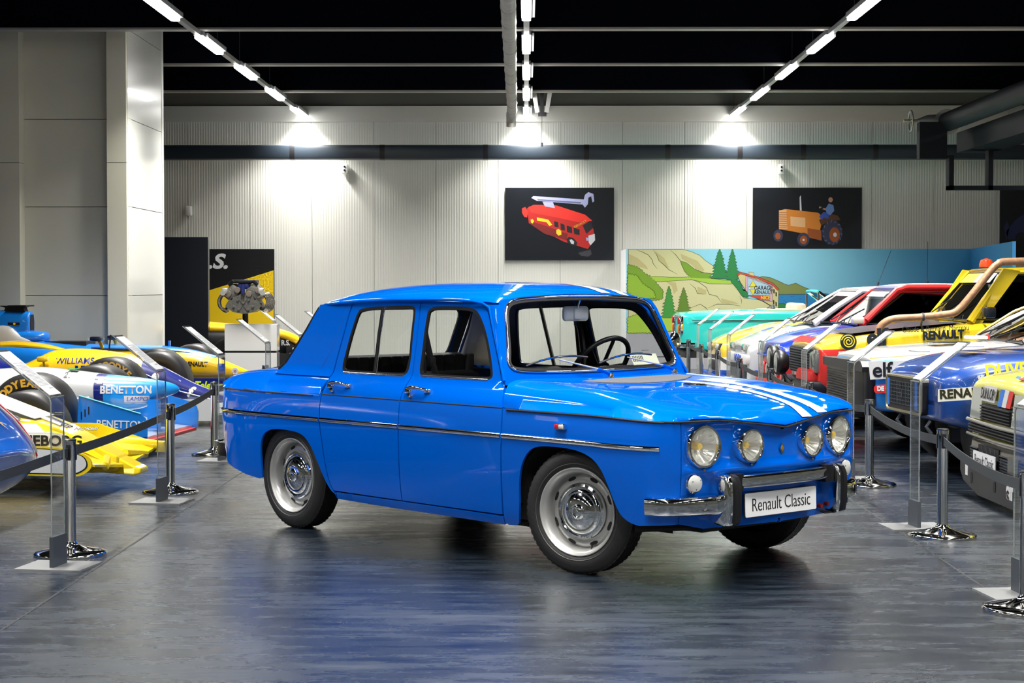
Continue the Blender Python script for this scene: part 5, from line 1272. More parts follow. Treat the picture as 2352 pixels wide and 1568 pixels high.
def simple_wheel(parent, x, y, r, w, s, rimm=None, steer=0, tm=None):
    M = Matrix.Translation((x,y,r)) @ Matrix.Rotation(steer,4,'Z') @ frame((0,0,0),(1,0,0),(0,s,0))
    t = MB().lathe([(r*.62,w*.42),(r*.68,w*.5),(r*.84,w*.52),(r*.95,w*.46),(r*.985,w*.38),(r,w*.2),(r,-w*.2),(r*.985,-w*.38),(r*.95,-w*.46),(r*.84,-w*.52),(r*.62,-w*.42)],48,M=M).build('tyre', tm or RUBBER, parent, ang=50)
    MB().lathe([(r*.63,w*.40),(r*.60,w*.43),(r*.56,w*.2),(r*.54,w*.0),(r*.30,w*.12),(r*.22,w*.25),(0,w*.25)],32,M=M).build('rim', rimm or ALU, t, ang=40)
    return t, M
def wipers(parent, xb, zb, xt, zt, m=TRIMBLACK):
    for y in (-.25,.35):
        k=.42; MB().tube([(xb+.04,y,zb+.0),(xb+(xt-xb)*k*.5+.045,y-.22,zb+(zt-zb)*k*.5)],.007,6).tube([(xb+(xt-xb)*.08+.04,y-.45,zb+(zt-zb)*.08),(xb+(xt-xb)*k+.04,y-.05,zb+(zt-zb)*k)],.007,6).build('wiper', m, parent)
def stext(parent, s, x, z, size, m, y, slope=0, sx=1, bold=0, shear=0, align='LEFT', yaw=0, tilt=0, sp=1):
    """lettering on the near (y+) flank of a right-row car"""
    M = Matrix.Translation((x,y,z)) @ Matrix.Rotation(R(yaw),4,'Z') @ Matrix(((-1,0,0,0),(0,0,1,0),(0,1,0,0),(0,0,0,1))) @ Matrix.Rotation(R(slope),4,'Z') @ Matrix.Rotation(R(tilt),4,'X')
    return textobj('lettering', s, size, m, parent, M=M, sx=sx, bold=bold, shear=shear, align=align, ext=.002, sp=sp)
def spatch(parent, poly, y, m, name='sticker', h=.003):
    """flat sticker on the near flank, points (x,z)"""
    return MB().prism(poly,1,y-.001,y+h).build(name, m, parent, smooth=False)
INKB = mat('decal_black', (.008,.008,.009), .4); INKW = mat('decal_white', (.64,.64,.64), .4); INKY = mat('decal_yellow', (.85,.62,.02), .4); INKR=mat('decal_red',(.60,.02,.02),.4); INKBL=mat('decal_blue',(.01,.08,.55),.4)
GR_ = mat('dark_grille', (.012,.012,.014), .4); HL = mat('headlamp_glass', (.50,.53,.50), .12, .5, .8)

# ---- A : blue coupe with a square grille
A = empty('rally_coupe', (2.76,13.45,0), R(185.5), 'battered blue coupe with a square mesh grille and yellow lettering on its bonnet', 'car')
PB = mat('deep_blue_rally_paint', (.003,.045,.25), .3, 0, 1, var=(6,.12))
hull('body',[(-.05,.52,.45,.58,.62),(-.055,.64,.43,.63,.68),(-.08,.70,.41,.68,.73),(-.17,.76,.38,.745,.785),(-.35,.79,.34,.79,.845),(-.6,.81,.31,.815,.878),(-1.1,.82,.28,.83,.915),(-1.4,.82,.26,.84,.95),(-2.4,.82,.26,.86,.94),(-3.6,.80,.28,.84,.90),(-4.1,.70,.35,.70,.78)],PB,A,cuts=((-.62,.33,.385,1),))
sq = rounded([(-.47,.435),(.37,.435),(.37,.70),(-.47,.70)],.05,4)
fr_a = MB().prism(sq,0,-.07,.0).build('grille_frame', TRIMBLACK, A, smooth=False)
MB().tube([(.0,y,z) for y,z in edge_ring(sq,-.006)],.011,6,closed=True).build('brass_rim', mat('old_brass_chrome',(.45,.40,.25),.3,.8), fr_a)
MB().prism(rounded([(-.445,.455),(.345,.455),(.345,.68),(-.445,.68)],.04,4),0,-.05,.003).build('grille_recess', MATTE, fr_a, smooth=False)
gm2 = MB()
for k in range(16): gm2.box(.001,.008,-.36+.038*k,-.356+.038*k+.006,.485,.66)
for k in range(7): gm2.box(.001,.008,-.37,.22,.49+.027*k,.496+.027*k)
gm2.build('grille_mesh', DGREY, fr_a, smooth=False)
for y0,y1 in ((-.44,-.38),(.235,.30)): MB().box(.002,.007,y0,y1,.47,.67).build('lamp_edge', mat('bright_blue_strip',(.01,.15,.6),.4), fr_a, smooth=False)
MB().prism([(-.06,.53),(-.045,.56),(-.06,.60),(-.075,.56)],0,.005,.013).build('diamond_badge', DGREY, fr_a, smooth=False)
for y in (-.3,.1,.4): MB().tube([(-.06,y,.40),(-.03,y,.36),(-.06,y+.03,.31)],.015,6).build('towing_bracket', DGREY, A)
spatch(A,[(.03,.565),(.03,.65),(-.55,.69),(-.55,.60)],.830,INKW,'white_band')
stext(A,'RENAULT',.02,.612,.085,INKB,.8345,slope=3.5,sx=1.0,bold=.003,sp=1.05)
MR_ = stext(A,'DUVERNAY',-.30,.765,.13,INKY,.832,slope=4,sx=.9,bold=.004,tilt=-14)
stext(A,'v',-.24,.725,.09,INKW,.835,slope=8,bold=.004,shear=.3)
MB().rbox(-.50,-.36,.05,.25,.918,.928,.004).build('bonnet_clip', INKW, A); MB().rbox(-.15,-.05,-.1,.1,.878,.89,.004).build('number_sticker', INKW, A)
simple_wheel(A,-.62,.70,.33,.22,1,mat('grey_rim',(.25,.26,.26),.4,.5),tm=RUBBER); simple_wheel(A,-.62,-.70,.33,.22,-1); simple_wheel(A,-3.1,.70,.33,.22,1); simple_wheel(A,-3.1,-.70,.33,.22,-1)
cabin(A,-1.55,.93,-2.1,1.27,-3.0,-3.8,.72,.58,PB,PB)

# ---- B : white and two-blue saloon with the black grille
B = empty('rally_saloon', (2.75,15.75,0), R(182), 'white and blue rally saloon with a big black grille and red oval sticker', 'car')
PBm = bands('white_over_blue_paint', [(.01,.19,.62),(.01,.36,.80),(.62,.63,.63)], [.655,.735], kx=.085)
hull('body',[(-.04,.60,.42,.60,.66),(-.04,.72,.37,.70,.74),(-.06,.78,.35,.73,.78),(-.2,.80,.33,.75,.815),(-.6,.82,.32,.79,.850),(-1.2,.83,.30,.83,.882),(-2.2,.82,.28,.85,.88),(-3.6,.80,.3,.83,.88),(-4.1,.7,.4,.7,.8)],PBm,B,cuts=((-.72,.31,.37,1),))
g_ = MB().rbox(-.08,.04,-.80,.74,.33,.70,.04).build('grille_surround', TRIMBLACK, B)
MB().prism([(-.86,.725),(.72,.745),(.80,.70),(.78,.66),(-.84,.655)],0,-.06,.06).build('black_lip', mat('worn_black_plastic',(.02,.02,.022),.45), g_, smooth=False)
for k in range(13): MB().box(.035,.052,-.70,.30,.355+.022*k,.366+.022*k).build('slat', GR_, g_, smooth=False)
MB().prism([(-.75,.33),(.45,.30),(.45,.27),(-.75,.29)],0,-.04,.07).build('lower_lip', TRIMBLACK, g_, smooth=False)
MB().rbox(-.06,.03,.50,.79,.34,.70,.04).build('black_lamp_pod', TRIMBLACK, g_)
spatch(B,[(.0,.60),(.015,.745),(-.30,.755),(-.29,.615)],.815,INKW)
stext(B,'elf',-.015,.672,.165,INKB,.82,slope=2,sx=1.05,bold=.003,sp=.97)
o = MB().prism(rounded([(-.03,.49),(-.03,.555),(-.33,.57),(-.33,.50)],.04,5),1,.815,.818).build('red_oval', INKR, B, smooth=False)
stext(o,'DE CARBON',-.055,.525,.05,INKW,.820,slope=1,sx=.9,bold=.003)
MB().prism([(-.0,.765),(-.45,.795),(-.46,.805),(-.0,.775)],1,.79,.80).build('yellow_strip', mat('pale_yellow_tape',(.7,.68,.25),.4), B, smooth=False)
MB().rbox(-.92,-.62,.15,.42,.882,.892,.004).build('bonnet_vent', TRIMBLACK, B)
cabin(B,-1.30,.885,-1.85,1.22,-2.9,-3.6,.70,.58,INKW,INKW)
wipers(B,-1.28,.89,-1.85,1.22)
MB().tube([(-1.29,-.66,.93),(-1.60,-.62,1.13),(-1.84,-.58,1.23)],.012,8).build('gilt_windscreen_trim', mat('gilt_trim',(.6,.42,.12),.3,.8), B)
MB().rbox(-1.18,-1.02,-.15,.05,.90,.93,.012).build('cream_lamp', mat('cream_plastic2',(.7,.68,.5),.4), B); MB().rbox(-1.21,-1.18,-.05,.0,.90,.94,.006).build('red_tab', INKR, B)
simple_wheel(B,-.72,.70,.31,.2,1); simple_wheel(B,-.72,-.70,.31,.2,-1); simple_wheel(B,-3.1,.70,.31,.2,1); simple_wheel(B,-3.1,-.70,.31,.2,-1)

# ---- C : yellow desert racer with the rusty exhaust pipe
Cc = empty('desert_racer', (2.75,18.1,0), R(182), 'tall yellow desert rally car with a rusty exhaust pipe up its side', 'car')
PC = bands('yellow_over_red_paint', [(.55,.02,.015),(.74,.52,.01)], [.755], kx=.03)
hull('body',[(.02,.60,.42,.70,.76),(.02,.74,.40,.77,.80),(-.05,.78,.38,.78,.82),(-.3,.80,.38,.85,.885),(-.6,.81,.38,.90,.928),(-1.0,.82,.38,.94,.963),(-1.5,.83,.38,.99,1.02),(-2.4,.83,.38,1.0,1.02),(-4,.8,.4,1.0,1.03)],PC,Cc,cuts=((-.75,.42,.39,1),))
MB().add([(.02,-.74,.803),(.02,.40,.803),(-.05,.5,.858),(-.05,-.6,.858)],[(0,1,2,3)]).build('red_bonnet_edge', INKR, Cc)
MB().rbox(-.35,-1.25,-.62,.45,.93,.93,.0) if False else None
bn = MB().add([(-.30,-.60,.905),(-.30,.60,.905),(-.65,.62,.948),(-1.0,.64,.982),(-1.35,.66,1.012),(-1.35,-.66,1.012),(-1.0,-.64,.982),(-.65,-.62,.948)],[(0,1,2,7),(7,2,3,6),(6,3,4,5)]).build('dark_bonnet_panel', mat('dull_dark_bonnet',(.03,.03,.04),.3), Cc)
gf = MB().rbox(-.02,.05,-.70,.55,.50,.76,.02).build('grille', MATTE, Cc)
for k in range(9): MB().box(.05,.058,-.68,.40,.52+.026*k,.53+.026*k).build('slat', DGREY, gf, smooth=False)
MB().rbox(-.05,.06,.38,.72,.52,.76,.05).build('headlamp', mat('smoked_lamp',(.16,.18,.17),.15,.3,.8), Cc)
for y,z in ((-.62,.63),(-.20,.60)):
    L_ = MB().lathe([(0,-.10),(.07,-.09),(.115,-.05),(.125,.0),(.12,.03),(.112,.04)],28,M=frame((.24,y,z),(0,1,0),(1,0,0))).build('round_driving_lamp', TRIMBLACK, Cc)
    MB().lathe([(.112,.03),(.08,.045),(0,.05)],24,M=frame((.24,y,z),(0,1,0),(1,0,0))).build('lens', HL, L_)
    MB().tube([(.2,y,z-.1),(.1,y,z-.2)],.012,6).build('stalk', DGREY, L_)
BB_ = MB().rbox(-.05,.12,-.75,.75,.33,.46,.03).tube([(.1,-.7,.46),(.16,-.5,.36),(.18,.3,.34),(.1,.6,.42)],.02,8).build('black_bumper', TRIMBLACK, Cc)
MB().rbox(-.03,.10,-.1,.62,.38,.56,.05).build('red_valance', INKR, Cc)
M_ = frame((.13,.15,.36),(0,1,0),(1,0,0)); textobj('lettering','ymt',.14,INKW,BB_,M=M_@Matrix.Translation((0,0,.055)),bold=.01,shear=.3)
cabin(Cc,-1.40,1.02,-1.78,1.52,-3.4,-3.9,.74,.64,mat('yellow_pillar',(.74,.52,.01),.3,0,1),mat('yellow_pillar'))
for s in (-1,1): MB().prism([(-1.36,.98),(-1.50,.98),(-1.88,1.50),(-1.72,1.52)],1,s*.70-.02,s*.70+.02,M=None).build('broad_windscreen_post', mat('yellow_pillar'), Cc, smooth=False)
quad('sun_strip_yellow',[(-1.66,-.60,1.39),(-1.66,-.12,1.39),(-1.755,-.12,1.49),(-1.755,-.58,1.49)],INKY,Cc); quad('sun_strip_grey',[(-1.66,-.12,1.39),(-1.66,.45,1.39),(-1.755,.42,1.49),(-1.755,-.12,1.49)],mat('grey_strip',(.45,.47,.5),.4),Cc)
RUST = mat('rusty_pipe', (.36,.19,.10), .55, .35, var=(9,.45), bump=(30,.4))
px_ = crom([(-.52,.78,.90),(-.55,.78,.985),(-.66,.78,1.045),(-.90,.78,1.062),(-1.17,.78,1.09),(-1.27,.78,1.125),(-1.40,.78,1.27),(-1.58,.76,1.49),(-1.66,.75,1.56),(-1.78,.74,1.585),(-2.6,.74,1.60)],6)
pe = MB().tube(px_,.035,14).build('exhaust_pipe', RUST, Cc)
MB().tube([(-.93,.78,1.063),(-.95,.78,1.063)],.042,14).tube([(-.94,.75,1.03),(-.94,.72,.98)],.01,6).build('pipe_clamp', DGREY, pe); MB().tube([(-1.96,.74,1.585),(-2.02,.74,1.587)],.043,14).tube([(-1.99,.72,1.56),(-1.99,.66,1.5)],.01,6).build('pipe_clamp', DGREY, pe)
MB().lathe([(.07,0),(.07,.03),(.055,.07),(.02,.085),(0,.085)],16,M=Matrix.Translation((-1.86,-.35,1.545))).build('red_beacon', mat('red_orange_plastic',(.65,.06,.01),.25,0,.6), Cc)
stext(Cc,'Claude & Bernard  Marreau',-.735,.945,.078,INKB,.825,slope=2,sx=.72,bold=.0)
stext(Cc,'RENAULT',-.93,.885,.105,INKB,.828,slope=3,sx=.85,bold=.006)
stext(Cc,'elf',-.405,.865,.21,INKB,.822,slope=3,sx=1.0,bold=.010,sp=.95)
ds = MB().lathe([(0,0),(.078,0),(.078,.003),(0,.003)],32,M=frame((-.235,.808,.835),(1,0,0),(0,1,0))).build('spiral_disc', INKB, Cc)
sp2=[]; 
for k in range(44): 
    a=k*.36; r_=.010+.0013*k; sp2.append((-.235-r_*math.cos(a),.813,.835+r_*math.sin(a)))
MB().tube(sp2,.006,6).build('spiral', INKY, ds)
stext(Cc,'eurocar',-.14,.735,.042,INKW,.818,slope=2,bold=.002)
MB().tube([(-1.50,.80,1.06),(-1.52,.90,1.10)],.012,6).rbox(-1.58,-1.47,.86,.98,1.06,1.16,.02).build('door_mirror', TRIMBLACK, Cc)
wipers(Cc,-1.38,1.03,-1.78,1.52)
for x,y in ((-.75,.70),(-.75,-.70),(-3.3,.7),(-3.3,-.7)): simple_wheel(Cc,x,y,.38,.24,1 if y>0 else -1)

# ---- D : blue, white and red hatchback
D = empty('rally_hatchback', (2.72,20.35,0), R(182), 'blue and red rally hatchback with a white strip across its windscreen top', 'car')
PD = bands('red_blue_paint', [(.55,.012,.02),(.006,.035,.42)], [.60], kx=.02)
hull('body',[(.03,.55,.30,.60,.68),(.03,.72,.28,.66,.72),(-.05,.78,.27,.70,.765),(-.3,.82,.27,.80,.85),(-.7,.83,.27,.87,.92),(-1.2,.84,.27,.91,.94),(-2.2,.86,.27,.93,.94),(-3.3,.84,.3,.90,.94),(-3.6,.7,.4,.7,.9)],PD,D,cuts=((-.60,.31,.37,1),))
cabin(D,-.80,.935,-1.25,1.335,-2.6,-3.2,.74,.62,INKR,mat('blue_roof',(.01,.04,.45),.3,0,1))
loft('white_roof_top',[(-1.25,0,.52,1.335,1.362,2.5),(-1.6,0,.56,1.34,1.385,2.5),(-2.5,0,.56,1.33,1.375,2.5)],INKW,D,16)
quad('sun_strip',[(-1.125,-.66,1.215),(-1.125,.66,1.215),(-1.225,.62,1.305),(-1.225,-.62,1.305)],INKW,D)
M_=frame((-1.165,.38,1.262),(0,1,0),(.70,0,.71)); textobj('lettering','elf',.12,INKB,D,M=M_,bold=.004)
MB().tube([(-.86,.77,.99),(-1.20,.67,1.31),(-1.32,.65,1.345),(-2.5,.65,1.345)],.030,8).build('red_pillar_band', INKR, D)
stext(D,'gr.9666',-1.70,1.355,.045,INKW,.665,sx=1,bold=.003)
for y in (-.45,.42):
    hl=MB().rbox(.0,.055,y-.14,y+.12,.60,.73,.03).build('headlamp', HL, D)
    MB().rbox(.0,.06,y+.08*(1 if y>0 else -1),y+.22*(1 if y>0 else -1),.555,.615,.015).build('indicator', mat('orange_lens',(.75,.18,.01),.2,0,.6), D) if False else None
MB().rbox(.0,.06,.30,.50,.555,.625,.02).build('indicator', mat('orange_lens',(.75,.18,.01),.2,0,.6), D)
for y in (-.42,-.20,.20,.42):
    fl=MB().lathe([(.085,-.04),(.09,.02),(.082,.03)],24,M=frame((.02,y,.43),(0,1,0),(1,0,.0))).build('fog_lamp', INKR, D); MB().lathe([(.082,.02),(.04,.035),(0,.037)],24,M=frame((.02,y,.43),(0,1,0),(1,0,0))).build('lens', HL, fl)
MB().rbox(-.02,.08,-.74,.70,.28,.34,.02).build('front_lip', INKR, D)
MB().rbox(-.05,.06,-.75,.72,.575,.60,.01).build('blue_band', INKBL, D)
stext(D,'elf',-.28,.70,.18,INKW,.835,slope=2,bold=.008)
MB().rbox(-.82,-.70,.72,.86,.955,1.03,.02).build('door_mirror', INKW, D); stext(D,'OMC',-.56,.865,.05,INKBL,.86)
wipers(D,-.78,.94,-1.25,1.335)
for x,y in ((-.60,.72),(-.60,-.72),(-3.0,.72),(-3.0,-.72)): simple_wheel(D,x,y,.31,.22,1 if y>0 else -1)
MB().tube([(-1.75,-.2,1.37),(-1.75,-.2,1.41)],.018,8).tube([(-1.75,-.2,1.40),(-1.752,-.2,1.85)],.0035,5).build('aerial', TRIMBLACK, D)

# ---- E : grey-white saloon with the tyre-maker lettering
E_ = empty('rally_saloon', (2.66,22.6,0), R(182), 'grey-white rally saloon with blue bumper lettering and patchwork sponsor colours', 'car')
PE = bands('pale_rally_paint', [(.55,.57,.60),(.55,.57,.59)], [.5], coat=1)
hull('body',[(.05,.55,.22,.52,.60),(.06,.70,.20,.58,.64),(.0,.77,.19,.63,.69),(-.2,.81,.19,.72,.775),(-.5,.83,.19,.80,.85),(-.9,.84,.19,.86,.90),(-2.2,.85,.19,.90,.93),(-3.6,.83,.2,.90,.95),(-4.0,.7,.3,.7,.9)],PE,E_,cuts=((-.72,.31,.38,1),))
cabin(E_,-.72,.91,-1.32,1.325,-2.7,-3.4,.74,.60,INKW,INKW)
quad('sun_strip',[(-1.10,-.67,1.16),(-1.10,.67,1.16),(-1.28,.62,1.285),(-1.28,-.62,1.285)],mat('white_red_strip',(.7,.45,.4),.4),E_)
fb=MB().rbox(-.02,.10,-.74,.74,.42,.54,.03).build('front_bumper', INKW, E_)
M_=frame((.104,.18,.482),(0,1,0),(1,0,0)); textobj('lettering','MICHELIN',.125,INKBL,fb,M=M_,bold=.004,sx=.92)
for y in (-.48,.46):
    MB().rbox(-.02,.075,y-.20,y+.20,.545,.665,.035).build('headlamp', HL, E_)
MB().rbox(.0,.09,-.6,.6,.22,.40,.03).build('lower_grille', DGREY, E_)
stext(E_,'elf',.02,.33,.16,INKBL,.82,bold=.008)
MB().rbox(.02,.14,-.74,.74,.17,.215,.01).build('splitter', INKW, E_)
for (x0,x1,y0,y1,mm) in ((-.28,-.42,-.45,-.25,INKBL),(-.30,-.48,-.15,.1,INKY),(-.5,-.62,-.5,-.3,INKBL),(-.55,-.68,.1,.35,INKY),(-.15,-.25,.2,.4,mat('decal_orange',(.8,.35,.05),.4))):
    zz = lambda x: .655+.31*min(1,(-x)/.9)**.75
    quad('bonnet_patch',[(x0,y0,zz(x0)+.018),(x0,y1,zz(x0)+.018),(x1,y1,zz(x1)+.018),(x1,y0,zz(x1)+.018)],mm,E_)
spatch(E_,[(-.30,.55),(-.25,.68),(-.6,.78),(-1.2,.83),(-1.2,.70)],.845,INKBL,'blue_flash'); spatch(E_,[(-.45,.60),(-.7,.70),(-1.1,.72),(-1.1,.60)],.848,INKR,'red_flash')
stext(E_,'RAGNOTTI A.',-.36,.80,.055,INKBL,.842,slope=6)
MB().tube([(-1.15,.74,.99),(-1.15,.88,1.0)],.01,6).rbox(-1.22,-1.08,.84,.96,.96,1.04,.025).build('door_mirror', INKW, E_)
wipers(E_,-.70,.915,-1.32,1.325)
MB().tube([(-1.62,.1,1.35),(-1.63,.1,1.40)],.012,6).tube([(-1.63,.1,1.40),(-1.78,.1,1.79)],.0035,5).build('aerial', TRIMBLACK, E_)
for x,y in ((-.72,.72),(-.72,-.72),(-3.1,.72),(-3.1,-.72)): simple_wheel(E_,x,y,.31,.22,1 if y>0 else -1)

# ---- F : small yellow racing hatchback
Ff = empty('open_racing_car', (2.60,25.0,0), R(182), 'small yellow, white and blue open racing car far down the right row', 'car')
PF = bands('yellow_white_blue_paint', [(.01,.12,.55),(.78,.78,.78),(.74,.50,.03)], [.25,.42], coat=1)
hull('body',[(.05,.50,.20,.42,.50),(.06,.66,.19,.50,.56),(.0,.74,.18,.56,.63),(-.2,.78,.18,.66,.72),(-.5,.80,.18,.76,.80),(-.9,.81,.18,.84,.87),(-2.2,.82,.18,.88,.9),(-3.4,.8,.2,.88,.92),(-3.7,.7,.3,.7,.9)],PF,Ff,cuts=((-.68,.30,.37,1),))
MB().box(-2.2,-1.1,-.55,.55,.80,.895).build('cockpit_opening', MATTE, Ff, smooth=False)
for y in (-.33,.33): MB().tube([(-2.0,y-.15,.88),(-2.0,y-.12,1.02),(-2.0,y+.12,1.02),(-2.0,y+.15,.88)],.025,8).build('roll_hoop', TRIMBLACK, Ff)
for y in (-.42,.42):
    sk=MB().rbox(-.06,.07,y-.19,y+.19,.46,.60,.05).build('headlamp_socket', TRIMBLACK, Ff); MB().lathe([(.06,-.02),(.055,.02),(0,.03)],20,M=frame((.075,y,.53),(0,1,0),(1,0,0))).build('round_lamp', HL, sk)
MB().rbox(.0,.09,-.35,.35,.22,.36,.03).build('intake', MATTE, Ff); MB().rbox(-.02,.12,-.7,.7,.15,.19,.01).build('splitter', INKBL, Ff)
for (x0,x1,y0,y1,mm) in ((-.15,-.3,-.3,-.1,mat('decal_pink',(.75,.3,.3),.4)),(-.35,-.5,.0,.3,INKW),(-.2,-.35,.25,.5,mat('decal_orange'))):
    zz = lambda x: .575+.30*min(1,(-x)/.9)**.8
    quad('bonnet_patch',[(x0,y0,zz(x0)+.02),(x0,y1,zz(x0)+.02),(x1,y1,zz(x1)+.02),(x1,y0,zz(x1)+.02)],mm,Ff)
for x,y in ((-.68,.70),(-.68,-.70),(-3.0,.7),(-3.0,-.7)): simple_wheel(Ff,x,y,.30,.2,1 if y>0 else -1)

# ---- G : turquoise convertible, tail to the left
G = empty('convertible', (4.43,27.85,0), 0, 'turquoise vintage convertible parked before the painted cliffs, tail to the left', 'car')
TQ = mat('turquoise_paint', (.02,.62,.58), .3, 0, 1)
hull('body',[(-2.14,.50,.55,.80,.86),(-2.17,.66,.50,.88,.915),(-2.12,.72,.46,.93,.955),(-1.9,.76,.40,.95,.975),(-1.4,.78,.36,.97,1.0),(-.9,.79,.34,.975,1.0),(-.3,.80,.32,.965,.985),(.6,.80,.30,.955,.985),(1.5,.79,.32,.90,.96),(2.0,.72,.38,.80,.90),(2.12,.60,.45,.72,.80)],TQ,G,cuts=((-1.18,.33,.36,-1),(1.25,.33,.36,-1)))
MB().box(-.9,.5,-.66,.66,.90,1.012).build('cockpit_opening', mat('cream_upholstery',(.5,.44,.32),.6), G, smooth=False)
for y in (-.35,.35): MB().rbox(-.45,-.30,y-.24,y+.24,.9,1.10,.05).build('seat', mat('cream_upholstery'), G)
MB().tube([(-2.0,-.775,.855),(-.9,-.80,.86),(.6,-.81,.855),(1.6,-.79,.84)],.009,6).build('trim_strip', DGREY, G)
MB().box(-2.1,2.0,-.76,.76,.30,.40).build('dark_sill', MATTE, G, smooth=False)
for y in (-.68,.30):
    tl=MB().rbox(-2.20,-2.12,y-.05,y+.05,.64,.92,.03).build('tail_lamp', CHROME, G); MB().rbox(-2.215,-2.14,y-.035,y+.035,.66,.78,.02).build('orange_lens', mat('orange_lens'), tl); MB().rbox(-2.215,-2.14,y-.035,y+.035,.79,.90,.02).build('red_lens', mat('red_plastic'), tl)
MB().tube([(-2.24,-.6,.50),(-2.28,0,.50),(-2.24,.6,.50)],.035,10).tube([(-2.24,-.6,.50),(-1.95,-.80,.50)],.03,8).build('rear_bumper', CHROME, G)
MB().tube([(-.02,-.80,.90),(.02,-.83,.905),(.10,-.83,.905),(.14,-.80,.90)],.012,8).build('door_handle', CHROME, G)
for y in (-.60,.60):
    MB().tube([(.27,y,.98),(-.12,y*.93,1.27)],.022,8).build('windscreen_post', CHROME, G)
MB().tube([(-.12,-.56,1.27),(-.14,0,1.285),(-.12,.56,1.27)],.024,8).build('windscreen_header', TQ, G)
quad('windscreen',[(.27,.60,.98),(.27,-.60,.98),(-.12,-.56,1.27),(-.12,.56,1.27)],DG,G)
MB().tube([(-.30,-.60,1.0),(-.30,-.58,1.24)],.012,8).tube([(-.12,-.60,1.0),(-.12,-.58,1.26)],.012,8).build('quarter_light_frame', CHROME, G)
MB().tube([(-.75,-.3,1.0),(-.72,0,1.05),(-.75,.3,1.0)],.03,8).build('folded_hood', TRIMBLACK, G)
for x in (-1.18,1.25):
    for s in (-1,1): simple_wheel(G,x,s*.66,.31,.16,s,CHROME)

# ---- R5 : pale yellow hatchback with the heavy grey bumper, cut by the frame
H5 = empty('rally_hatchback', (2.97,11.42,0), R(181), 'yellow hatchback with a thick grey bumper and three-colour stripes at the right edge', 'car')
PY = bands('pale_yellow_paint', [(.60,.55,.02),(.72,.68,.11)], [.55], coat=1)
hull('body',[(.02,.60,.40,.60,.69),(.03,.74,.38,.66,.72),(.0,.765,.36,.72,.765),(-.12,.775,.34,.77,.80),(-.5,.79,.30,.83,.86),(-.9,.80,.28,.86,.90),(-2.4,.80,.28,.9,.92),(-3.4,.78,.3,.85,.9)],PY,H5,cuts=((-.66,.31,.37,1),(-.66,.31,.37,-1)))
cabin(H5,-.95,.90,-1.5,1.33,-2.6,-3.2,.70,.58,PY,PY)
for y,w in ((-.57,.13),(.43,.17)):
    hd=MB().add([(.035,y-w,.50),(.035,y+w,.50),(.015,y+w*.9,.70),(.015,y-w*.9,.70),(.05,y-w,.50),(.05,y+w,.50),(.03,y+w*.9,.70),(.03,y-w*.9,.70)],[(0,1,2,3),(7,6,5,4),(0,4,5,1),(1,5,6,2),(2,6,7,3),(3,7,4,0)]).build('headlamp', HL, H5, smooth=False)
gr5=MB().rbox(.0,.045,-.44,.25,.50,.605,.015).build('upper_grille', MATTE, H5)
for k in range(5): MB().box(.04,.056,-.43,.24,.512+.019*k,.520+.019*k).build('slat', GR_, gr5, smooth=False)
gr6=MB().rbox(.0,.055,-.70,.55,.405,.47,.015).build('lower_grille', MATTE, H5)
for k in range(3): MB().box(.05,.064,-.69,.54,.415+.019*k,.423+.019*k).build('slat', GR_, gr6, smooth=False)
MB().tube([(.06,-.72,.487),(.075,0,.483),(.06,.74,.487)],.012,8).tube([(.06,-.72,.395),(.075,0,.392),(.06,.74,.395)],.010,8).build('bright_strip', mat('dull_chrome',(.45,.44,.40),.3,.9), H5)
BG = mat('warm_grey_plastic', (.13,.12,.10), .5)
bm5=hull('bumper',[(-.35,.80,.24,.345,.36),(-.10,.81,.22,.35,.365),(.05,.79,.20,.36,.375),(.11,.76,.20,.36,.375),(.13,.70,.21,.35,.36)],BG,H5)
for k in range(6):
    MB().box(.128,.142,-.68,-.50,.215+.018*k,.222+.018*k).build('rib', DGREY, bm5, smooth=False); MB().box(.128,.142,.02,.68,.215+.018*k,.222+.018*k).build('rib', DGREY, bm5, smooth=False)
MB().box(.13,.146,.22,.44,.20,.32).build('fog_lamp_cover', mat('smoked_cover',(.09,.095,.09),.2,.3), bm5, smooth=False)
MB().box(.128,.140,-.48,.0,.23,.34).build('intake', MATTE, bm5, smooth=False)
for k in range(4): MB().add([(.142,-.40+.1*k,.335),(.142,-.385+.1*k,.335),(.142,-.33+.1*k,.24),(.142,-.345+.1*k,.24)],[(0,1,2,3)]).build('intake_bar', DGREY, bm5, smooth=False)
M5=frame((.165,-.24,.245),(0,1,0),(1,0,0)); p5=MB().prism(rounded([(-.26,-.055),(.26,-.055),(.26,.055),(-.26,.055)],.01,3),2,-.003,.003,M=M5).build('number_plate', mat('white_plate'), H5, smooth=False); textobj('plate_lettering','Renault Classic',.088,INKB,p5,M=M5@Matrix.Translation((0,0,.0035)),sx=.83)
# low black bull guard
kg=MB().prism([(-.74,.19),(.80,.19),(.80,.02),(.55,-.00),(-.30,.0),(-.66,.06),(-.74,.12)],0,.15,.19).build('black_skid_guard', TRIMBLACK, H5, smooth=False)
kg.location=(0,0,.03)
for y in (-.45,.10): MB().prism(rounded([(y-.02,.06),(y+.02,.06),(y+.02,.13),(y-.02,.13)],.02,4),0,.185,.193).build('slot', MATTE, kg, smooth=False)
M5=frame((.192,.43,.105),(0,1,0),(1,0,0)); textobj('lettering','elf',.15,INKW,kg,M=M5,bold=.008); MB().box(.19,.193,-.60,-.54,.10,.18).build('sticker', INKW, kg, smooth=False)
for q_ in (bm5,p5,kg): q_.location.x -= .09
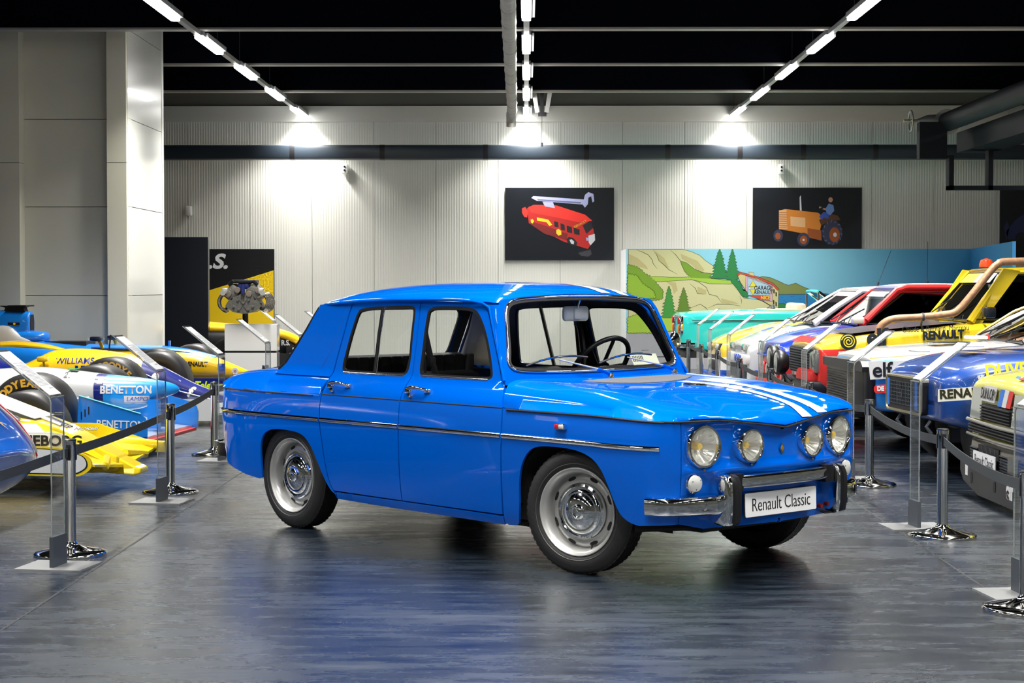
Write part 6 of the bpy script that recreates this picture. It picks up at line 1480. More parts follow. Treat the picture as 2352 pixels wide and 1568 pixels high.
# stickers on the bonnet nose
def nz5(x): return float(np.interp(-x,[-.03,0,.12,.5,.9],[.722,.772,.806,.866,.905]))
def npatch(y0,y1,z0,z1,m,sk=0):
    quad('sticker',[(.045,y0,z0),(.045,y1,z0),(.030,y1+sk,z1),(.030,y0+sk,z1)],m,H5)
npatch(-.43,-.13,.625,.725,INKW,.02)
M5=frame((.050,-.27,.672),(0,1,0),(1,0,.1)); textobj('lettering','DUNLOP',.095,INKB,H5,M=M5,bold=.002,sx=.80)
for k,mm in enumerate((mat('flag_blue',(.02,.16,.62),.4),INKW,INKR)):
    y0=-.06+.095*k; npatch(y0,y0+.09,.610,.715,mm,.03)
    quad('sticker',[(.032,y0+.03,.715),(.032,y0+.12,.715),(-.06,y0+.16,.800),(-.06,y0+.07,.800)],mm,H5)
quad('sticker',[(-.02,.26,.788),(-.02,.75,.788),(-.10,.75,.815),(-.10,.26,.815)],INKB,H5)
quad('sticker',[(-.018,.18,.792),(-.018,.30,.792),(-.10,.30,.818),(-.10,.18,.818)],INKR,H5)
M5=frame((-.055,.50,.812),(0,1,0),(.35,0,.94)); textobj('lettering','FACOM',.075,INKW,H5,M=M5,bold=.003,shear=.2)
for x,y in ((-.66,.68),(-.66,-.68),(-3.0,.7),(-3.0,-.7)): simple_wheel(H5,x,y,.31,.2,1 if y>0 else -1)

# ================================================================== LEFT-HAND ROW : SINGLE-SEATERS  (local x forward, y- toward the camera)
SL = mat('slick_tyre', (.012,.012,.013), .42, 0, 0, .5, var=(5,.25)); DKW = mat('dark_wheel', (.04,.04,.04), .35, .6)
LBL = (.005,.25,.72)
P_LB = mat('light_blue_paint', (.006,.27,.74), .28, 0, 1); P_NV = mat('navy_paint', (.004,.012,.16), .28, 0, 1); P_MB = mat('mid_blue_paint', (.004,.10,.50), .28, 0, 1); P_Y = mat('racing_yellow_paint', (.76,.46,.006), .28, 0, 1); P_W = mat('racing_white_paint', (.58,.59,.59), .28, 0, 1); P_RB = mat('racing_blue_paint', (.006,.17,.62), .28, 0, 1); P_LY = mat('lemon_yellow_paint', (.74,.55,.005), .3, 0, 1)
GOLD = mat('tyre_gold_lettering', (.50,.28,.04), .6)
def fwheel(parent, x, y, r, w, s, word=None, a0=0, col=None, steer=0):
    M = Matrix.Translation((x,y,r)) @ Matrix.Rotation(steer,4,'Z') @ frame((0,0,0),(1,0,0),(0,s,0))
    t = MB().lathe([(r*.55,w*.44),(r*.60,w*.50),(r*.78,w*.515),(r*.92,w*.485),(r*.975,w*.43),(r,w*.33),(r*1.003,0),(r,-w*.33),(r*.975,-w*.43),(r*.92,-w*.485),(r*.6,-w*.5),(r*.55,-w*.44)],56,M=M).build('tyre', SL, parent, ang=60)
    MB().lathe([(r*.56,w*.43),(r*.53,w*.45),(r*.50,w*.25),(r*.44,w*.10),(r*.16,w*.18),(r*.14,w*.34),(0,w*.34)],32,M=M).build('rim', DKW, t, ang=40)
    if word:
        sgn = s
        for i,ch in enumerate(word):
            a = a0 - (i-(len(word)-1)/2)*.235
            # letters stand radially, read clockwise from outside
            ml = Matrix.Rotation(a-math.pi/2,4,'Z')
            MM = M @ (Matrix.Identity(4) if True else ml) @ Matrix.Rotation(a,4,'Z') @ Matrix.Translation((r*.77,0,w*.515+.0015)) @ Matrix.Rotation(-math.pi/2,4,'Z')
            textobj('tyre_letter', ch, r*.24, col or GOLD, t, M=MM, bold=.004, ext=.001)
    return t
def ftext(parent, s, x, y, z, size, m, slope=0, sx=1, bold=0, shear=0, yaw=0, tilt=0, align='LEFT', sp=1):
    """lettering on the near (y-) flank; reads toward +x"""
    M = Matrix.Translation((x,y,z)) @ Matrix.Rotation(R(yaw),4,'Z') @ Matrix(((1,0,0,0),(0,0,-1,0),(0,1,0,0),(0,0,0,1))) @ Matrix.Rotation(R(slope),4,'Z') @ Matrix.Rotation(R(tilt),4,'X')
    return textobj('lettering', s, size, m, parent, M=M, sx=sx, bold=bold, shear=shear, align=align, ext=.0015, sp=sp)
def onst(st, x0, z0, off=.004):
    """map lettering (u right, v up) onto the near flank of a lofted body"""
    xs_=[-t[0] for t in st]
    def f(u,v):
        x=x0+u; z=z0+v; g_=lambda k: float(np.interp(-x,xs_,[t[k] for t in st])); hw,zb,zt,pw=g_(2),g_(3),g_(4),g_(5); zc=(zb+zt)/2; hh=(zt-zb)/2
        q=min(.995,abs((z-zc)/hh)); return (x, g_(1)-hw*(1-q**pw)**(1/pw)-off, z)
    return f
def wtext(parent, s, st, x, z, size, m, sx=1, bold=0, shear=0, slope=0, align='LEFT'):
    f = onst(st,x,z); c_,s_ = math.cos(R(slope)),math.sin(R(slope))
    return textobj('lettering', s, size, m, parent, fn=lambda u,v: f(u*c_-v*s_,u*s_+v*c_), sx=sx, bold=bold, shear=shear, align=align)
def wpatch(parent, name, st, poly, m, off=.003):
    f = onst(st,0,0,off); mn=np.array(poly).min(0); mx=np.array(poly).max(0)
    return panel(name, poly, f, m, parent, res=max((mx-mn).max()/5,.01), thick=0)
def arms(parent, x, y0, y1, z, m=TRIMBLACK):
    for dx in (.0,.28):
        for dz in (-.09,.08):
            MB().tube([(x-.14+dx*1.2,y0,z+dz),(x,y1,z+dz*.8)],.011,6).build('suspension_arm', m, parent)
def mirror(parent, x, y, z, m, s=-1, txt=None):
    a = MB().rbox(x-.05,x+.04,y-.075,y+.075,z,z+.055,.018).build('mirror', m, parent); MB().tube([(x,y,z),(x-.01,y-s*.05,z-.10)],.012,6).build('mirror_stalk', P_Y, a); return a

# ---- blue / white / light-blue single-seater with the pointed nose
BN = empty('racing_car', (-2.88,15.3,0), R(-5), 'single-seater with pointed light blue nose, white body and blue front endplates', 'racing car')
BNS = [(.0,0,.012,.49,.505,2),(-.03,0,.035,.465,.535,2),(-.12,0,.065,.43,.565,2),(-.30,0,.11,.345,.592,2.4),(-.45,0,.14,.325,.606,2.5),(-.60,0,.165,.325,.62,2.5),(-.68,0,.175,.34,.628,2.4),(-.9,0,.21,.31,.655,2.5),(-1.2,0,.25,.25,.68,2.6)]
loft('nose',[(.0,0,.012,.49,.505,2),(-.03,0,.035,.465,.535,2),(-.12,0,.065,.43,.565,2),(-.30,0,.11,.345,.592,2.4),(-.45,0,.14,.325,.606,2.5),(-.60,0,.165,.325,.62,2.5)],P_LB,BN,28)
loft('navy_band',[(-.598,0,.161,.345,.621,2.4),(-.68,0,.175,.34,.628,2.4)],P_NV,BN,28)
loft('white_cockpit_side',[(-.678,0,.176,.34,.629,2.4),(-.9,0,.21,.31,.655,2.5),(-1.2,0,.25,.25,.68,2.6),(-1.6,0,.30,.16,.66,2.8),(-2.0,0,.33,.12,.62,2.8)],P_W,BN,28)
loft('engine_cover',[(-1.75,0,.26,.3,.66,2.6),(-2.2,0,.24,.3,.80,2.4),(-2.6,0,.2,.3,.92,2.2),(-3.4,0,.16,.3,.70,2.2),(-4.0,0,.12,.3,.5,2.2)],P_LB,BN,24)
for s in (-1,1): loft('side_pod',[(-1.65,s*.52,.03,.2,.42,3),(-1.7,s*.52,.20,.10,.50,3.5),(-2.3,s*.52,.22,.08,.52,3.5),(-3.2,s*.45,.18,.08,.40,3)],P_RB,BN,20)
for s in (-1,1):
    ep = MB().prism([(-.60,.485),(-.10,.345),(-.06,.31),(-.045,.26),(-.05,.13),(-.30,.10),(-.62,.13)],1,s*.76-.008,s*.76+.008).build('wing_endplate', P_RB, BN, smooth=False)
    if s<0:
        e2=MB().prism([(-.615,.13),(-.30,.10),(-.05,.13),(-.05,.165),(-.30,.15),(-.615,.18)],1,s*.76-.0095,s*.76+.0095).build('navy_foot', P_NV, ep, smooth=False)
        ftext(ep,'BENETTON',-.46,-.7695,.262,.085,INKW,slope=-1,bold=.001,sx=.9)
        for k in range(3): MB().box(-.585+.03*k,-.575+.03*k,-.770,-.768,.30+.02*k,.36+.02*k).build('vent_mark', INKB, ep, smooth=False)
        MB().tube([(-.60,-.768,.488),(-.10,-.768,.348)],.006,6).build('bright_edge', mat('cyan_edge',(.02,.5,.8),.3), ep)
loft('front_wing',[(-.10,0,.75,.12,.15,4),(-.35,0,.75,.13,.18,4),(-.55,0,.75,.20,.24,4)],P_W,BN,16,M=None)
MB().box(-.12,-.06,-.75,.75,.10,.125).build('red_wing_edge', INKR, BN, smooth=False)
for y in (-.11,.11): MB().box(-.24,-.13,y-.01,y+.01,.18,.42).build('nose_pillar', P_RB, BN, smooth=False)
wtext(BN,'BENETTON',BNS,-.625,.497,.088,INKW,bold=.003,sx=.92)
st_=wpatch(BN,'white_sticker',BNS,[(-.43,.395),(-.23,.393),(-.23,.448),(-.43,.450)],INKW)
wtext(st_,'LAMPO',BNS,-.415,.421,.052,INKBL,shear=.3)
wpatch(BN,'white_sticker_edge',BNS,[(-.43,.388),(-.22,.386),(-.22,.382),(-.43,.384)],INKW)
wpatch(BN,'sticker',BNS,[(-.655,.55),(-.61,.55),(-.60,.595),(-.645,.595)],INKW); MB().box(-.92,-.84,-.10,-.02,.662,.670).build('number_sticker', mat('decal_green',(.03,.35,.08),.4), BN, smooth=False)
wtext(BN,'21',BNS,-.93,.62,.06,INKB,bold=.002)
arms(BN,-.90,-.22,-.66,.36,P_W); arms(BN,-.90,.22,.66,.36,P_W)
fwheel(BN,-.95,-.80,.335,.31,-1,'GOODYEAR',a0=R(118),col=mat('tyre_gold_bright',(.62,.34,.03),.5)); fwheel(BN,-.95,.80,.335,.31,1)
fwheel(BN,-3.7,-.78,.335,.36,-1); fwheel(BN,-3.7,.78,.335,.36,1)
MB().box(-4.4,-4.1,-.5,.5,.75,.79).box(-4.4,-4.0,-.51,-.49,.4,.85).box(-4.4,-4.0,.49,.51,.4,.85).build('rear_wing', P_RB, BN, smooth=False)

# ---- yellow and navy single-seater
WL = empty('racing_car', (-3.06,18.6,0), R(-5), 'single-seater with yellow cockpit, navy nose and big gold-lettered tyres', 'racing car')
loft('nose',[(.06,0,.02,.20,.215,2),(.03,0,.06,.185,.235,2.4),(-.10,0,.10,.17,.295,2.6),(-.35,0,.13,.17,.40,2.6),(-.60,0,.16,.17,.53,2.6),(-.80,0,.19,.17,.615,2.6)],P_NV,WL,28)
loft('yellow_cockpit_side',[(-.798,0,.191,.17,.616,2.6),(-1.0,0,.22,.17,.672,2.6),(-1.3,0,.26,.17,.712,2.5),(-1.55,0,.30,.16,.722,2.5),(-1.75,0,.33,.15,.70,2.5),(-1.95,0,.35,.14,.60,2.8),(-2.1,0,.36,.14,.55,3)],P_Y,WL,28)
WLS = [(.03,0,.06,.185,.235,2.4),(-.10,0,.10,.17,.295,2.6),(-.35,0,.13,.17,.40,2.6),(-.60,0,.16,.17,.53,2.6),(-.80,0,.19,.17,.615,2.6),(-1.0,0,.22,.17,.672,2.6),(-1.3,0,.26,.17,.712,2.5),(-1.55,0,.30,.16,.722,2.5),(-1.75,0,.33,.15,.70,2.5)]
MB().tube([(-.80,-.196,.50),(-.40,-.150,.30),(-.02,-.09,.20)],.006,6).build('white_pinstripe', INKW, WL)
for ch,x,z in (('e',-.68,.47),('l',-.46,.36),('f',-.32,.30)): wtext(WL,ch,WLS,x,z,.15,INKW,slope=-28,bold=.006)
wtext(WL,'WILLIAMS',WLS,-1.64,.60,.078,P_NV,slope=1,bold=.001,sx=1.1)
MB().box(-1.43,-1.40,-.31,-.30,.50,.56).box(-1.37,-1.33,-.31,-.30,.50,.56).build('navy_number', P_NV, WL, smooth=False)
loft('engine_cover',[(-2.0,0,.2,.35,.55,2.4),(-2.35,0,.22,.3,.62,2.2),(-2.6,0,.22,.3,.90,2.2),(-3.3,0,.16,.3,.72,2.2),(-3.9,0,.12,.3,.5,2.2)],P_NV,WL,24)
for s in (-1,1): loft('side_pod',[(-1.75,s*.55,.03,.2,.40,3),(-1.8,s*.55,.22,.08,.48,3.5),(-2.4,s*.55,.25,.08,.52,3.5),(-3.3,s*.45,.18,.08,.40,3)],P_NV,WL,20)
mirror(WL,-1.72,-.40,.60,P_Y); MB().tube([(-1.18,0,.70),(-1.16,0,.86)],.008,6).build('aerial', TRIMBLACK, WL)
loft('front_wing',[(.10,0,.74,.09,.11,4),(-.15,0,.74,.09,.14,4),(-.35,0,.74,.14,.17,4)],P_W,WL,16)
for y in (-.757,.757): MB().box(-.40,.12,y-.007,y+.007,.05,.26).build('wing_endplate', P_W, WL, smooth=False)
ftext(WL,'Canon',-.22,-.40,.165,.10,INKB,bold=.004,sx=.8)
MB().rbox(-.34,-.24,-.42,-.40,.16,.23,.02).build('green_logo', mat('decal_green2',(.05,.5,.05),.4), WL)
arms(WL,-.85,-.2,-.62,.33); arms(WL,-.85,.2,.62,.33)
fwheel(WL,-.88,-.80,.335,.31,-1,'GOODYEAR',a0=R(62)); fwheel(WL,-.88,.80,.335,.31,1)
fwheel(WL,-3.7,-.78,.335,.36,-1); fwheel(WL,-3.7,.78,.335,.36,1)
MB().box(-4.4,-4.1,-.5,.5,.75,.79).box(-4.4,-4.0,-.51,-.49,.4,.85).box(-4.4,-4.0,.49,.51,.4,.85).build('rear_wing', P_NV, WL, smooth=False)

# ---- blue and yellow single-seater with the tall air box
RN = empty('racing_car', (-3.25,21.4,0), R(-5), 'blue and yellow single-seater with a tall air intake and black camera wing', 'racing car')
loft('nose',[(.04,0,.02,.33,.36,2),(.0,0,.07,.30,.385,2.4),(-.12,0,.11,.28,.435,2.6),(-.40,0,.15,.28,.545,2.6),(-.66,0,.18,.27,.608,2.6),(-1.0,0,.21,.25,.645,2.6),(-1.5,0,.26,.2,.655,2.6),(-1.75,0,.29,.18,.66,2.6)],P_Y,RN,28)
loft('blue_nose_top',[(-.35,0,.06,.50,.545,2),(-.66,0,.12,.55,.622,2),(-1.0,0,.17,.58,.662,2),(-1.5,0,.23,.60,.675,2),(-1.76,0,.27,.6,.68,2)],P_RB,RN,20)
loft('cockpit',[(-1.72,0,.29,.16,.675,2.8),(-2.1,0,.33,.14,.70,2.8),(-2.4,0,.35,.14,.72,2.8),(-2.9,0,.34,.14,.70,2.8)],P_RB,RN,24)
MB().box(-2.35,-1.85,-.17,.17,.62,.712).build('cockpit_opening', MATTE, RN, smooth=False)
loft('air_box',[(-2.56,0,.085,.79,1.035,2.6),(-2.58,0,.105,.74,1.055,2.8),(-2.72,0,.125,.66,1.065,2.6),(-3.0,0,.15,.5,1.06,2.4),(-3.5,0,.14,.4,.85,2.4),(-4.1,0,.10,.3,.55,2.2)],P_RB,RN,28)
MB().add([(-2.555,-.06,.82),(-2.555,.06,.82),(-2.555,.07,.93),(-2.555,.05,1.02),(-2.555,-.05,1.02),(-2.555,-.07,.93)],[(0,1,2,3,4,5)]).build('intake_mouth', MATTE, RN, smooth=False)
loft('head_surround',[(-2.35,0,.03,.74,.78,2),(-2.40,0,.14,.70,.82,2.4),(-2.62,0,.19,.66,.84,2.4),(-2.9,0,.2,.6,.82,2.2)],P_RB,RN,20)
MB().prism([(-2.62,1.05),(-2.88,1.05),(-2.86,1.10),(-2.95,1.125),(-2.58,1.125),(-2.64,1.10)],1,-.06,.06).box(-2.80,-2.58,-.14,.14,1.115,1.13).build('camera_wing', TRIMBLACK, RN, smooth=False)
MB().box(-2.80,-2.66,-.135,-.128,.90,.93).build('dark_label', INKB, RN, smooth=False); MB().lathe([(0,0),(.014,0),(.014,.004)],12,M=frame((-2.72,-.136,.915),(1,0,0),(0,-1,0))).build('yellow_dot', INKY, RN)
loft('white_engine_flank',[(-2.52,-.17,.02,.66,.72,2.2),(-2.66,-.16,.05,.62,.80,2.2),(-2.85,-.15,.06,.6,.90,2.2),(-3.4,-.12,.06,.5,.80,2.2)],P_W,RN,20)
for s in (-1,1):
    loft('side_pod',[(-1.88,s*.45,.04,.25,.50,3),(-1.95,s*.50,.20,.15,.60,3.4),(-2.3,s*.52,.24,.12,.66,3.2),(-2.9,s*.50,.22,.10,.66,3),(-3.6,s*.40,.16,.10,.42,3)],P_RB,RN,20)
loft('yellow_pod_top',[(-1.95,-.50,.04,.60,.63,2),(-2.25,-.50,.14,.62,.70,2.2),(-2.6,-.48,.16,.62,.73,2.2),(-3.1,-.45,.14,.6,.68,2.2)],P_Y,RN,20)
ftext(RN,'Wrangler',-2.90,-.60,.665,.11,INKB,slope=-2,bold=.005,shear=.3,sx=.95,tilt=-35)
for y,t_ in ((-.36,'elf'),(.20,None)):
    mm=MB().rbox(-1.70,-1.60,y-.09,y+.09,.72,.775,.02).build('mirror', mat('navy_black',(.008,.01,.03),.25,0,1), RN); MB().tube([(-1.64,y+.03,.72),(-1.62,y+.08,.64)],.02,6).build('mirror_stalk', P_Y, mm)
    if t_: ftext(mm,t_,-1.735,-.445,.748,.05,INKW,bold=.002,yaw=0)
MB().rbox(-1.72,-1.58,-.46,-.30,.722,.777,.02).build('mirror_cap', mat('navy_black'), RN)
RNS = [(.0,0,.07,.30,.385,2.4),(-.12,0,.11,.28,.435,2.6),(-.40,0,.15,.28,.545,2.6),(-.66,0,.18,.27,.608,2.6),(-1.0,0,.21,.25,.645,2.6)]
wtext(RN,'RENAULT',RNS,-.68,.455,.07,INKB,slope=-1,bold=.003,sx=.85)
MB().box(-.30,-.22,-.150,-.140,.385,.46).build('blue_sticker', INKBL, RN, smooth=False)
fl=MB()
for k in range(6): fl.lathe([(0,0),(.018,0),(.018,.004),(0,.004)],12,M=frame((-.10+.024*math.cos(k*1.047),-.128,.375+.024*math.sin(k*1.047)),(1,0,0),(-.0,-1,0)))
fo_=fl.build('flower_petals', INKW, RN); fo_['kind']='stuff'; MB().lathe([(0,0),(.011,0),(.011,.006)],12,M=frame((-.10,-.130,.375),(1,0,0),(0,-1,0))).build('flower_heart', INKR, RN)
for s in (-1,1): MB().prism([(-.45,.10),(-.45,.32),(.05,.32),(.12,.26),(.12,.10)],1,s*.74-.008,s*.74+.008).build('wing_endplate', P_NV, RN, smooth=False)
ftext(RN,'Telefonica',-.42,-.752,.235,.13,mat('decal_lime',(.60,.80,.02),.4),bold=.004,shear=.3,sx=.8)
loft('front_wing',[(.10,0,.73,.10,.12,4),(-.15,0,.73,.11,.16,4),(-.38,0,.73,.18,.21,4)],P_NV,RN,16)
MB().box(-.92,-.90,-.02,.02,.62,.72).build('fin', P_RB, RN, smooth=False)
arms(RN,-.80,-.2,-.62,.33); arms(RN,-.80,.2,.62,.33)
fwheel(RN,-.82,-.78,.33,.31,-1,'MICHELIN',a0=R(50)); fwheel(RN,-.82,.78,.33,.31,1); fwheel(RN,-3.8,-.76,.33,.36,-1); fwheel(RN,-3.8,.76,.33,.36,1)
MB().box(-4.5,-4.1,-.5,.5,.80,.84).box(-4.5,-4.0,-.51,-.49,.4,.95).box(-4.5,-4.0,.49,.51,.4,.95).build('rear_wing', P_RB, RN, smooth=False)

# ---- yellow wedge-nosed single-seater with the wide front wing
YW_ = empty('racing_car', (-2.70,12.55,0), R(-5), 'yellow wedge-nosed single-seater with wide low front wing and white endplate', 'racing car')
# centre spine : wedge
def wedge(name, st, m, parent):
    vs=[];fs=[]
    for x,hb,ht,zb,zt in st: vs += [(x,-hb,zb),(x,hb,zb),(x,ht,zt),(x,-ht,zt)]
    for i in range(len(st)-1):
        for j in range(4): fs.append((4*i+j,4*i+(j+1)%4,4*i+4+(j+1)%4,4*i+4+j))
    n=4*len(st)-4; fs += [(0,3,2,1),(n,n+1,n+2,n+3)]
    o=MB().add(vs,fs).build(name,m,parent,smooth=False); md=o.modifiers.new('b','BEVEL'); md.width=.012; md.segments=2; bake(o); return o
wedge('nose',[(-.02,.05,.05,.13,.165),(-.06,.14,.12,.10,.205),(-.20,.20,.14,.10,.275),(-.45,.30,.18,.10,.40),(-.62,.34,.22,.10,.455),(-.90,.36,.26,.10,.50),(-1.4,.38,.30,.08,.52),(-2.2,.42,.32,.08,.54)],P_LY,YW_)
wedge('nose_blade',[(.10,.10,.085,.085,.12),(.06,.13,.10,.08,.135),(-.25,.12,.09,.10,.30)],P_LY,YW_)
for s in (-1,1):
    wedge('front_wing',[(.02,.0,.0,.0,.0),(.02,.0,.0,.0,.0)],P_LY,YW_) if False else None
    vs=[(-.02,s*.10,.13),(-.02,s*.70,.19),(-.45,s*.70,.21),(-.45,s*.15,.26),(-.02,s*.10,.15),(-.02,s*.70,.205),(-.45,s*.70,.25),(-.45,s*.15,.30)]
    w_=MB().add(vs,[(0,1,2,3),(7,6,5,4),(0,4,5,1),(1,5,6,2),(2,6,7,3),(3,7,4,0)]).build('front_wing', P_LY, YW_, smooth=False)
    MB().add([(-.05,s*.16,.155),(-.05,s*.30,.17),(-.28,s*.34,.285),(-.28,s*.18,.30)],[(0,1,2,3)]).build('raised_web', P_LY, w_, smooth=False)
    MB().tube([(-.10,s*.20,.20),(-.03,s*.45,.17)],.028,8).build('wing_rib', P_LY, w_)
# far endplate stands up, near endplate carries the white oval
MB().prism([(-.75,.15),(-.72,.37),(-.45,.37),(-.10,.26),(-.08,.17)],1,.66,.68).build('far_endplate', P_LY, YW_, smooth=False)
MB().tube([(-.30,.62,.245),(.02,.66,.215),(.02,.66,.17)],.045,10).build('far_wing_tip', P_LY, YW_)
ov = rounded([(-1.10,.145),(-.10,.13),(-.02,.19),(-.05,.27),(-.25,.32),(-1.10,.33)],[.02,.10,.06,.10,.12,.02],6)
ne=MB().prism(ov,1,-.735,-.715).build('near_endplate', P_LY, YW_, smooth=False)
MB().prism([(x*.95-.035,z*.82+.042) for x,z in ov],1,-.738,-.734).build('white_oval', P_W, ne, smooth=False)
MB().prism([(x*.965-.026,z*.88+.028) for x,z in ov],1,-.737,-.7335).build('black_outline', INKB, ne, smooth=False)
ftext(YW_,'MEBORG',-.595,-.476,.335,.095,INKB,bold=.003,sx=1.1)
MB().box(-.95,-.28,-.473,-.464,.29,.375).build('white_sticker', INKW, YW_, smooth=False)
MB().prism([(-1.0,.385),(-.40,.39),(-.30,.375),(-1.0,.37)],1,-.43,-.42).build('white_flash', INKW, YW_, smooth=False)
wedge('side_fairing',[(-.30,.0,.0,.2,.2),(-.31,.0,.0,.2,.2)],P_LY,YW_) if False else None
vs=[(-.34,-.42,.16),(-.62,-.46,.14),(-1.3,-.48,.12),(-1.3,-.44,.42),(-.70,-.42,.43),(-.42,-.26,.40),(-.34,-.18,.30),(-1.3,-.2,.45)]
MB().add([(-.30,-.44,.14),(-1.4,-.46,.12),(-1.4,-.43,.40),(-.75,-.43,.41),(-.40,-.38,.33),(-.36,-.16,.34),(-.60,-.20,.44),(-1.4,-.20,.46)],[(0,1,2,3,4),(4,3,6,5),(3,2,7,6)]).build('side_fairing', P_LY, YW_, smooth=False)
MB().box(-.80,-.62,-.445,-.425,.30,.40).build('dark_duct', MATTE, YW_, smooth=False)
vs_=[(-.60,-.235,.458),(-1.05,-.30,.56),(-1.05,.30,.72),(-.60,.20,.47)]
MB().add([(-.60,-.20,.462),(-.60,.20,.462),(-1.15,.24,.66),(-1.15,-.24,.66),(-1.15,-.30,.50),(-.75,-.30,.46)],[(0,1,2,3)]).build('white_windscreen_panel', P_W, YW_, smooth=False)
MB().add([(-.66,-.26,.462),(-1.15,-.245,.655),(-1.15,-.35,.47),(-.80,-.35,.455)],[(0,1,2,3)]).build('dark_cockpit_side', MATTE, YW_, smooth=False)
MB().add([(-.66,-.302,.455),(-1.2,-.31,.47),(-1.2,-.255,.64),(-.70,-.225,.48)],[(0,1,2,3)]).build('dark_side_screen', TRIMBLACK, YW_, smooth=False)
M=Matrix.Translation((-.40,-.02,.398))@Matrix.Rotation(R(-90),4,'Z')@Matrix.Rotation(R(26),4,'X')
ftext(YW_,'NORE/I',-.36,-.10,.388,.05,INKB,tilt=-64,bold=.002,shear=.2)
for k in range(3): MB().tube([(-.62+.02*k,-.02+.05*k,.462-.004*k),(-.42,-.04+.05*k,.392)],.006,5).build('black_nose_line', INKB, YW_)
MB().tube([(-.60,-.06,.462),(-.46,-.07,.41)],.014,5).build('white_nose_number', INKW, YW_)
loft('body',[(-1.3,0,.40,.08,.50,3),(-1.8,0,.45,.06,.55,3),(-2.6,0,.40,.06,.60,2.6),(-3.4,0,.25,.1,.6,2.4)],P_LY,YW_,20)
arms(YW_,-.95,-.3,-.62,.28); arms(YW_,-.95,.3,.62,.28)
fwheel(YW_,-.98,.74,.30,.26,1); fwheel(YW_,-2.9,-.7,.33,.36,-1); fwheel(YW_,-2.9,.7,.33,.36,1); fwheel(YW_,-1.45,-.74,.26,.2,-1)
MB().box(-3.7,-3.4,-.5,.5,.85,.88).box(-3.55,-3.5,-.05,.05,.5,.86).build('rear_wing', P_LY, YW_, smooth=False)

# ---- rounded blue prototype nose nearest the camera
AP = empty('prototype_racer', (-2.99,10.35,0), R(-5), 'rounded blue prototype body with white stitched stripes at the left edge', 'racing car')
loft('body',[(.03,0,.30,.30,.36,2),(.02,0,.55,.25,.41,2.4),(-.04,0,.74,.18,.475,2.6),(-.12,0,.82,.13,.60,2.6),(-.22,0,.84,.11,.72,2.4),(-.40,0,.86,.10,.82,2.4),(-.8,0,.88,.10,.88,2.3),(-1.6,0,.9,.10,.88,2.3),(-3.2,0,.88,.12,.82,2.4),(-3.8,0,.8,.2,.6,2.4)],P_MB,AP,40,nx=6)
def body_line(name, pts, r, m):
    MB().tube([Vector(p) for p in pts], r, 6).build(name, m, AP)
def apt(x, a):   # point on the loft surface, a = angle from the near side over the top
    T=[(.03,.30,.30,.36,2),(.02,.55,.25,.41,2.4),(-.04,.74,.18,.475,2.6),(-.12,.82,.13,.60,2.6),(-.22,.84,.11,.72,2.4),(-.40,.86,.10,.82,2.4),(-.8,.88,.10,.88,2.3)]
    T=crom_arr(T,4); xs_=[-t[0] for t in T]; g_=lambda k: float(np.interp(-x,xs_,[t[k] for t in T])); hw,zb,zt,pw=g_(1),g_(2),g_(3),g_(4); zc=(zb+zt)/2; hh=(zt-zb)/2
    c_,s_=math.cos(a),math.sin(a); return Vector((x,-hw*math.copysign(abs(c_)**(2/pw),c_),zc+hh*math.copysign(abs(s_)**(2/pw),s_)))*1.0+Vector((.008,.008 if a > math.pi/2 else -.008,.008))
for off,m_,r_ in ((0,INKW,.008),(.10,INKR,.006),(.18,INKW,.006)):
    MB().tube([apt(x,R(a+off*80)) for x,a in ((-.75,96),(-.5,103),(-.35,110),(-.22,119),(-.12,129),(-.06,141),(-.03,155),(-.02,172))],r_,6).build('side_stripe', m_, AP)
for i,(x0,a0,x1,a1) in enumerate(((-.7,118,-.12,150),(-.7,88,-.10,100),(-.7,150,-.10,168))):
    for k in range(8):
        t0=k/8; t1=t0+.07; MB().tube([apt(x0+(x1-x0)*t,R(a0+(a1-a0)*t)) for t in (t0,t1)],.005,5).build('white_dash', INKW, AP)
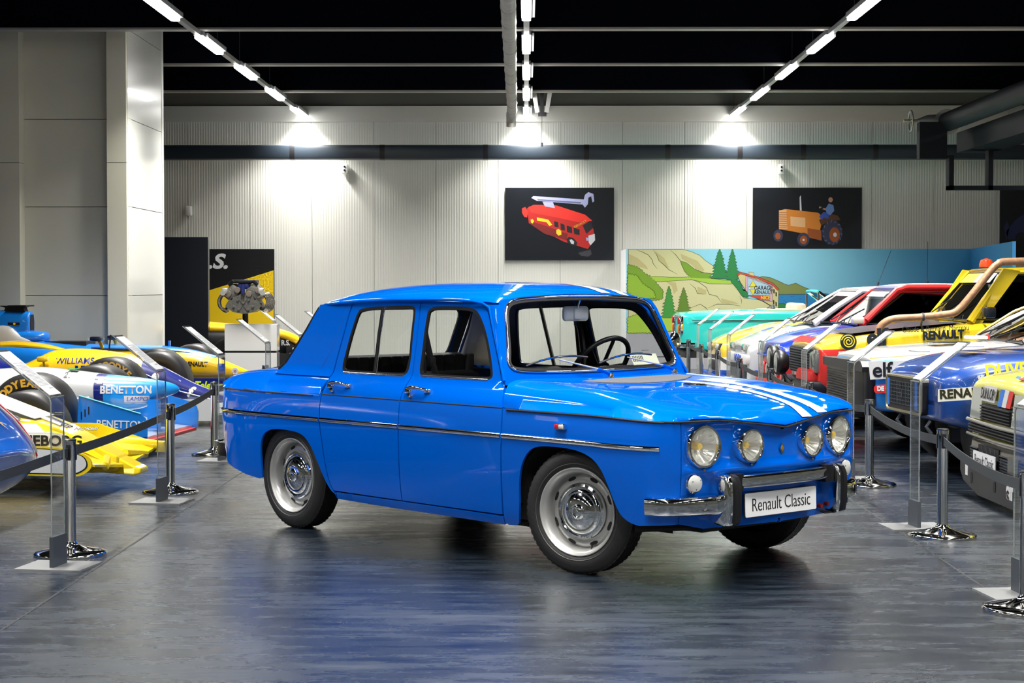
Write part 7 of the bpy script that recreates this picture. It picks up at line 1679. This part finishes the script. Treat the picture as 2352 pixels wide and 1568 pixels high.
MB().add([apt(-.40,R(92)),apt(-.25,R(99)),apt(-.07,R(112)),apt(-.25,R(93))],[(0,1,2,3)]).build('gold_arrow', mat('gold_arrow',(.75,.40,.08),.4), AP, smooth=False)

# ---- yellow and black single-seater far back by the plinth
RSF = empty('racing_car', (-3.25,27.9,0), 0, 'small yellow and black single-seater behind the white engine plinth', 'racing car')
loft('yellow_nose_top',[(-.06,0,.05,.42,.46,2),(-.10,0,.10,.42,.52,2.2),(-.20,0,.14,.46,.60,2.2),(-.35,0,.17,.52,.672,2.2),(-.55,0,.19,.56,.73,2.2),(-.75,0,.21,.60,.755,2.2),(-1.3,0,.25,.62,.80,2.2),(-2.0,0,.28,.6,.86,2.2)],P_Y,RSF,24)
loft('black_nose_side',[(-.22,0,.10,.38,.46,2.4),(-.4,0,.18,.30,.60,2.6),(-.7,0,.22,.24,.70,2.6),(-1.3,0,.27,.2,.74,2.8),(-2.4,0,.3,.15,.74,2.8)],TRIMBLACK,RSF,24)
ftext(RSF,'R.S.',-.43,-.205,.50,.11,INKW,bold=.003,sx=.8,yaw=10)
for z in (.48,.53): MB().prism([(-.54,z),(-.505,z+.022),(-.47,z),(-.505,z-.022)],1,-.222,-.20).build('orange_diamond', mat('decal_orange'), RSF, smooth=False)
for z in (.33,.22): loft('wing_blade',[(.02,0,.70,z,z+.02,4),(-.25,0,.70,z,z+.04,4)],TRIMBLACK,RSF,12)
MB().box(-.35,-.26,-.24,-.20,.10,.44).build('wing_post', TRIMBLACK, RSF, smooth=False); MB().box(-.42,.0,-.71,-.69,.10,.36).build('wing_endplate', TRIMBLACK, RSF, smooth=False)
MB().rbox(-.25,.0,-.3,.3,.36,.43,.01).build('white_wing_element', INKW, RSF)
arms(RSF,-.35,.15,.65,.40); arms(RSF,-.9,-.15,-.65,.40)
fwheel(RSF,.02,.78,.30,.28,1); fwheel(RSF,-1.1,-.74,.30,.2,-1); fwheel(RSF,-3.2,-.74,.33,.3,-1); fwheel(RSF,-3.2,.74,.33,.3,1)
loft('air_box',[(-1.9,0,.09,.7,.98,2.4),(-2.3,0,.14,.5,1.0,2.4),(-3.2,0,.12,.3,.7,2.4)],P_Y,RSF,20)
